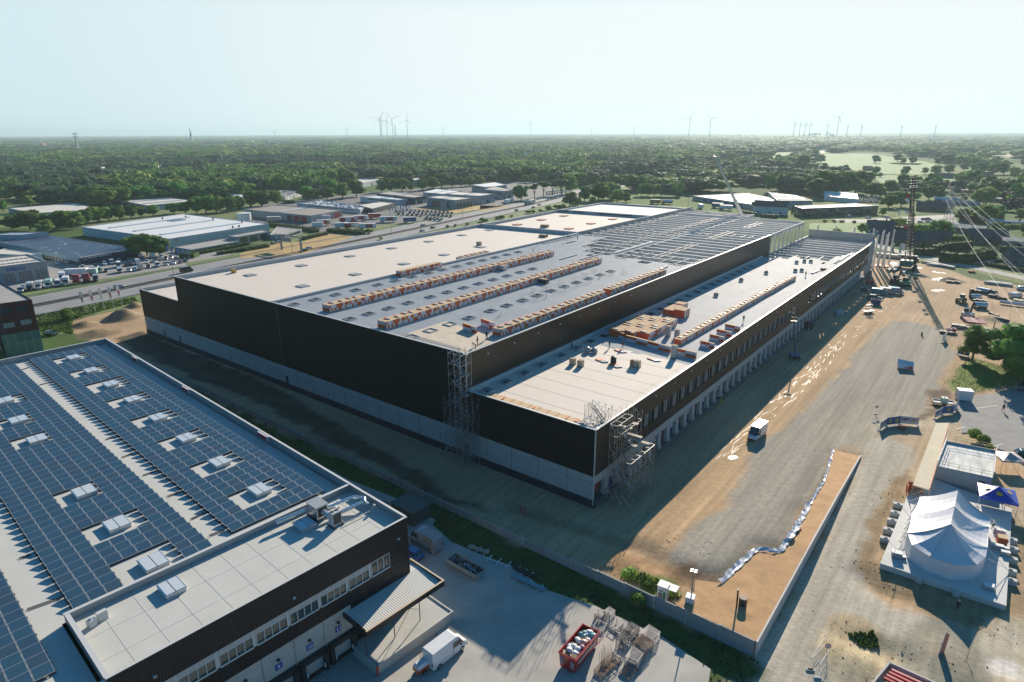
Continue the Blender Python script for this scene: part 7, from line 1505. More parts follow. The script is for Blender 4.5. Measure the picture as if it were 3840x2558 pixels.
# steel racks and trolleys beside the skip
rkm=mat('rack_steel',(.24,.24,.25),.5,.5);rkr=mat('rack_rusty',(.30,.19,.13),.8)
def rack(c,L,Wd,H,n,lab,rz,m,grp='steel racks beside the red skip',z=.12):
 H*=.68;t=thing('steel_rack',lab,'steel rack',(c[0],c[1],z),rz,grp);mb=MB()
 for x in(-L/2,L/2):
  for y in(-Wd/2,Wd/2):mb.bar((x,y,0),(x,y,H),.06)
 mb.build('posts',m,t);mb=MB()
 for k in range(n):z_=.15+(H-.2)*k/max(1,n-1);mb.bar((-L/2,-Wd/2,z_),(L/2,-Wd/2,z_),.05);mb.bar((-L/2,Wd/2,z_),(L/2,Wd/2,z_),.05);mb.bar((-L/2,-Wd/2,z_),(-L/2,Wd/2,z_),.05);mb.bar((L/2,-Wd/2,z_),(L/2,Wd/2,z_),.05)
 for k in range(int(L/.22)):mb.bar((-L/2+k*.22,-Wd/2,H-.05 if n>3 else.2),(-L/2+k*.22,Wd/2,H-.05 if n>3 else.2),.05)
 mb.build('shelf_bars',m,t);return t
for k,(p,L_,Wd,H,n,m,lab)in enumerate([((22,1340,1040),2.2,1.7,1.6,5,rkm,'blue grey slatted rack at the far end of the right hand rack stack'),((22,1270,1150),2.0,1.7,1.7,4,rkr,'brownish open rack in the middle of the right hand stack'),((22,1170,1290),2.0,1.5,1.5,6,rkm,'pale slatted rack at the near end of the right hand stack'),((22,1110,1420),1.8,1.4,.4,2,rkr,'flat rusty frame lying nearest on the right'),((22,1130,990),1.8,1.2,1.7,6,mat('rack_dark',(.06,.065,.07),.6),'dark slatted rack behind the rusty frames'),((22,1030,1110),1.4,1.0,1.9,4,mat('rack_dark',(.06,.065,.07),.6),'tall dark rack between the two rusty heaps'),((22,900,1330),2.0,1.2,1.2,3,rkr,'rusty heap of frames with upright rods, right one'),((22,810,1410),2.0,1.2,1.1,3,rkr,'rusty heap of frames with upright rods, left one'),((22,770,920),1.3,1.3,1.0,2,rkm,'open square tube frame right behind the skip'),((22,960,900),1.5,1.0,.9,2,rkm,'low dark trolley behind the skip'),((22,1040,950),1.6,1.3,.5,2,rkm,'low grey platform trolley'),((22,770,790),1.0,1.0,1.2,5,rkm,'tangled blue grey trolley, leftmost at the verge'),((22,880,770),1.2,1.0,1.3,5,rkm,'tangled blue grey trolley, second at the verge'),((22,1240,1010),1.5,1.2,.5,3,rkm,'low rack between verge and slatted racks')]):
 c=g(*p,.6);rack(c,L_,Wd,H,n,lab,1.5+.1*(k%3-1),m)
t=thing('rusty_rods','sheaf of thin upright rusty rods rising from the left rusty heap','rods',(g(22,850,1330)[0],g(22,850,1330)[1],.12));mb=MB()
for k in range(16):x,y=(k%4)*.35-.6,(k//4)*.45-.8;mb.bar((x,y,0),(x+.03,y,1.5+.3*(k%3)),.03)
mb.build('rods',rkr,t)
t=thing('shed','dark flat roofed timber shed in the shade behind the office','shed',(-22.4,-20.2,0),-.02);mb=MB();mb.box(-2.6,2.6,-1.9,1.9,0,2.5);mb.build('wall',mat('dark_timber',(.06,.075,.07),.85,var=.2,scale=3,stretch=(6,6,.3)),t);mb=MB();mb.box(-2.7,2.7,-2.0,2.0,2.5,2.6);mb.build('roof',mat('shed_felt',(.10,.13,.12),.9),t)
t=thing('flat_skip','long low open skip with dark scrap on the shaded yard','skip',(-6.2,-24.9,.12),-.03);mb=MB();skipbody(mb,6.0,2.0,1.0);mb.build('tub',acm,t);mb=MB();rr_=random.Random(3)
for i in range(50):mb.cbox((rr_.uniform(-2.6,2.6),rr_.uniform(-.75,.75),.5+rr_.uniform(0,.25)),(rr_.uniform(.1,.5),rr_.uniform(.1,.3),.15),rr_.uniform(0,3),0 if rr_.random()<.85 else 1)
mb.build('scrap',[blk,whit],t)
def lengths(p,q_,n,r,m,lab,cat,z=.15,sp=.16,nm='profile_bundle'):
 a,b_=g(*p),g(*q_);t=thing(nm,lab,cat,(a[0],a[1],z));d=(b_-a)/np.linalg.norm(b_-a);nn=np.array((-d[1],d[0],0));mb=MB()
 for i in range(n):o=nn*(i%5-2)*sp+np.array([0,0,z+.15+(i//5)*sp]);mb.bar(a+o,b_+o,r*1.6,r*1.6)
 mb.build('lengths',m,t,world=True)
 for s in(.15,.5,.85):mb=MB();c=a+(b_-a)*s;mb.bar(c-nn*.8+[0,0,z+.05],c+nn*.8+[0,0,z+.05],.12);mb.build('bearer',whit,t,world=True)
lengths((13,820,410),(13,1010,500),8,.07,mat('blue_profile',(.20,.36,.42),.4),'bundle of long pale blue profiles on white bearers at the yard edge','profiles');lengths((13,560,240),(13,680,280),6,.07,mat('tan_plank',(.42,.38,.28),.8),'tangle of pale planks at the grass edge behind the low skip','planks');lengths((13,830,365),(13,940,420),8,.1,blk,'dark flat pallet of steel behind the pale blue profiles','steel pallet');lengths((13,660,300),(13,820,358),1,.05,whit,'single white pole lying along the grass edge','pole')
c=g(10,880,1500);t=thing('compressor_trailer','small white and orange compressor trailer behind the open van','compressor',(c[0],c[1],.12),1.45);mb=MB();mb.cbox((0,0,.45),(1.7,1.1,.5));mb.build('orange_base',mat('orange_paint',(.50,.10,.02),.4),t);mb=MB();mb.loft([[(-.85,-.55,.95),(.85,-.55,.95),(.85,.55,.95),(-.85,.55,.95)],[(-.6,-.4,1.4),(.7,-.4,1.4),(.7,.4,1.4),(-.6,.4,1.4)]]);mb.build('white_hood',PW,t);wheels(t,(0,),.6,.28);mb=MB();mb.bar((.8,0,.4),(1.9,0,.4),.08);mb.build('drawbar',blk,t)
pts=[g(10,*p,.14)for p in[(800,1340),(850,1260),(920,1225),(975,1225),(985,1260),(940,1290),(880,1360),(870,1420)]];mb=MB();mb.tube(pts,.03,5);tag(mb.build('air_hose',blk),'thin black hose curling from the compressor to the platform','hose')
# ---------------------------------------------------------------- machines on the building site
bmb=mat('lift_blue',(.02,.07,.22),.4);grm=mat('machine_green',(.02,.28,.18),.4);exm=mat('excavator_white',(.55,.56,.55),.4);ylm=mat('machine_cream',(.50,.44,.28),.5);trk=mat('track_black',(.02,.02,.02),.8)
def lift(c,paint,lab,tip,basket=True,rz=0,k_=1.0):
 t=thing('boom_lift',lab,'boom lift',(c[0],c[1],0),rz);iv=t.matrix_basis.inverted();tp=iv@Vector(tip);mb=MB();mb.cbox((0,0,.45),(2.6*k_,1.5*k_,.4));mb.build('chassis',blk,t);mb=MB();mb.cbox((-.3,0,.9),(2.4*k_,1.6*k_,.7),.2);mb.build('turntable',paint,t);wheels(t,(-.9*k_,.9*k_),.95*k_,.42)
 mid=Vector((0,0,1.5)).lerp(tp,.52);mb=MB();mb.bar((0,0,1.4),mid,.32*k_);mb.build('lower_boom',paint,t);mb=MB();mb.bar(mid,tp,.20*k_);mb.build('upper_boom',paint,t)
 if basket:mb=MB();mb.cbox((tp.x,tp.y,tp.z-.3),(1.6,.8,.1));[mb.bar((tp.x+sx*.8,tp.y+sy*.4,tp.z-.3),(tp.x+sx*.8,tp.y+sy*.4,tp.z+.8),.05)for sx in(-1,1)for sy in(-1,1)];mb.bar((tp.x-.8,tp.y-.4,tp.z+.8),(tp.x+.8,tp.y-.4,tp.z+.8),.05);mb.bar((tp.x-.8,tp.y+.4,tp.z+.8),(tp.x+.8,tp.y+.4,tp.z+.8),.05);mb.build('basket',blk,t)
 return t
c=g(15,770,1500);tp=gp(15,765,1010,c,(fw[0],fw[1],0));lift(c,bmb,'blue boom lift with its boom raised straight up beside the dock wall',tp,rz=.4)
c=g(15,1650,650);tp=gp(15,1600,525,c,(fw[0],fw[1],0));lift(c,bmb,'dark blue boom lift with a slanting boom near the shadow edge',tp,False,.2)
c=g(15,1720,560);tp=gp(15,1620,370,c,(fw[0],fw[1],0));lift(c,mat('lift_red',(.42,.05,.03),.4),'red boom lift reaching up to the far end of the wing',tp,True,.5)
c=g(15,920,1120);t=thing('telehandler','dark machine parked close to the dock wall right of the blue boom lift','telehandler',(c[0],c[1],0),1.2);mb=MB();mb.cbox((0,0,.6),(3.6,1.9,1.0));mb.build('body',greyd,t);mb=MB();mb.cbox((-.4,-.4,1.6),(1.3,1.0,1.0));mb.build('cab',gls2,t);mb=MB();mb.bar((-1.5,.5,1.8),(2.8,.5,1.2),.35);mb.build('boom',blk,t);wheels(t,(-1.2,1.2),1.1,.6,.4)
c=g(15,1330,945);t=thing('pallet_cage','pale blue wrapped materials in the shadow beside the docks','materials',(c[0],c[1],0),.9);mb=MB();mb.cbox((0,0,0),(3.0,1.6,1.5));mb.cbox((2.0,.2,0),(1.2,1.2,1.0),.2,1);mb.build('wrapped_goods',[mat('pale_blue_wrap',(.22,.38,.45),.4),bmb],t)
for p,col,lab,L_,H,a in[((15,1920,660),'white','white van nearest the dark van in the van row at the site',5.4,2.3,.15),((15,1830,660),'silver','pale blue van second in the van row at the site',5.4,2.3,.15)]:pass
for k,(p,m,lab)in enumerate([((15,1830,690),mat('teal_paint',(.08,.28,.33),.4),'teal van, leftmost of the row of vans on the building site'),((15,1935,680),PS,'silver van, middle of the row of vans on the building site'),((15,2040,675),pt('light_blue',(.25,.42,.52)),'pale blue van, rightmost of the row of vans on the building site')]):c=g(*p);van(lab,(c[0],c[1],.05),.12+.3*k*0,m,5.4,2.4)
c=g(15,1780,745);car('long black estate car in front of the van row on the site',(c[0],c[1],.05),.1,PK,suv=1,L=5.2)
c=g(15,1790,815);t=thing('blue_container','small open blue container behind the pallet of scaffold parts','container',(c[0],c[1],0),.1);mb=MB();skipbody(mb,3.2,2.2,2.0);mb.build('tub',bmb,t);mb=MB();mb.cbox((0,0,1.2),(2.9,1.8,.5));mb.build('contents',blk,t)
c=g(15,1700,920);t=thing('scaffold_pallet','upright silver scaffold frames stacked on a trailer in the sun','scaffold parts',(c[0],c[1],0),1.1);mb=MB()
for k in range(8):mb.bar((-1.2+k*.3,-.5,.9),(-1.2+k*.3,-.5,3.0),.06);mb.bar((-1.2+k*.3,.5,.9),(-1.2+k*.3,.5,3.0),.06);mb.bar((-1.2+k*.3,-.5,3.0),(-1.2+k*.3,.5,3.0),.06);mb.bar((-1.2+k*.3,-.5,2.0),(-1.2+k*.3,.5,2.0),.06)
mb.build('frames',tube,t);mb=MB();mb.cbox((0,0,.6),(4.2,1.9,.25));mb.build('flatbed',acm,t);wheels(t,(-.5,.4),.9,.35)
# crawler crane with its lattice mast
b_=g(19,720,400);tp=gp(4,1503,548,b_,(fw[0],fw[1],0));t=thing('crawler_crane','tall dark lattice crawler crane rising far above the end of the wing','crane',(b_[0],b_[1],0));dkl=mat('lattice_dark',(.055,.045,.05),.55,.3);mb=MB();lattice(mb,(b_[0],b_[1],4),tp,2.0,1.2,26,.12,up=(1,0,0));mb.build('main_boom',dkl,t,world=True)
mb=MB();lattice(mb,(b_[0]+1.6,b_[1]+1.5,4),(tp[0]-.5,tp[1]+3,tp[2]*.93),1.6,1.0,22,.10,up=(1,0,0));mb.build('second_boom',dkl,t,world=True)
mb=MB();mb.box(b_[0]-4,b_[0]-2.6,b_[1]-5,b_[1]+5,0,1.5);mb.box(b_[0]+2.6,b_[0]+4,b_[1]-5,b_[1]+5,0,1.5);mb.build('track',trk,t,world=True);mb=MB();mb.box(b_[0]-2.4,b_[0]+2.4,b_[1]-3,b_[1]+6,1.5,4.2);mb.build('upper_works',mat('crane_teal',(.03,.16,.16),.5),t,world=True);mb=MB();[mb.box(b_[0]-3.2,b_[0]+3.2,b_[1]+4.5,b_[1]+6.5,1.6+k*1.0,2.5+k*1.0)for k in range(4)];mb.build('counterweight',blk,t,world=True)
mb=MB();mb.bar((tp[0]-1.8,tp[1],tp[2]+.2),(tp[0]+1.2,tp[1],tp[2]+1.0),.35);mb.build('boom_head',dkl,t,world=True)
for k in range(4):mb=MB();mb.bar((b_[0]+.6*k-1,b_[1]+1,5),(tp[0]+.3*k-.5,tp[1]+.5,tp[2]*.97),.07);mb.build('hoist_rope',blk,t,world=True)
for k,s in enumerate((.80,.74,.60,.42,.20,.16)):
 p=np.array((b_[0],b_[1],4))*(1-s)+tp*s;mb=MB();mb.quad(p+[-.9,-1.6,0],p+[-2.4,-1.7,.7],p+[-2.0,-1.7,-.9],p+[-.9,-1.6,-1.3]);mb.build('site_flag',whit if k%3 else mat('flag_red',(.45,.05,.06),.6),t,world=True)
for k,s in enumerate((.96,.93,.90,.88,.52,.49,.46,.12)):p=np.array((b_[0],b_[1],4))*(1-s)+tp*s;mb=MB();mb.bar(p+[-1.2,-1.5,0],p+[1.4,-1.5,.4],.35,.18);mb.build('boom_stay',alu,t,world=True)
# telescopic crane behind the far roof edge
P0=np.array((-50.0,252.0,0));tpx=gp(20,418,96,P0,(fw[0],fw[1],0));mid_=gp(20,735,795,P0,(fw[0],fw[1],0));low=mid_+(mid_-tpx)/(tpx[2]-mid_[2])*(mid_[2]-3.0)
t=thing('telescopic_crane','slender silver telescopic crane jib leaning left behind the far roof edge','crane',(low[0],low[1],0));mb=MB();m1=low+(tpx-low)*.55;mb.bar(low,m1,1.5);mb.build('lower_jib',alu,t,world=True);mb=MB();mb.bar(m1,tpx,1.1);mb.build('upper_jib',alu,t,world=True);mb=MB();mb.bar(tpx,tpx+[-1.2,0,.4],.7);mb.build('jib_head',drk,t,world=True);mb=MB();mb.cbox((low[0],low[1],.6),(9,2.8,1.8),.3);mb.build('carrier',PY,t,world=True)
# freestanding columns and ground works at the far end
for k,(x,y)in enumerate([(-.9,247.6),(.6,249.2),(2.2,251),(.0,256),(1.8,258.5),(3.4,261)]):
 mb=MB();mb.box(x-.3,x+.3,y-.3,y+.3,0,15.5+(k%2)*1.2);mb.box(x-.45,x+.45,y-.45,y+.45,9.0,9.4);tag(mb.build('concrete_column',beamm),'%s freestanding concrete column from the front at the far end of the wing'%nth(k+1),'column','freestanding concrete columns')
for k,(x0_,y0_)in enumerate([(-30,262),(-22,263),(-14,264),(-6,265)]):mb=MB();mb.box(x0_,x0_+.6,y0_,y0_+.6,0,16);tag(mb.build('concrete_column',beamm),'%s concrete column from the left of the row behind the wing end wall'%nth(k+1),'column','columns behind the wing end wall')
for k,p in enumerate([(19,440,150),(19,540,160),(19,640,170)]):c=g(*p);mb=MB();mb.cbox((c[0],c[1],0),(.9,.7,4.2),.3);tag(mb.build('gate_pillar',concp),'%s pale stone pillar from the left along the far side of the local road'%nth(k+1),'pillar')
exc=[((19,1570,1080),exm,'white excavator with its arm raised beside the striped pipe stack'),((19,710,640),grm,'green machine with a raised arm at the foot of the crane'),((19,580,600),greyd,'dark small crawler machine left of the green one')]
def excavator(c,m,lab,a=.9,s=1.0):
 t=thing('excavator',lab,'excavator',(c[0],c[1],0),a);mb=MB();mb.box(-1.7*s,1.7*s,-1.4*s,-.85*s,0,.8*s);mb.box(-1.7*s,1.7*s,.85*s,1.4*s,0,.8*s);mb.build('track',trk,t);mb=MB();mb.box(-1.8*s,1.2*s,-1.3*s,1.3*s,.95*s,2.0*s);mb.build('upper_body',m,t);mb=MB();mb.box(-.2*s,1.3*s,.3*s,1.3*s,2.0*s,3.0*s);mb.build('cab',gls2,t);mb=MB();mb.bar((.8*s,-.2,1.8*s),(2.2*s,-.2,4.6*s),.45*s);mb.build('boom',blk if m is exm else m,t);mb=MB();mb.bar((2.2*s,-.2,4.6*s),(4.4*s,-.2,3.2*s),.32*s);mb.build('arm',blk if m is exm else m,t);mb=MB();mb.cbox((4.5*s,-.2,2.3*s),(.8*s,.9*s,.8*s));mb.build('bucket',blk,t)
for(p,m,lab),a in zip(exc,(1.3,1.0,1.2)):excavator(g(*p),m,lab,a,1.1)
c=g(19,1480,860);t=thing('dump_truck','cream tractor with big wheels on the building site','tractor',(c[0],c[1],0),1.4);mb=MB();mb.cbox((-.6,0,.9),(2.6,1.5,1.1));mb.build('body',ylm,t);mb=MB();mb.cbox((.6,0,1.3),(1.5,1.5,1.7));mb.build('cab',ylm,t);mb=MB();mb.box(-.17,1.37,-.77,.77,2.0,2.7);mb.build('cab_glass',gls2,t);wheels(t,(-1.3,1.2),1.05,.8,.6)
c=g(19,1480,860);excl=[((19,1740,940),2.0,1.1,.35,'silver concrete pipe lying on the sand near the excavator'),((19,1790,730),2.4,1.0,2.6,'silver tank drum beside the dark container'),((19,1670,810),1.8,.9,.6,'white drum lying on the dark trailer')]
for p,L_,r_,a,lab in excl:c=g(*p);t=thing('steel_drum',lab,'drum',(c[0],c[1],0),a);mb=MB();mb.cyl((-L_,0,r_),(L_,0,r_),r_,r_,18,cap=False);mb.build('shell',alu,t);mb=MB();mb.cyl((-L_+.05,0,r_),(L_-.05,0,r_),r_*.9,r_*.9,16);mb.build('inside',blk,t)
for p,d,a,m,lab,cat in[((19,1665,760),(3.4,2.4,2.4),.1,blk,'black open container beside the silver tank drum','container'),((19,1930,790),(3.6,2.2,1.0),-.2,drk,'low black trailer loaded with parts, right of the drum','trailer'),((19,1740,850),(4.2,2.0,.8),.0,drk,'dark tangle of machine parts in the middle of the parked plant','machine parts'),((19,2050,820),(3.0,1.0,.8),-.3,blk,'row of black machine parts before the white pickup','machine parts'),((19,2280,870),(3.6,2.2,1.4),-.1,ylm,'stack of cream sheets at the right edge','sheet stack'),((19,1600,1230),(10,2.2,1.0),.12,mat('dark_green_paint',(.02,.07,.06),.5),'long dark green trailer under the red and white pipes','trailer'),((19,1340,1270),(2.6,1.4,1.4),.1,PR,'small red machine at the end of the dark trailer','machine'),((19,1290,1290),(4.0,1.6,.7),.1,greyd,'dark low trailer with tyre under the red machine','trailer'),((19,430,370),(8,5,.4),.2,mat('orange_mesh',(.50,.10,.04),.7),'pile of orange mesh and formwork by the columns','formwork pile'),((19,1630,450),(2.6,1.4,.8),.2,MATS['orange_mesh']if 'orange_mesh' in MATS else orng,'small orange machine by the roadside rubble','machine'),((19,1370,590),(5,2.5,.8),.2,rkr,'rusty rebar bundle on the dark soil heap','rebar'),((19,800,285),(6,2.5,2.0),.1,drk,'dark machine cluster right of the crane tracks','machine'),((19,560,250),(16,2.4,2.2),-.06,PS,'silver and dark vans parked by the road left of the crane','parked vans')]:
 c=g(*p);t=thing(cat.replace(' ','_'),lab,cat,(c[0],c[1],0),a);rr_=random.Random(int(c[0]*7));mb=MB();n=5
 for i in range(n):x=(i+.5)/n*d[0]-d[0]/2;mb.cbox((x,rr_.uniform(-.1,.1),.25 if i%2 else.1),(d[0]/n*.92,d[1]*rr_.uniform(.7,1),d[2]*rr_.uniform(.65,1)),rr_.uniform(-.06,.06))
 mb.build('load',m,t);mb=MB();mb.box(-d[0]/2,d[0]/2,-d[1]*.35,d[1]*.35,0,.3);mb.build('bed',blk,t)
 if 'trailer' in lab or 'van' in lab:wheels(t,(-d[0]*.3,d[0]*.3),d[1]*.42,.4)
c=g(19,1930,750);car('purple grey car behind the low black trailer',(c[0],c[1],.0),1.3,pt('plum',(.14,.11,.15)),suv=1);c=g(19,2230,790);van('white pickup at the right edge of the building site',(c[0],c[1],0),.9,PW,5.0,1.9,nm='pickup');c=g(19,2330,690);car('white car cut by the right edge of the site',(c[0],c[1],0),.3,PW)
t=thing('pipe_stack','stack of red and white striped pipes on the dark green trailer','pipe stack',(g(19,1650,1170)[0],g(19,1650,1170)[1],1.1),1.9);
for k in range(9):mb=MB();x=(k-4)*.75;mb.cyl((x,0,.3),(x+.3,0,.3),.3,.3,8);mb.bar((x,-2.6,.3),(x,2.6,.5),.28);mb.build('pipe',whit if k%2 else redt,t)
c=g(19,2200,900);mb=MB();mb.cyl((c[0]-4,c[1],.8),(c[0]+3,c[1]-.4,.8),.55,.55,14);tag(mb.build('white_pipe',whit),'long white pipe lying at the right edge of the site','pipe')
for p,q_,w_,lab in[((19,960,310),(19,1400,400),3.0,'long pale concrete beams stacked along the road verge'),((19,1000,345),(19,1230,370),2.0,'shorter pale beams in front of the long beams'),((19,1800,590),(19,2200,640),4.0,'pale precast slabs with a long slot by the rubble'),((19,470,440),(19,560,380),1.6,'short white beams left of the crane track'),((19,540,440),(19,610,400),1.4,'second pair of white beams left of the crane track'),((19,660,480),(19,720,420),1.8,'white beams leaning at the crane foot'),((19,840,490),(19,930,500),2.0,'white slab ring on the ground right of the crane')]:
 a,b_=g(*p),g(*q_);t=thing('concrete_beams',lab,'concrete beams',(a[0],a[1],0));d=(b_-a)/np.linalg.norm(b_-a);nn=np.array((-d[1],d[0],0))
 for i in range(3):mb=MB();o=nn*(i-1)*w_*.33+np.array([0,0,.6]);mb.bar(a+o+d*i*.8,b_+o-d*i*.5,w_*.24,.8);mb.build('beam',concp,t,world=True)
c0=[g(8,1560,740),g(8,1590,700)];mb=MB();mb.cbox((c0[0][0],c0[0][1],0),(.4,.4,1.2),.3);tag(mb.build('road_post',blk),'small dark post on the grey gravel near the pale square','post')
for k,(p,q_)in enumerate([((19,1870,1030),(19,1990,1080)),((19,1940,1095),(19,2140,1140))]):a,b_=g(*p),g(*q_);mb=MB();mb.bar(a+[0,0,.5],b_+[0,0,.5],.8,1.1);tag(mb.build('steel_plate',greyd),['upper dark steel trench plate on the tan sand','lower dark steel trench plate on the tan sand'][k],'steel plate')
# printed pallet on the gravel
c=g(8,1430,1000);t=thing('bag_pallet','lone pallet under a white sheet with red print on the gravel yard','pallet',(c[0],c[1],0),.25);mb=MB();mb.loft([[(-1.8,-1.1,.5),(1.8,-1.1,.5),(1.8,1.1,.5),(-1.8,1.1,.5)],[(-1.8,-.9,1.5),(1.8,-.7,1.3),(1.8,.9,2.0),(-1.8,1.1,2.3)]]);mb.build('white_sheet',whit,t);mb=MB();mb.box(.6,1.5,-1.12,-1.02,.6,1.25);mb.box(-.3,.3,-1.12,-1.02,.6,.85);mb.build('red_print',redt,t);mb=MB();mb.cbox((0,0,0),(3.8,2.4,.15));mb.cbox((-.2,-.6,.2),(2.4,1.2,.3));mb.build('pallet',wood,t)
# flags, gantry, lone signs
for k,(x,y)in enumerate([(760,415),(845,400),(925,383),(1010,385),(1082,358)]):
 b_=g(5,x,y);h=hgt2((5,x,[220,205,190,178,163][k]),(5,x,y));t=thing('flagpole','%s white banner flag from the left on the grass verge'%nth(k+1),'flag',(b_[0],b_[1],0),0,'row of white flags on the verge');mb=MB();mb.cyl((0,0,0),(0,0,h),.07,.05,6);mb.build('pole',whit,t);mb=MB();a=np.array((-.75,-.6));n=6
 for i in range(n):z0,z1=h*.5+h*.49*i/n,h*.5+h*.49*(i+1)/n;e0,e1=.15*math.sin(i*1.1),.15*math.sin((i+1)*1.1);mb.quad((0,0,z0),(0,0,z1),(a[0]*.9+e1,a[1]+e1,z1),(a[0]*.9+e0,a[1]+e0,z0),1 if i in(1,2)and k!=2 else 0)
 mb.build('banner_cloth',[whit,mat('flag_pink',(.50,.16,.16),.6)],t)
for k,(x,y)in enumerate([(1498,1320),(1535,1325),(1585,1335),(1625,1340),(1672,1350)]):b_=g(1,x,y);h=5.5;mb=MB();mb.cyl((b_[0],b_[1],0),(b_[0],b_[1],h),.08,.06,6);mb.box(b_[0],b_[0]+.05,b_[1]-1.1,b_[1],h*.5,h*.98,1);tag(mb.build('flagpole',[whit,mat('flag_blue',(.10,.20,.45),.6)]),'%s blue white dealer flag from the left by the box hedge'%nth(k+1),'flag','dealer flags by the box hedge')
for k in range(8):b_=g(2,1330+k*24,955-k*3);mb=MB();mb.cyl((b_[0],b_[1],0),(b_[0],b_[1],6),.09,.07,6);mb.box(b_[0],b_[0]+.05,b_[1]-1.2,b_[1],3,5.9,1);tag(mb.build('flagpole',[whit,whit if k%2 else mat('flag_blue',(.10,.20,.45),.6)]),'%s white flagpole from the left before the glass showroom'%nth(k+1),'flag','flagpoles before the glass showroom')
b1,b2=g(2,370,1262),g(2,545,1290);h=hgt2((2,370,1130),(2,370,1262));t=thing('sign_gantry','grey motorway sign gantry seen from behind over the lanes','gantry',(b1[0],b1[1],0))
for b_ in(b1,b2):mb=MB();mb.cbox((b_[0],b_[1],0),(.8,.8,h));mb.build('leg',lpm,t,world=True)
mb=MB();mb.bar((b1[0],b1[1],h),(b2[0],b2[1],h),.7);mb.build('beam',lpm,t,world=True);mb=MB();m_=(b1+b2)/2;mb.bar((b1[0]+.5,b1[1],h-2.2),(m_[0],m_[1],h-2.2),.2,2.4);mb.build('sign_board',acm,t,world=True)
b_=g(2,1797,935);t=thing('billboard','dark square billboard on a post before the poster showroom','billboard',(b_[0],b_[1],0),.6);mb=MB();mb.box(-2.2,2.2,-.2,.2,2,8);mb.build('board',wgr,t);mb=MB();mb.box(-.3,.3,-.2,.2,0,2);mb.build('post',lpm,t)
b_=g(3,1400,600);t=thing('billboard','big grey sign board standing above the motorway at the wood','billboard',(b_[0],b_[1],0),.5);mb=MB();mb.box(-5,5,-.3,.3,6,12);mb.build('board',wgr,t);mb=MB();mb.box(-.4,.4,-.3,.3,0,6);mb.build('post',lpm,t)
for p,lab in[((2,322,1190),'white blade flag right of the glazed entrance'),((18,470,1050),'white blade flag by the upper road')]:b_=g(*p);mb=MB();mb.cyl((b_[0],b_[1],0),(b_[0],b_[1],5),.06,.05,6);mb.box(b_[0],b_[0]+.9,b_[1],b_[1]+.05,1.2,5,1);tag(mb.build('blade_flag',[whit,whit]),lab,'flag')
for k,(p,lab)in enumerate([((2,300,1215),'dark car parked right of the glazed entrance'),((2,340,1205),'second dark car parked right of the glazed entrance'),((2,580,1160),'dark car between the hedges by the gantry')]):place_car(p,1.9,'dark grey',lab,None)
c=g(13,880,50);t=thing('red_posts','pair of small red marker posts in the shaded dirt','marker posts',(c[0],c[1],0));mb=MB();mb.box(-.5,-.35,0,.1,0,1.6);mb.box(.3,.45,0,.1,0,1.6);mb.build('post',redt,t)
# ---------------------------------------------------------------- shallow water standing in the wheel ruts
wat=mat('puddle_water',(.30,.26,.20),.5,spec=.4);rs=np.random.RandomState(5);mb=MB()
tr=[g(14,1600,1420),g(8,370,1340),g(8,560,1180),g(8,760,980),g(8,900,800),g(8,1110,660),g(8,1480,440)]
for(a,b_),n in zip(zip(tr[:-1],tr[1:]),(34,18,30,24,12,18)):
 d=(b_-a)[:2];L_=np.linalg.norm(d);d=d/L_;nn=np.array((d[1],-d[0]))
 for _ in range(n):
  c=a[:2]+d*L_*rs.rand()+nn*rs.choice([-1.6,-1.1,-.4,.3,.9,1.7])*(.8+.5*rs.rand());l,w_=.5+1.9*rs.rand(),.018+.035*rs.rand();th=rs.normal()*.12;e=np.array((d[0]*math.cos(th)-d[1]*math.sin(th),d[0]*math.sin(th)+d[1]*math.cos(th)));f=np.array((e[1],-e[0]));z=ground_z(*c)+.05
  P_=[c+e*l*math.cos(q_)*(.8+.4*rs.rand())+f*w_*math.sin(q_)*(.7+.6*rs.rand())for q_ in np.linspace(0,2*math.pi,10)[:-1]];mb.poly([(p[0],p[1],z)for p in P_])
for p,r_ in[((19,1150,545),2.0),((19,1120,700),2.4),((19,1180,450),2.0),((19,870,385),3.0),((19,600,330),3.0),((14,1850,1400),1.0)]:
 c=g(*p)[:2]
 for _ in range(5):cc_=c+rs.normal(size=2)*r_*.4;P_=[cc_+np.array((math.cos(q_),math.sin(q_)*1.6))*r_*.5*(.6+.6*rs.rand())for q_ in np.linspace(0,2*math.pi,12)[:-1]];mb.poly([(p_[0],p_[1],ground_z(*p_)+.05)for p_ in P_])
o=mb.build('water',wat,kind='structure')
# stones and clods
rs=np.random.RandomState(17);mb=MB();zones=[((12,470,900),9,2.5),((12,620,560),6,5),((12,800,1090),8,2),((25,450,560),5,4),((25,800,450),9,2),((22,1000,250),5,3),((11,1000,600),6,3),((5,800,560),9,6),((19,1800,440),10,5),((12,1150,1260),8,2),((25,1500,700),8,3)]
for p,rx,ry in zones:
 c=g(*p)[:2]
 for _ in range(45):q_=c+rs.normal(size=2)*[rx*.4,ry*.5];s=.03+.11*rs.rand()**2;mb.ball((q_[0],q_[1],ground_z(*q_)+s*.3),s,s*.8,s*.6,0,5,4,.3)
o=mb.build('stones_and_clods',mat('clod',(.38,.30,.20),.95,var=.3,scale=.5));o['kind']='stuff'
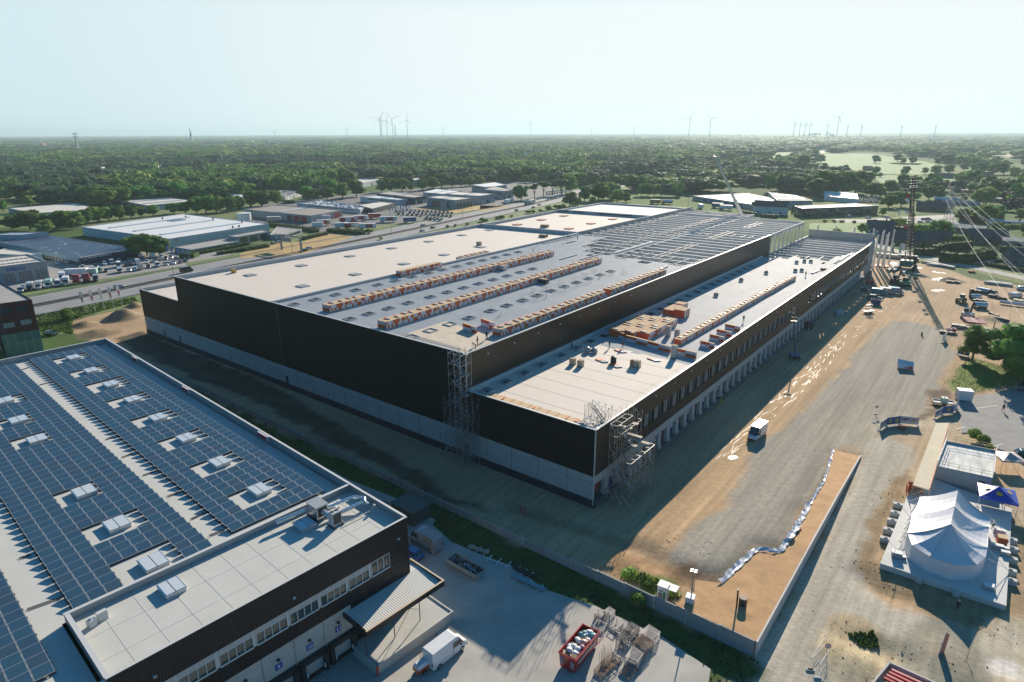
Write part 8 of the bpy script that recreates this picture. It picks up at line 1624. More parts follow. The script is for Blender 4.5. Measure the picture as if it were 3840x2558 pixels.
# grass tufts on the verge, lawn and green banks
def tufts(polys,n,s,m,nm,seed,dens=None):
 rs=np.random.RandomState(seed);mb=MB()
 for poly in polys:
  poly=np.array(poly);lo_,hi_=poly.min(0),poly.max(0);q_=lo_+(hi_-lo_)*rs.rand(n*2,2);q_=q_[inpoly(q_[:,0],q_[:,1],poly)][:n]
  for x,y in q_:
   z=ground_z(x,y)
   for _ in range(2):a=rs.rand()*6.28;w_=s*(.5+rs.rand());h=s*(.8+1.4*rs.rand());dx,dy=math.cos(a)*w_,math.sin(a)*w_;lx,ly=rs.normal(size=2)*h*.3;mb.add([(x-dx,y-dy,z-.02),(x+dx,y+dy,z-.02),(x+dx*.3+lx,y+dy*.3+ly,z+h),(x-dx*.3+lx,y-dy*.3+ly,z+h)],[(0,1,2,3)])
 o=mb.build(nm,m);o['kind']='stuff';return o
tufts([grs[:]],5000,.13,leafmat('verge_grass',(.03,.06,.015),(.07,.10,.03),.05,.1),'verge_grass',3)
tufts([gl_],2500,.07,leafmat('lawn_grass',(.10,.17,.03),(.17,.24,.05),.05,.1),'lawn_grass',4)
tufts([P2((5,320,430),(5,1190,270),(5,1215,310),(5,760,430),(5,640,470),(5,640,590),(5,350,570))],3000,.25,leafmat('rough_grass',(.08,.14,.025),(.15,.22,.05),.05,.1),'rough_grass',5)
tufts([P2((25,500,380),(25,760,340),(25,850,480),(25,640,500)),P2((22,1010,360),(22,1250,340),(22,1430,400),(22,1740,600),(22,1500,620),(22,1250,480))],170,.2,MATS['rough_grass'],'scrub_grass',6)
a,b_,c_=g(25,930,705),g(25,1230,840),g(25,800,863);t=thing('foundation_pit','concrete edged pit with red beams at the bottom right of the picture','foundation',(a[0],a[1],0));q=a+(b_-a)*1.6;r_=a+(c_-a)*2.2;mb=MB()
for u,v in((a,q),(a,r_),(r_,r_+q-a),(q,r_+q-a)):mb.bar(u+[0,0,.3],v+[0,0,.3],.22,.9)
mb.build('concrete_rim',concp,t,world=True);mb=MB();mb.poly([tuple(v+[0,0,.12])for v in(a,q,r_+q-a,r_)]);mb.build('pit_floor',MATS['ochre_sand'],t,world=True)
for k in range(4):u=a+(r_-a)*(.12+.1*k)+(q-a)*.12;mb=MB();mb.bar(u+[0,0,.5+.1*k],u+(q-a)*.8+[0,0,.5],.28,.3);mb.build('red_beam',rdoor if k%2 else MATS['flag_pink'],t,world=True)
b_=g(25,1438,625);h=hgt2((25,1460,335),(25,1438,625));t=thing('beach_flag','tall white pink banner flag seen edge on at the bottom right','flag',(b_[0],b_[1],0));mb=MB();mb.cyl((0,0,0),(.25,.1,h),.05,.03,6);mb.build('pole',whit,t);mb=MB();mb.add([(0,0,.25),(.55,1.0,.6),(.65,1.0,h*.8),(.25,.1,h)],[(0,1,2,3)]);mb.build('banner_cloth',MATS['flag_pink'],t)
b_=g(25,1740,660);mb=MB();mb.cyl((b_[0],b_[1],0),(b_[0]+.05,b_[1],2.2),.03,.03,6);tag(mb.build('thin_post',rkr),'thin rusty post at the edge of the white sand patch','post')
# ---------------------------------------------------------------- people
skin=mat('skin',(.50,.30,.22),.6);hair_=mat('dark_hair',(.03,.022,.018),.7)
def person(c,rz,lab,top,trousers,cap=None,pose='stand',z=0,lean=0.0):
 t=thing('person',lab,'person',(c[0],c[1],z),rz);S=1.06
 st={'stand':(.10,-.06),'walk':(.30,-.34),'bend':(.12,-.10)}[pose];f1,f2=st;b_=lean if pose!='bend' else 1.0
 hip=(0,0,.92);ch=(math.sin(b_)*.42,0,.92+math.cos(b_)*.42);nk=(math.sin(b_)*.56,0,.92+math.cos(b_)*.56);hd_=(nk[0]+math.sin(b_)*.16+.02,0,nk[2]+math.cos(b_)*.17)
 V=[hip,(math.sin(b_)*.2,0,.92+math.cos(b_)*.2),ch,nk,(nk[0]+.01,0,nk[2]+.06),hd_,(hd_[0]+.01,0,hd_[2]+.07)];Rr=[(.15,.12),(.13,.11),(.17,.12),(.075,.07),(.06,.06),(.09,.085),(.075,.07)];E=[(0,1),(1,2),(2,3),(3,4),(4,5),(5,6)]
 for s,f in((1,f1),(-1,f2)):
  k=len(V);V+=[(f*.15,s*.09,.86),(f*.55+.03,s*.10,.48),(f,s*.10,.09),(f+.15,s*.11,.04)];Rr+=[(.095,.095),(.065,.065),(.045,.045),(.04,.035)];E+=[(0,k),(k,k+1),(k+1,k+2),(k+2,k+3)]
  k=len(V);g_=-f*.6 if pose=='walk' else.06;dz=.30;sh=(ch[0]+math.sin(b_)*.06,s*.20,ch[2]+.05);el=(sh[0]+g_*.5,s*.25,sh[2]-dz);wr=(el[0]+.14+max(0,g_)*.5,s*.22,el[2]-dz*.78);V+=[sh,el,wr,(wr[0]+.05,s*.21,wr[2]-.07),(wr[0]+.08,s*.21,wr[2]-.14),(wr[0]+.09,s*.17,wr[2]-.07)];Rr+=[(.06,.06),(.045,.045),(.032,.032),(.035,.02),(.018,.012),(.012,.012)];E+=[(2,k),(k,k+1),(k+1,k+2),(k+2,k+3),(k+3,k+4),(k+2,k+5)]
 me=bpy.data.meshes.new('body');me.from_pydata([tuple(c_*S for c_ in v)for v in V],E,[]);ob_=bpy.data.objects.new('body',me);COL.objects.link(ob_);md=ob_.modifiers.new('skin','SKIN')
 for i,r_ in enumerate(Rr):me.skin_vertices[0].data[i].radius=(r_[0]*S,r_[1]*S)
 me.skin_vertices[0].data[0].use_root=True;sb=ob_.modifiers.new('sub','SUBSURF');sb.levels=sb.render_levels=1
 dg=bpy.context.evaluated_depsgraph_get();m2=bpy.data.meshes.new_from_object(ob_.evaluated_get(dg));bpy.data.objects.remove(ob_);m2.name='body'
 for m in(skin,top,trousers,blk):m2.materials.append(m)
 sv=np.array(hip)*S
 for p in m2.polygons:
  c_=p.center;p.use_smooth=True;zz=c_.z/S;sp_=c_.z/S
  if zz<.10:p.material_index=3
  elif abs(c_.y/S)<.2 and zz<.95 and not(pose=='bend' and c_.x/S>.32):p.material_index=2
  elif(Vector(c_)/S-Vector(hd_)).length<.17 or(Vector(c_)/S-Vector(nk)).length<.05:p.material_index=0
  elif abs(c_.y/S)>.14 and zz<nk[2]-.62 and pose!='bend':p.material_index=0
  else:p.material_index=1
 o=bpy.data.objects.new('body',m2);COL.objects.link(o);o.parent=t
 mb=MB();hx,hz=hd_[0]*S,hd_[2]*S;mb.ball((hx-.015,0,hz+.05),.108,.10,.10,0,10,6);o=mb.build('helmet' if cap else 'hair',cap or hair_,t,smooth=True)
 mb=MB();mb.cyl((hx+.085,0,hz+.0),(hx+.115,0,hz-.015),.016,.012,6);[mb.ball((hx+.08,s*.035,hz+.025),.012,.014,.01,1,6,4)for s in(-1,1)];mb.box(hx+.075,hx+.09,-.025,.025,hz-.052,hz-.042,1);mb.build('face',[skin,hair_],t)
 return t
tg=mat('cloth_dark_green',(.04,.06,.04),.9);tb_=mat('cloth_black',(.015,.015,.018),.9);tw_=mat('cloth_white',(.55,.54,.52),.9);th_=mat('cloth_hivis',(.45,.55,.05),.8);tj=mat('cloth_denim',(.06,.09,.15),.9);tn=mat('cloth_tan',(.30,.22,.14),.9);tr_=mat('cloth_red',(.35,.03,.03),.9)
hw=mat('helmet_white',(.65,.65,.62),.4)
for p,z,rz,top,tro,cap,pose,lab in[((7,1140,722),13.98,1.2,tg,tb_,None,'stand','roofer in dark green standing on the cream roof near the standing panels'),((7,1258,725),13.98,2.6,tg,tn,None,'stand','roofer under the hanging board at the left end of the panel wall'),((7,810,722),13.98,.5,tb_,tb_,None,'stand','dark figure standing in the shade beside the tall wall'),((20,1475,1495),13.98,1.8,tg,tb_,None,'walk','lone roofer walking on the striped far part of the lower roof'),((7,2325,490),13.98,2,tb_,tb_,hw,'stand','dark figure at the lower roof edge behind the standing panels'),((6,2178,645),21.2,2.4,tb_,tb_,None,'stand','roofer in black right beside the last stack near the front corner'),((6,2098,695),21.2,4.2,tg,tb_,None,'stand','upper of two roofers close together at the front corner of the main roof'),((6,2080,730),21.2,4.4,tn,tn,None,'bend','lower of two roofers close together, bending at the front corner'),((3,775,1170),21.2,1,tb_,tj,hw,'stand','dark worker left of the bright vest by the fire wall'),((3,795,1168),21.2,2,th_,tj,hw,'bend','bending worker in a bright vest by the fire wall'),((3,860,1182),21.2,.3,tn,tn,hw,'stand','tan dressed worker right of the bright vest on the sheet bundle'),((3,955,1130),21.2,2.2,th_,tb_,hw,'stand','worker in a bright green vest at the start of the bare beams'),((3,470,1300),21.2,1.2,tw_,tw_,None,'stand','white dressed worker at the far end of the left stack row'),
 ((23,2035,370),.14,-1.1,tb_,tr_,None,'walk','person in black with red shorts walking across the grey car park'),((25,1648,125),.0,2.2,tb_,tj,hw,'stand','person with white cap standing in the marquee shadow'),((24,1820,640),1.0,2.8,tw_,tb_,None,'stand','person in white at the right side wall of the marquee'),((14,1683,735),.0,1.5,th_,th_,None,'stand','person in bright green standing before the dock doors in the shade'),((5,2300,100000),0,0,tb_,tb_,None,'stand','x')]:
 if lab=='x':continue
 c=g(*p,z);person(c,rz,lab,top,tro,cap,pose,z=z)
# ---------------------------------------------------------------- trees, hedges, woods
lf=leafmat('leaves_green',(.055,.155,.026),(.16,.31,.05));lfl=leafmat('leaves_light',(.14,.25,.04),(.28,.40,.08));lfd=leafmat('leaves_pine',(.034,.09,.045),(.08,.15,.065));lfp=leafmat('leaves_purple',(.045,.025,.035),(.09,.05,.06));bark=mat('bark',(.10,.075,.05),.9,var=.2,scale=3)
def leaves(mb,rs,c,r,n,s,flat=.25,vmin=-.55):
 """leaf sized faces spread over and inside one clump"""
 for _ in range(n):
  while True:
   d=rs.normal(size=3);d/=np.linalg.norm(d)
   if d[2]>vmin:break
  k=1-.38*rs.rand()**2;p=c+d*r*k;nn=d+rs.normal(size=3)*.55;nn/=np.linalg.norm(nn)
  a=np.cross(nn,[0,0,1]);a/=(np.linalg.norm(a)+1e-6);b_=np.cross(nn,a);q=s*(.6+.8*rs.rand());th=rs.rand()*6.28;a,b_=a*math.cos(th)+b_*math.sin(th),b_*math.cos(th)-a*math.sin(th)
  mb.add([p-a*q*.5,p+b_*q*.35,p+a*q*.5,p-b_*q*.35],[(0,1,2,3)])
def crown_mesh(kind,seed,H=12.0,n=2600,s=.55):
 rs=np.random.RandomState(seed);mb=MB();lobes=[]
 if kind in('round','wide','oval'):
  W_={'round':.42,'wide':.55,'oval':.32}[kind]*H;z0,z1=H*.14,H*.97;nl=17
  for i in range(nl):
   t=(i+.5)/nl;z=z0+(z1-z0)*(.12+.80*t);rad=W_*math.sqrt(max(.05,1-((z-(z0+z1)*.48)/((z1-z0)*.56))**2));a=i*2.4+rs.rand();rr_=rad*(.62 if i%3 else.25)*(.8+.4*rs.rand())
   r_=H*(.13+.07*rs.rand())*(1.15 if kind=='wide' else 1);lobes.append((np.array((math.cos(a)*rr_,math.sin(a)*rr_,z)),np.array((r_,r_,r_*.8))))
 elif kind=='pine':
  for i in range(8):a=i*2.4;r_=H*(.10+.06*rs.rand());lobes.append((np.array((math.cos(a)*H*.17*rs.rand()*1.6,math.sin(a)*H*.17*rs.rand()*1.6,H*(.62+.33*rs.rand()))),np.array((r_*1.3,r_*1.3,r_*.6))))
 elif kind=='cone':
  for i in range(9):t=i/8;r_=H*(.17*(1-t)+.03);lobes.append((np.array((0,0,H*(.10+.86*t))),np.array((r_,r_,H*.09))))
 elif kind=='bush':
  for i in range(7):a=i*2.4;r_=H*(.28+.14*rs.rand());lobes.append((np.array((math.cos(a)*H*.45*rs.rand(),math.sin(a)*H*.45*rs.rand(),H*(.25+.4*rs.rand()))),np.array((r_,r_,r_*.8))))
 elif kind=='grove':
  for i in range(12):a=i*2.4;r_=H*(.20+.13*rs.rand());rr_=H*.62*math.sqrt((i+.3)/12);lobes.append((np.array((math.cos(a)*rr_,math.sin(a)*rr_,H*(.45+.38*rs.rand()))),np.array((r_,r_,r_*(.8+.5*rs.rand())))))
 per=int(n/len(lobes))
 for c,r in lobes:
  leaves(mb,rs,c,r,per,s);mb.ball(tuple(c),r[0]*.80,r[1]*.80,r[2]*.80,0,7,5,.18)
 return mb,lobes
def tree_proto(name,kind,seed,H,n,s,m,lab,loc,trunk=True):
 t=thing(name,lab,'tree' if kind!='bush' else 'bush',loc,0);mb,lobes=crown_mesh(kind,seed,H,n,s);mb.build('crown',m,t)
 if trunk:
  mb=MB();mb.cyl((0,0,-.3),(H*.01,0,H*.34),H*.028,H*.02,7)
  for c,r in lobes[:6]:mb.cyl((H*.01,0,H*.28),tuple(c*.85),H*.014,H*.005,5)
  mb.build('trunk',bark,t)
 return t
TP={}
TK={'r':('tree','round',12,2600,.55,lf),'w':('tree','wide',12,3000,.6,lf),'o':('tree','oval',12,2200,.55,lf),'p':('pine_tree','pine',12,1700,.5,lfd),'c':('conifer','cone',10,1600,.4,lfd),'l':('tree','round',12,2400,.55,lfl),'u':('tree','wide',12,2600,.55,lfp),'b':('bush','bush',3,700,.35,lfl)}
def tree(kind,c,h,lab,grp=None,rz=None,spread=1.0,var=None):
 var=random.randint(0,1)if var is None else var;key=(kind,var);nm,kd,H,n,s,m=TK[kind];rz=random.uniform(0,6.28)if rz is None else rz
 if key not in TP:
  TP[key]=tree_proto(nm,kd,31+len(TP),H,n,s,m,lab,(c[0],c[1],c[2]),kind!='b');o=TP[key];TREE[o.name]=[(k,[])for k in o.children]
  if grp:o['group']=grp
 else:o=dup(TP[key],c,rz,lab,grp)
 k=h/H;o.scale=(k*spread,k*spread,k);return o
def trees(data,place,grp,kinds='rwo',catnoun='tree'):
 data=sorted(data,key=lambda d:CR[d[0]][0]+d[1]*CR[d[0]][2])
 for i,d in enumerate(data):
  n,x,yt,yb=d[:4];k=d[4]if len(d)>4 else random.choice(kinds);b_=g(n,x,yb);h=max(2.0,hgt2((n,x,yt),(n,x,yb)))
  tree(k,(b_[0],b_[1],0),h,'%s %s from the left %s'%(nth(i+1),{'b':'bush','p':'dark pine','c':'conifer','u':'purple tree'}.get(k,catnoun),place),grp,spread=random.uniform(1.2,1.6))
random.seed(12)
trees([(1,110,950,1090),(1,270,915,1090,'w'),(1,410,1000,1125,'l'),(1,500,925,1085),(1,640,915,1080),(1,760,900,1040),(1,880,880,1020,'w'),(1,960,880,1005),(1,1060,870,1000),(1,1160,870,985),(1,1250,880,975),(1,1350,865,965)],'in the dense row behind the dark panelled roof','tree row behind the dark panelled roof')
trees([(1,1540,850,945),(1,1640,840,945),(1,1740,800,945,'w'),(1,1820,780,940),(1,1910,790,935),(1,2010,790,925,'w'),(1,2100,790,915),(1,2220,745,885),(1,2320,745,875)],'in the row above the large white hall','tree row above the large white hall')
trees([(1,1190,1150,1300,'w'),(1,1300,1125,1315,'w'),(1,1410,1155,1320,'w')],'of the clump on the dealer forecourt','tree clump on the forecourt')
trees([(2,90,750,885),(2,190,740,880,'w'),(2,330,740,872),(2,600,700,828,'w'),(2,650,720,825),(2,770,705,820),(2,800,632,790),(2,905,670,812),(2,1030,645,795),(2,1250,640,755),(2,1340,630,750,'w'),(2,1430,630,745),(2,1510,670,740),(2,1615,640,740),(2,1700,615,730),(2,1780,580,715,'l'),(2,1870,610,712),(2,1950,620,706),(2,2030,612,702),(2,2110,605,695,'l'),(2,2230,600,675),(2,2320,610,675)],'along the avenue through the industrial estate','avenue trees in the industrial estate')
trees([(1,30,830,925),(1,130,670,800),(1,60,700,790),(1,340,670,800,'w'),(1,260,780,880,'l'),(1,380,775,865),(1,480,775,862),(1,570,770,845),(1,700,700,830,'l'),(1,800,700,840),(1,850,740,880,'w'),(1,950,740,885,'w'),(1,1070,720,825),(1,1150,700,815,'c'),(1,1210,690,805,'c'),(1,1300,670,805),(1,1400,700,800,'l'),(1,1490,665,815,'o'),(1,1580,665,805,'o'),(1,1680,680,795),(1,1780,690,780),(1,1900,680,780),(1,2100,720,770),(1,1130,830,880),(1,2200,690,770),(2,40,580,740),(2,150,640,730),(2,230,650,720),(2,400,660,730,'l'),(2,560,540,660,'w'),(2,680,540,670,'w'),(2,600,560,680),(2,820,560,640),(2,940,580,650),(2,1400,540,620),(2,1560,540,620,'l'),(2,1700,520,600)],'along the park edge behind the estate','park trees behind the estate')
trees([(3,20,610,668),(3,120,600,665),(3,210,612,660),(3,365,690,825,'w'),(3,480,680,815,'p'),(3,560,660,795,'p'),(3,640,650,785,'p'),(3,720,640,780,'p'),(3,540,545,650),(3,400,600,672,'l'),(3,470,590,672,'l'),(3,590,600,665,'l'),(3,800,610,765),(3,900,585,700),(3,1010,610,702),(3,920,700,835),(3,1045,665,830),(3,1150,670,815),(3,1090,690,830),(3,1210,730,845,'l'),(3,1290,760,845,'l'),(3,790,752,880,'l'),(3,860,800,870,'l'),(3,1000,790,860,'l')],'beside the motorway bend','trees beside the motorway bend')
trees([(3,20,975,1015,'b'),(3,60,985,1012,'b'),(3,150,968,995,'b'),(3,200,955,990,'b'),(3,280,950,975,'b'),(3,425,912,945,'b'),(3,470,905,940,'b'),(3,530,900,935,'b'),(3,610,868,918,'b'),(3,680,860,905,'b'),(3,730,855,895,'b'),(2,1830,1045,1068,'b'),(2,1900,1040,1060,'b'),(2,2010,1020,1050,'b'),(2,2150,975,1015,'b'),(2,2300,955,990,'b'),(2,1240,1150,1175,'b'),(2,965,1065,1110,'b'),(2,1135,1070,1120,'b')],'on the motorway bank beside the big warehouse','bushes on the motorway bank')
trees([(18,60,540,750),(18,140,550,740),(18,215,600,760,'l'),(18,340,500,700),(18,400,560,690),(18,320,720,915,'w'),(18,510,670,900,'w'),(18,770,595,705),(18,930,570,800,'w'),(18,1080,580,790),(18,730,690,800,'l'),(18,1100,1100,1345,'w'),(18,690,1000,1060,'l')],'in the gardens left of the near pylon','garden trees left of the near pylon')
trees([(18,570,290,435),(18,120,295,412),(18,200,388,460),(18,1030,280,412),(18,860,310,412),(18,1230,260,405,'l'),(18,1400,385,590,'w'),(18,1530,340,605,'w'),(18,1640,420,590),(18,970,470,595),(18,1880,460,575,'l'),(18,2110,495,580),(18,680,140,262),(18,540,160,262),(18,130,130,245,'w'),(18,460,110,225),(18,1060,165,270),(18,1180,150,255),(18,1460,240,360),(18,1600,250,370),(18,1750,240,400),(18,1900,240,420,'w'),(18,2050,240,420),(18,2200,300,480,'l'),(18,2330,330,480)],'in the meadows beyond the gardens','meadow trees')
trees([(18,1780,600,860,'l'),(18,1680,640,870,'l'),(18,1740,700,865),(18,1950,600,790),(18,2120,670,860,'u'),(18,2250,760,975,'u'),(18,2100,820,970,'u'),(18,1400,920,1115),(18,1480,940,1060,'l'),(18,1620,890,1060,'w'),(18,1760,870,1135,'w'),(18,1900,880,1100),(18,2000,1005,1125,'l'),(18,1950,1120,1255),(18,2300,930,1110),(18,2340,1150,1300),(18,1440,740,840,'l'),(18,2170,610,700),(18,2060,1270,1360,'l'),(18,1900,1260,1350,'l'),(18,1500,1280,1340,'l'),(18,1200,1360,1450,'l'),(18,1330,1330,1430),(18,1450,1340,1440),(18,1560,1370,1440,'l'),(18,820,1350,1520,'c'),(18,240,910,1030,'l'),(18,1260,1240,1290,'l')],'in the gardens right of the near pylon','garden trees right of the near pylon')
trees([(20,1620,340,565),(20,1750,250,545),(20,1900,250,530,'w'),(20,2060,250,520),(20,2170,260,470),(20,2260,390,560),(20,1650,60,160),(20,960,20,110),(20,700,20,100),(20,270,30,100,'l'),(20,440,40,105,'l'),(20,1250,130,240),(20,1430,60,240,'o'),(20,1940,180,250),(20,1700,160,250),(20,1540,140,220,'l'),(20,1520,240,400,'l'),(20,1350,340,500,'l')],'at the wood edge behind the crane jib','trees at the wood edge')
trees([(20,2140,870,990,'l'),(20,1840,920,985,'b'),(20,1700,830,860,'b'),(20,1800,832,860,'b'),(20,1900,828,862,'b'),(20,2050,835,868,'b'),(20,1230,650,740,'c'),(20,1320,660,750,'c'),(20,880,620,700,'c')],'around the white houses beyond the far roof edge',None,'l')
# the two big trees of the car park and the shrubs near us
b_=g(8,1950,925);tree('l',(b_[0],b_[1],0),9.5,'slender light green tree standing on the lawn beside the blue banner',None,1.0,1.1)
b_=g(8,2140,985);tree('w',(b_[0]+1.5,b_[1]+1,0),11.0,'broad dark tree at the back corner of the lawn',None,.4,1.2)
b_=g(8,2250,1120);tree('w',(b_[0]+2.5,b_[1]+2,0),14.5,'largest broad tree at the right edge, over the parked dark car',None,2.0,1.25)
b_=g(8,2330,1000);tree('r',(b_[0]+4,b_[1]+8,0),13,'round tree behind the largest tree at the right edge',None,2.0,1.2)
for p,h,lab in[((23,1590,790),2.6,'light green bush in front of the roof terrace, left one'),((23,1720,870),2.4,'light green bush in front of the roof terrace, right one'),((23,1830,960),1.5,'low bush at the parapet corner of the cabin roof'),((5,600,470),4.6,'young yellow green tree on the lawn below the flags'),((22,1222,690),2.0,'single slim weed shrub on the dark verge by the wall'),((8,2352,700),1.5,'low bush near the dirt road at the right edge'),((22,1100,380),2.0,'green scrub beside the site wall, left of the portable toilet'),((22,1350,450),1.5,'green scrub directly left of the portable toilet'),((22,1620,580),1.3,'green scrub right of the portable toilet')]:
 b_=g(*p);tree('b',(b_[0],b_[1],0.1),h,lab)
# hedges
hm_=leafmat('hedge_leaves',(.030,.070,.015),(.075,.13,.028),.1,.12)
def hedge(pts,w,h,lab,m=hm_,seed=1):
 rs=np.random.RandomState(seed);ps=[g(*p)[:2]for p in pts];t=thing('hedge',lab,'hedge',(ps[0][0],ps[0][1],0));mb=MB();hh=h*.5
 for a,b_ in zip(ps[:-1],ps[1:]):
  L_=np.linalg.norm(b_-a);mb.bar((*a,h*.46),(*b_,h*.46),w*.85,h*.92);n=int(min(2200,L_*(w+2*h)*3.0));d=(b_-a)/L_;nn=np.array((-d[1],d[0]))
  for _ in range(n):
   u=rs.rand()*(w+2*h);p=a+d*L_*rs.rand();z=min(h,u)if u<h else(h if u<h+w else w+2*h-u);off=-w/2 if u<h else(w/2 if u>h+w else u-h-w/2)
   c=np.array((p[0]+nn[0]*off,p[1]+nn[1]*off,z))+rs.normal(size=3)*.08;q=.22+.2*rs.rand();A=rs.normal(size=3);A/=np.linalg.norm(A);B_=np.cross(A,rs.normal(size=3));B_/=np.linalg.norm(B_);mb.add([c-A*q,c+B_*q*.7,c+A*q,c-B_*q*.7],[(0,1,2,3)])
 mb.build('foliage',m,t,world=True)
hedge([(19,1190,290),(19,1400,320),(19,1560,320),(19,1700,290),(19,1920,225)],4,5.0,'tall clipped dark hedge along the bend of the local road')
hedge([(19,830,200),(19,960,215),(19,1080,200)],2.5,3.6,'clipped hedge behind the crane mast, left of the tall hedge')
hedge([(19,1110,190),(19,1250,150),(19,1600,120)],4,4.5,'loose hedge behind the tall clipped hedge',seed=3)
hedge([(19,1830,350),(19,2100,400),(19,2340,440)],1.4,1.6,'low garden hedge in front of the grey house')
hedge([(19,1950,300),(19,2200,310)],1.2,1.4,'second low garden hedge behind the low one')
hedge([(19,2000,170),(19,2350,190)],3,3.6,'dark hedge at the right edge beyond the road',seed=5)
hedge([(18,460,1290),(18,620,1270)],7,4.0,'round bushy hedge beside the roadside car park',seed=2)
hedge([(18,680,1260),(18,960,1250)],6,4.0,'long bushy hedge in front of the roadside car park',lfl,4)
hedge([(18,340,1180),(18,600,1190)],4,5.0,'pale bamboo hedge above the gabled house',lfl,6)
hedge([(20,945,800),(20,1150,810)],3,2.6,'clipped hedge in front of the long white house');hedge([(20,730,770),(20,890,790)],3,3.2,'clipped hedge beside the foot of the crane jib',seed=7);hedge([(20,840,700),(20,920,705)],4,6,'tall ivy hedge left of the long white house',seed=8)
hedge([(1,1775,1300),(1,2190,1220)],3.2,1.5,'long low clipped hedge before the white hall');hedge([(1,1925,1308),(1,2354,1240)],3.2,1.5,'second clipped hedge nearer the motorway');hedge([(1,1610,1330),(1,1740,1330)],7,2.6,'rounded box hedge by the blue flags',seed=9)
hedge([(2,0,1280),(2,250,1240)],3.2,1.6,'clipped hedge left of the sign gantry');hedge([(2,545,1180),(2,765,1130)],3.0,1.6,'clipped hedge right of the sign gantry');hedge([(2,260,1050),(2,560,1090),(2,680,1110)],4,2.0,'long hedge between white hall and trailer yard',seed=10);hedge([(2,780,1105),(2,1090,1130)],4,2.2,'hedge along the front of the trailer yard',seed=11);hedge([(2,400,850),(2,475,855)],4,2.4,'block hedge by the striped hall',seed=12)
hedge([(18,1430,1120),(18,1720,1120)],9,4.5,'tawny hedge above the car park canopy',leafmat('tawny_leaves',(.14,.12,.035),(.22,.17,.06),.1),13)
hedge([(18,2050,1230),(18,2340,1215)],3,2.5,'pale clipped hedge before the caravan shed',lfl,14)
# ------------------------------ the woods: crowns beyond counting, out to the horizon
def at_px(d,ang):
 f2=np.array([fw[0],fw[1]])/np.hypot(fw[0],fw[1]);r2=np.array([RX[0],RX[1]])/np.hypot(RX[0],RX[1]);v=f2*math.cos(ang)+r2*math.sin(ang);return CAMX+v[0]*d,CAMY+v[1]*d
bx=[0,400,900,1300,1700,2000,2300,2350,2600,2760,3100,3160,3250,3500,3840];by=[760,775,745,700,690,682,700,722,728,718,728,690,720,760,810]
clr=[P2(*pol)for pol in[((4,660,400),(4,840,360),(4,1170,365),(4,1740,450),(4,1650,530),(4,1250,520),(4,1000,490),(4,900,480)),((4,1190,545),(4,1300,530),(4,1500,545),(4,2352,600),(4,2352,700),(4,1730,650),(4,1600,600),(4,1250,600)),((4,-50,355),(4,600,350),(4,480,400),(4,0,385)),((4,1950,362),(4,2352,358),(4,2352,400),(4,2250,398)),((3,1150,430),(3,1500,418),(3,1480,445),(3,1200,445)),((1,0,790),(1,600,755),(1,640,770),(1,300,810),(1,0,850))]]
rs=np.random.RandomState(8);pts=[];d=360.0;MD=np.array(MEDD)
hs_pts=np.array([g(*s)[:2]for s in spots])
while d<16000:
 st_=max(13.0,.0102*d);na=int(1.52*d/st_)
 for i in range(na):
  ang=-.76+1.52*(i+rs.rand())/na;dd=d+rs.uniform(-.5,.5)*st_;pts.append((*at_px(dd,ang),dd,st_))
 d+=st_
A=np.array(pts);q=np.stack([A[:,0]-CAMX,A[:,1]-CAMY,np.full(len(A),-CAMH)],1);w=q@fw;px=1920+FPX*(q@RX)/w;py=1279-FPX*(q@UY)/w
keep=(py<np.interp(px,bx,by))&(px>-120)&(px<3960)
jj=np.clip(np.searchsorted(MD[:,1],A[:,1]),1,len(MD)-1);mx_=np.interp(A[:,1],MD[:,1],MD[:,0]);keep&=(np.abs(A[:,0]-mx_)>24+.004*A[:,2])|(A[:,1]>3600)
SX,SY=CAMX+(A[:,0]-CAMX)*60/46,CAMY+(A[:,1]-CAMY)*60/46  # where the line over each crown's top meets the ground
RG=[np.array([p[:2]for p in r_])for r_ in RINGS]
for c in clr+RG:keep&=~inpoly(A[:,0],A[:,1],c)
for c in clr:keep&=~inpoly(SX,SY,c)
for p_ in far_px:c=g(*p_);keep&=np.hypot(SX-c[0],(SY-c[1])*.4)>22
open_=fbm(A[:,0]/260,A[:,1]/260,3);right=np.clip((px-3000)/400,0,1);left=np.clip((900-px)/900,0,1)
keep&=~((open_>.64-.12*right)&(A[:,2]>700)&(py>515));keep&=~((px>3150)&(py>560)&(fbm(A[:,0]/70+7,A[:,1]/70,2)>.47))
for ln_,w_ in((RL,16),(dense([tuple(p)for p in P2((20,1850,840),(20,2352,850),(18,60,1110),(18,700,1070),(18,1340,1045),(18,1700,1020))]),16)):keep&=segdist(A[:,0],A[:,1],ln_)>w_
for h_ in HOUSES:keep&=np.hypot(A[:,0]-h_.matrix_basis.translation.x,A[:,1]-h_.matrix_basis.translation.y)>19
keep&=~inpoly(A[:,0],A[:,1],P2((18,650,1060),(18,1330,1060),(18,1660,1190),(18,1230,1260),(18,700,1200)))
keep&=~inpoly(A[:,0],A[:,1],cpv)
for hp in hs_pts:
 dh=np.hypot(hp[0]-CAMX,hp[1]-CAMY);ux,uy=(CAMX-hp[0])/dh,(CAMY-hp[1])/dh;fr_=(A[:,0]-hp[0])*ux+(A[:,1]-hp[1])*uy;la=np.abs((A[:,0]-hp[0])*uy-(A[:,1]-hp[1])*ux)
 keep&=~((fr_>-12)&(fr_<dh*.085)&(la<9+dh*.004))
A=A[keep];print('woodland crowns',len(A))
me=bpy.data.meshes.new('woodland');me.vertices.add(len(A));me.vertices.foreach_set('co',np.stack([A[:,0],A[:,1],np.zeros(len(A))],1).ravel())
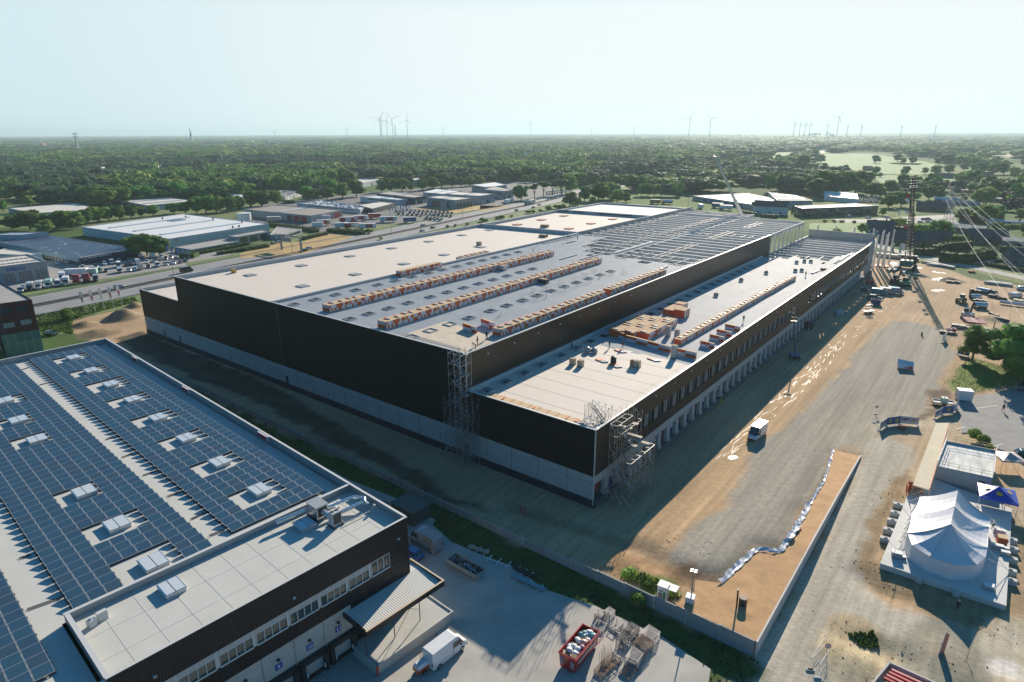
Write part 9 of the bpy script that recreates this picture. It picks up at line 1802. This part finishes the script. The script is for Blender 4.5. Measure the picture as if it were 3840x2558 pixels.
at=me.attributes.new('size','FLOAT_VECTOR','POINT');hgts=(.45+.7*fbm(A[:,0]/60,A[:,1]/60,3)+.5*rs.rand(len(A)))*1.15;xy=np.maximum(1.55,A[:,3]/8.0)*(.6+.8*rs.rand(len(A)))
at.data.foreach_set('vector',np.stack([xy,xy,hgts*np.where(A[:,2]>1500,1.05,1.0)],1).ravel())
rt=me.attributes.new('turn','FLOAT','POINT');rt.data.foreach_set('value',rs.rand(len(A))*6.28)
pk=me.attributes.new('pick','INT','POINT');zone=fbm(A[:,0]/180+40,A[:,1]/180,3);pick=np.where(zone>.56,rs.choice([3,3,4],len(A)),rs.choice([0,1,2,0,1,4,5],len(A)));pk.data.foreach_set('value',pick.astype(np.int32))
ob=bpy.data.objects.new('woodland',me);COL.objects.link(ob);ob['kind']='stuff'
kinds_=[('round',lf,900,.85),('wide',lf,1000,.9),('grove',lf,1100,.95),('pine',lfd,700,.8),('grove',lfd,900,.9),('grove',lfl,900,.9)]
protos_w=[]
for i,(kd,m,n,s)in enumerate(kinds_):  # the patterns the woods repeat, each standing as a tree at the wood's edge
 mb,lb=crown_mesh(kd,70+i,12,n,s);c=g(3,1420+i*60,790);t=thing('edge_tree','%s tree from the left at the near edge of the dark wood behind the warehouse'%nth(i+1),'tree',(c[0],c[1],0),0,'edge trees of the dark wood');protos_w.append(mb.build('crown',m,t));mb=MB();mb.cyl((0,0,0),(0,0,7),.3,.2,6);mb.build('trunk',bark,t)
ng=bpy.data.node_groups.new('woodland','GeometryNodeTree');ng.interface.new_socket('Geometry',in_out='INPUT',socket_type='NodeSocketGeometry');ng.interface.new_socket('Geometry',in_out='OUTPUT',socket_type='NodeSocketGeometry')
N,L=ng.nodes,ng.links;gi=N.new('NodeGroupInput');go=N.new('NodeGroupOutput');ins_=N.new('GeometryNodeInstanceOnPoints');m2p=N.new('GeometryNodeMeshToPoints');jn=N.new('GeometryNodeGeometryToInstance')
L.new(gi.outputs[0],m2p.inputs[0]);L.new(m2p.outputs[0],ins_.inputs['Points'])
for o in reversed(protos_w):
 oi=N.new('GeometryNodeObjectInfo');oi.inputs['Object'].default_value=o;oi.transform_space='ORIGINAL';oi.inputs['As Instance'].default_value=True;L.new(oi.outputs['Geometry'],jn.inputs[0])
L.new(jn.outputs[0],ins_.inputs['Instance']);ins_.inputs['Pick Instance'].default_value=True
def attr(nm,ty):
 a=N.new('GeometryNodeInputNamedAttribute');a.data_type=ty;a.inputs['Name'].default_value=nm;return a.outputs['Attribute']
L.new(attr('pick','INT'),ins_.inputs['Instance Index']);L.new(attr('size','FLOAT_VECTOR'),ins_.inputs['Scale']);cx_=N.new('ShaderNodeCombineXYZ');L.new(attr('turn','FLOAT'),cx_.inputs[2]);L.new(cx_.outputs[0],ins_.inputs['Rotation'])
L.new(ins_.outputs[0],go.inputs[0]);md=ob.modifiers.new('woodland','NODES');md.node_group=ng
# ------------------------------ wind turbines, pylons, lamp posts on the plain
tw=mat('turbine_grey',(.16,.18,.20),.7)
def gb(n,x,y,D=6500):  # a foot on the plain, for things that stand on the horizon
 d=ray(n,x,y)
 if d[2]<-CAMH/D:return g(n,x,y)
 h_=math.hypot(d[0],d[1]);return np.array([CAMX+d[0]/h_*D,CAMY+d[1]/h_*D,0.0])
def turbine(p,ytop,lab,rot):
 n,x,yb=p;b_=gb(n,x,yb);k=np.linalg.norm(b_-CAM)
 hh=float(gp(n,x,ytop,b_,(fw[0],fw[1],0))[2]);t=thing('wind_turbine',lab,'wind turbine',(b_[0],b_[1],0),YAW);w=max(2.0,k*.00055);mb=MB();mb.cyl((0,0,0),(0,0,hh),w,w*.6,8);mb.build('tower',tw,t);mb=MB();mb.bar((0,-4,hh),(0,6,hh),w*1.2);mb.build('nacelle',tw,t);R_=hh*.40
 for j in range(3):a=rot+j*2.094;mb=MB();e=(math.cos(a)*R_,-5,hh+math.sin(a)*R_);mb.cyl((0,-5,hh),e,w*.55,w*.18,5);mb.build('blade',tw,t)
for p,yt,lab,r_ in[((2,1240,226),104,'leftmost wind turbine of the group left of the chimney',.9),((2,1250,225),115,'wind turbine directly behind the leftmost one',1.4),((2,1299,222),120,'short wind turbine between the pair and the chimney',1.3),((2,1348,228),105,'wind turbine just left of the chimney',.3),((2,1477,218),120,'wind turbine right of the chimney, standing alone',1.35),((3,1846,222),102,'taller left wind turbine of the pair above the crane jib',1.1),((3,2029,220),108,'right wind turbine of the pair above the crane jib',.25),((4,570,204),130,'leftmost of the small thin turbines on the right horizon',1.4),((4,615,202),135,'second small thin turbine on the right horizon',1.5),((4,655,204),132,'third small thin turbine on the right horizon',1.2),((4,692,202),138,'fourth small thin turbine on the right horizon',1.6),((4,826,203),142,'faint turbine left of the tallest right one',1.3),((4,905,208),82,'tallest turbine on the right horizon',.9),((4,982,202),148,'faint turbine right of the tallest right one',1.0),((4,1090,202),150,'faint turbine far right of the tallest one',.8),((4,1400,205),155,'faint lone turbine at three quarters of the right horizon',.4),((4,1660,206),150,'faint turbine near the right end of the horizon',1.1)]:
 turbine(p,yt,lab,r_)
c=gb(2,1370,232);t=thing('chimney_stack','dark factory chimney among the wind turbines','chimney',(c[0],c[1],0));hh=float(gp(2,1370,162,c,(fw[0],fw[1],0))[2]);mb=MB();mb.cyl((0,0,0),(0,0,hh),5,4,8);mb.build('stack',wdk,t);mb=MB();mb.box(-30,60,-20,20,0,18);mb.build('works',wgr,t)
def pylon(p,yt,lab,arms,w=5,r=.12):
 b_=gb(*p);h=float(gp(p[0],p[1],yt,b_,(fw[0],fw[1],0))[2]);t=thing('pylon',lab,'pylon',(b_[0],b_[1],0),.6);mb=MB();lattice(mb,(0,0,0),(0,0,h*.7),w,w*.35,9,r);lattice(mb,(0,0,h*.7),(0,0,h),w*.35,.3,4,r);mb.build('mast',galv,t)
 for k in arms:mb=MB();z=h*k;L_=h*.17;mb.bar((-L_,0,z),(L_,0,z),r*2);mb.bar((-L_,0,z),(0,0,z+h*.05),r*1.3);mb.bar((L_,0,z),(0,0,z+h*.05),r*1.3);mb.build('cross_arm',galv,t)
 return b_,h
PN1=pylon((4,1755,930),600,'tall grey lattice pylon right of the crane, carrying the wires',(.62,.76,.9),5,.10)
pylon((4,215,545),300,'lattice pylon in front of the dark pine wood',(.62,.78,.92),4,.18)
for p,yt,lab in[((1,697,420),232,'hazy pylon left of the church'),((2,308,240),212,'hazy pylon on the horizon above the trailer yard'),((2,944,240),188,'hazy pylon left of the wind turbine group'),((2,1793,240),178,'hazy pylon right of the wind turbine group'),((3,445,225),125,'thin tall hazy mast on the middle horizon'),((3,985,228),192,'small hazy pylon right of the middle mast'),((3,1361,228),178,'small hazy pylon left of the turbine pair')]:pylon(p,yt,lab,(.8,.95),8,.7)
b_,h=PN1;wm_=mat('wire',(.35,.38,.38),.5,.5)
for k,(x,y,z0_)in enumerate([(1700,1568,.62),(2050,1568,.62),(2100,1568,.76),(2352,1500,.76),(2352,1350,.9),(2352,1330,.9)]):
 a=np.array((b_[0]+(k%2*2-1)*3,b_[1]+(k%2*2-1)*2,h*z0_));e=gp(18,x,y,(62,235,0),(0,1,0));e=a+(e-a)*1.6;mb=MB();pr=a
 for i in range(1,17):s=i/16;c=a+(e-a)*s;c[2]-=4*s*(1-s)*3.0;mb.bar(pr,c,.07);pr=c
 tag(mb.build('power_line',wm_),'%s power line from the left running from the near pylon to the right edge'%nth(k+1),'power line')
for p,yt,lab in[((19,1870,1450),1120,'brown wooden pole between the young tree and the big tree'),((19,1790,345),130,'dark wooden pole at the road fork')]:
 b_=g(*p);h=hgt2((p[0],p[1]+40,yt),p);mb=MB();mb.cyl((b_[0],b_[1],0),(b_[0]+.15,b_[1],h),.16,.11,8);tag(mb.build('wooden_pole',bark),lab,'pole')
def lpost(p,yt,lab,arm=1.6,grp=None):
 b_=g(*p);h=hgt2((p[0],p[1],yt),p);t=thing('lamp_post',lab,'lamp post',(b_[0],b_[1],0),0,grp);mb=MB();mb.cyl((0,0,0),(0,0,h),.13,.08,6);mb.build('post',lpm,t);mb=MB();mb.bar((0,0,h),(arm,0,h+.1),.12,.08);mb.build('lamp_head',lpm,t)
for p,yt,lab in[((1,1533,1480),1215,'tall lamp post beside the forecourt vans'),((2,463,1288),1040,'tall lamp post beside the sign gantry'),((2,1338,1128),930,'tall lamp post before the red and white trailers'),((2,1967,992),790,'tall lamp post in front of the poster showroom'),((3,335,895),710,'tall lamp post beside the green lorry'),((3,717,800),650,'lamp post near the roadside pines'),((3,1306,672),560,'lamp post where the motorway enters the wood'),((3,1838,880),775,'lamp post left of the far lorry yard'),((20,1820,830),705,'curved lamp post left before the long dark showroom'),((20,1930,830),735,'curved lamp post right before the long dark showroom'),((18,410,1080),915,'lamp post on the upper road by the white flag')]:lpost(p,yt,lab)
# ---------------------------------------------------------------- the hazy air over the whole plain
hm=bpy.data.materials.new('haze');hm.use_nodes=True;nt=hm.node_tree
nt.nodes.remove(nt.nodes['Principled BSDF'])
pv=nt.nodes.new('ShaderNodeVolumePrincipled');pv.inputs['Color'].default_value=(.64,.85,.92,1);pv.inputs['Density'].default_value=0.0001;pv.inputs['Anisotropy'].default_value=0.25
nt.links.new(pv.outputs[0],nt.nodes['Material Output'].inputs['Volume'])
mb=MB();mb.box(-43000,43000,-9500,43000,-3.0,175);hz=mb.build('haze',hm,kind='stuff')
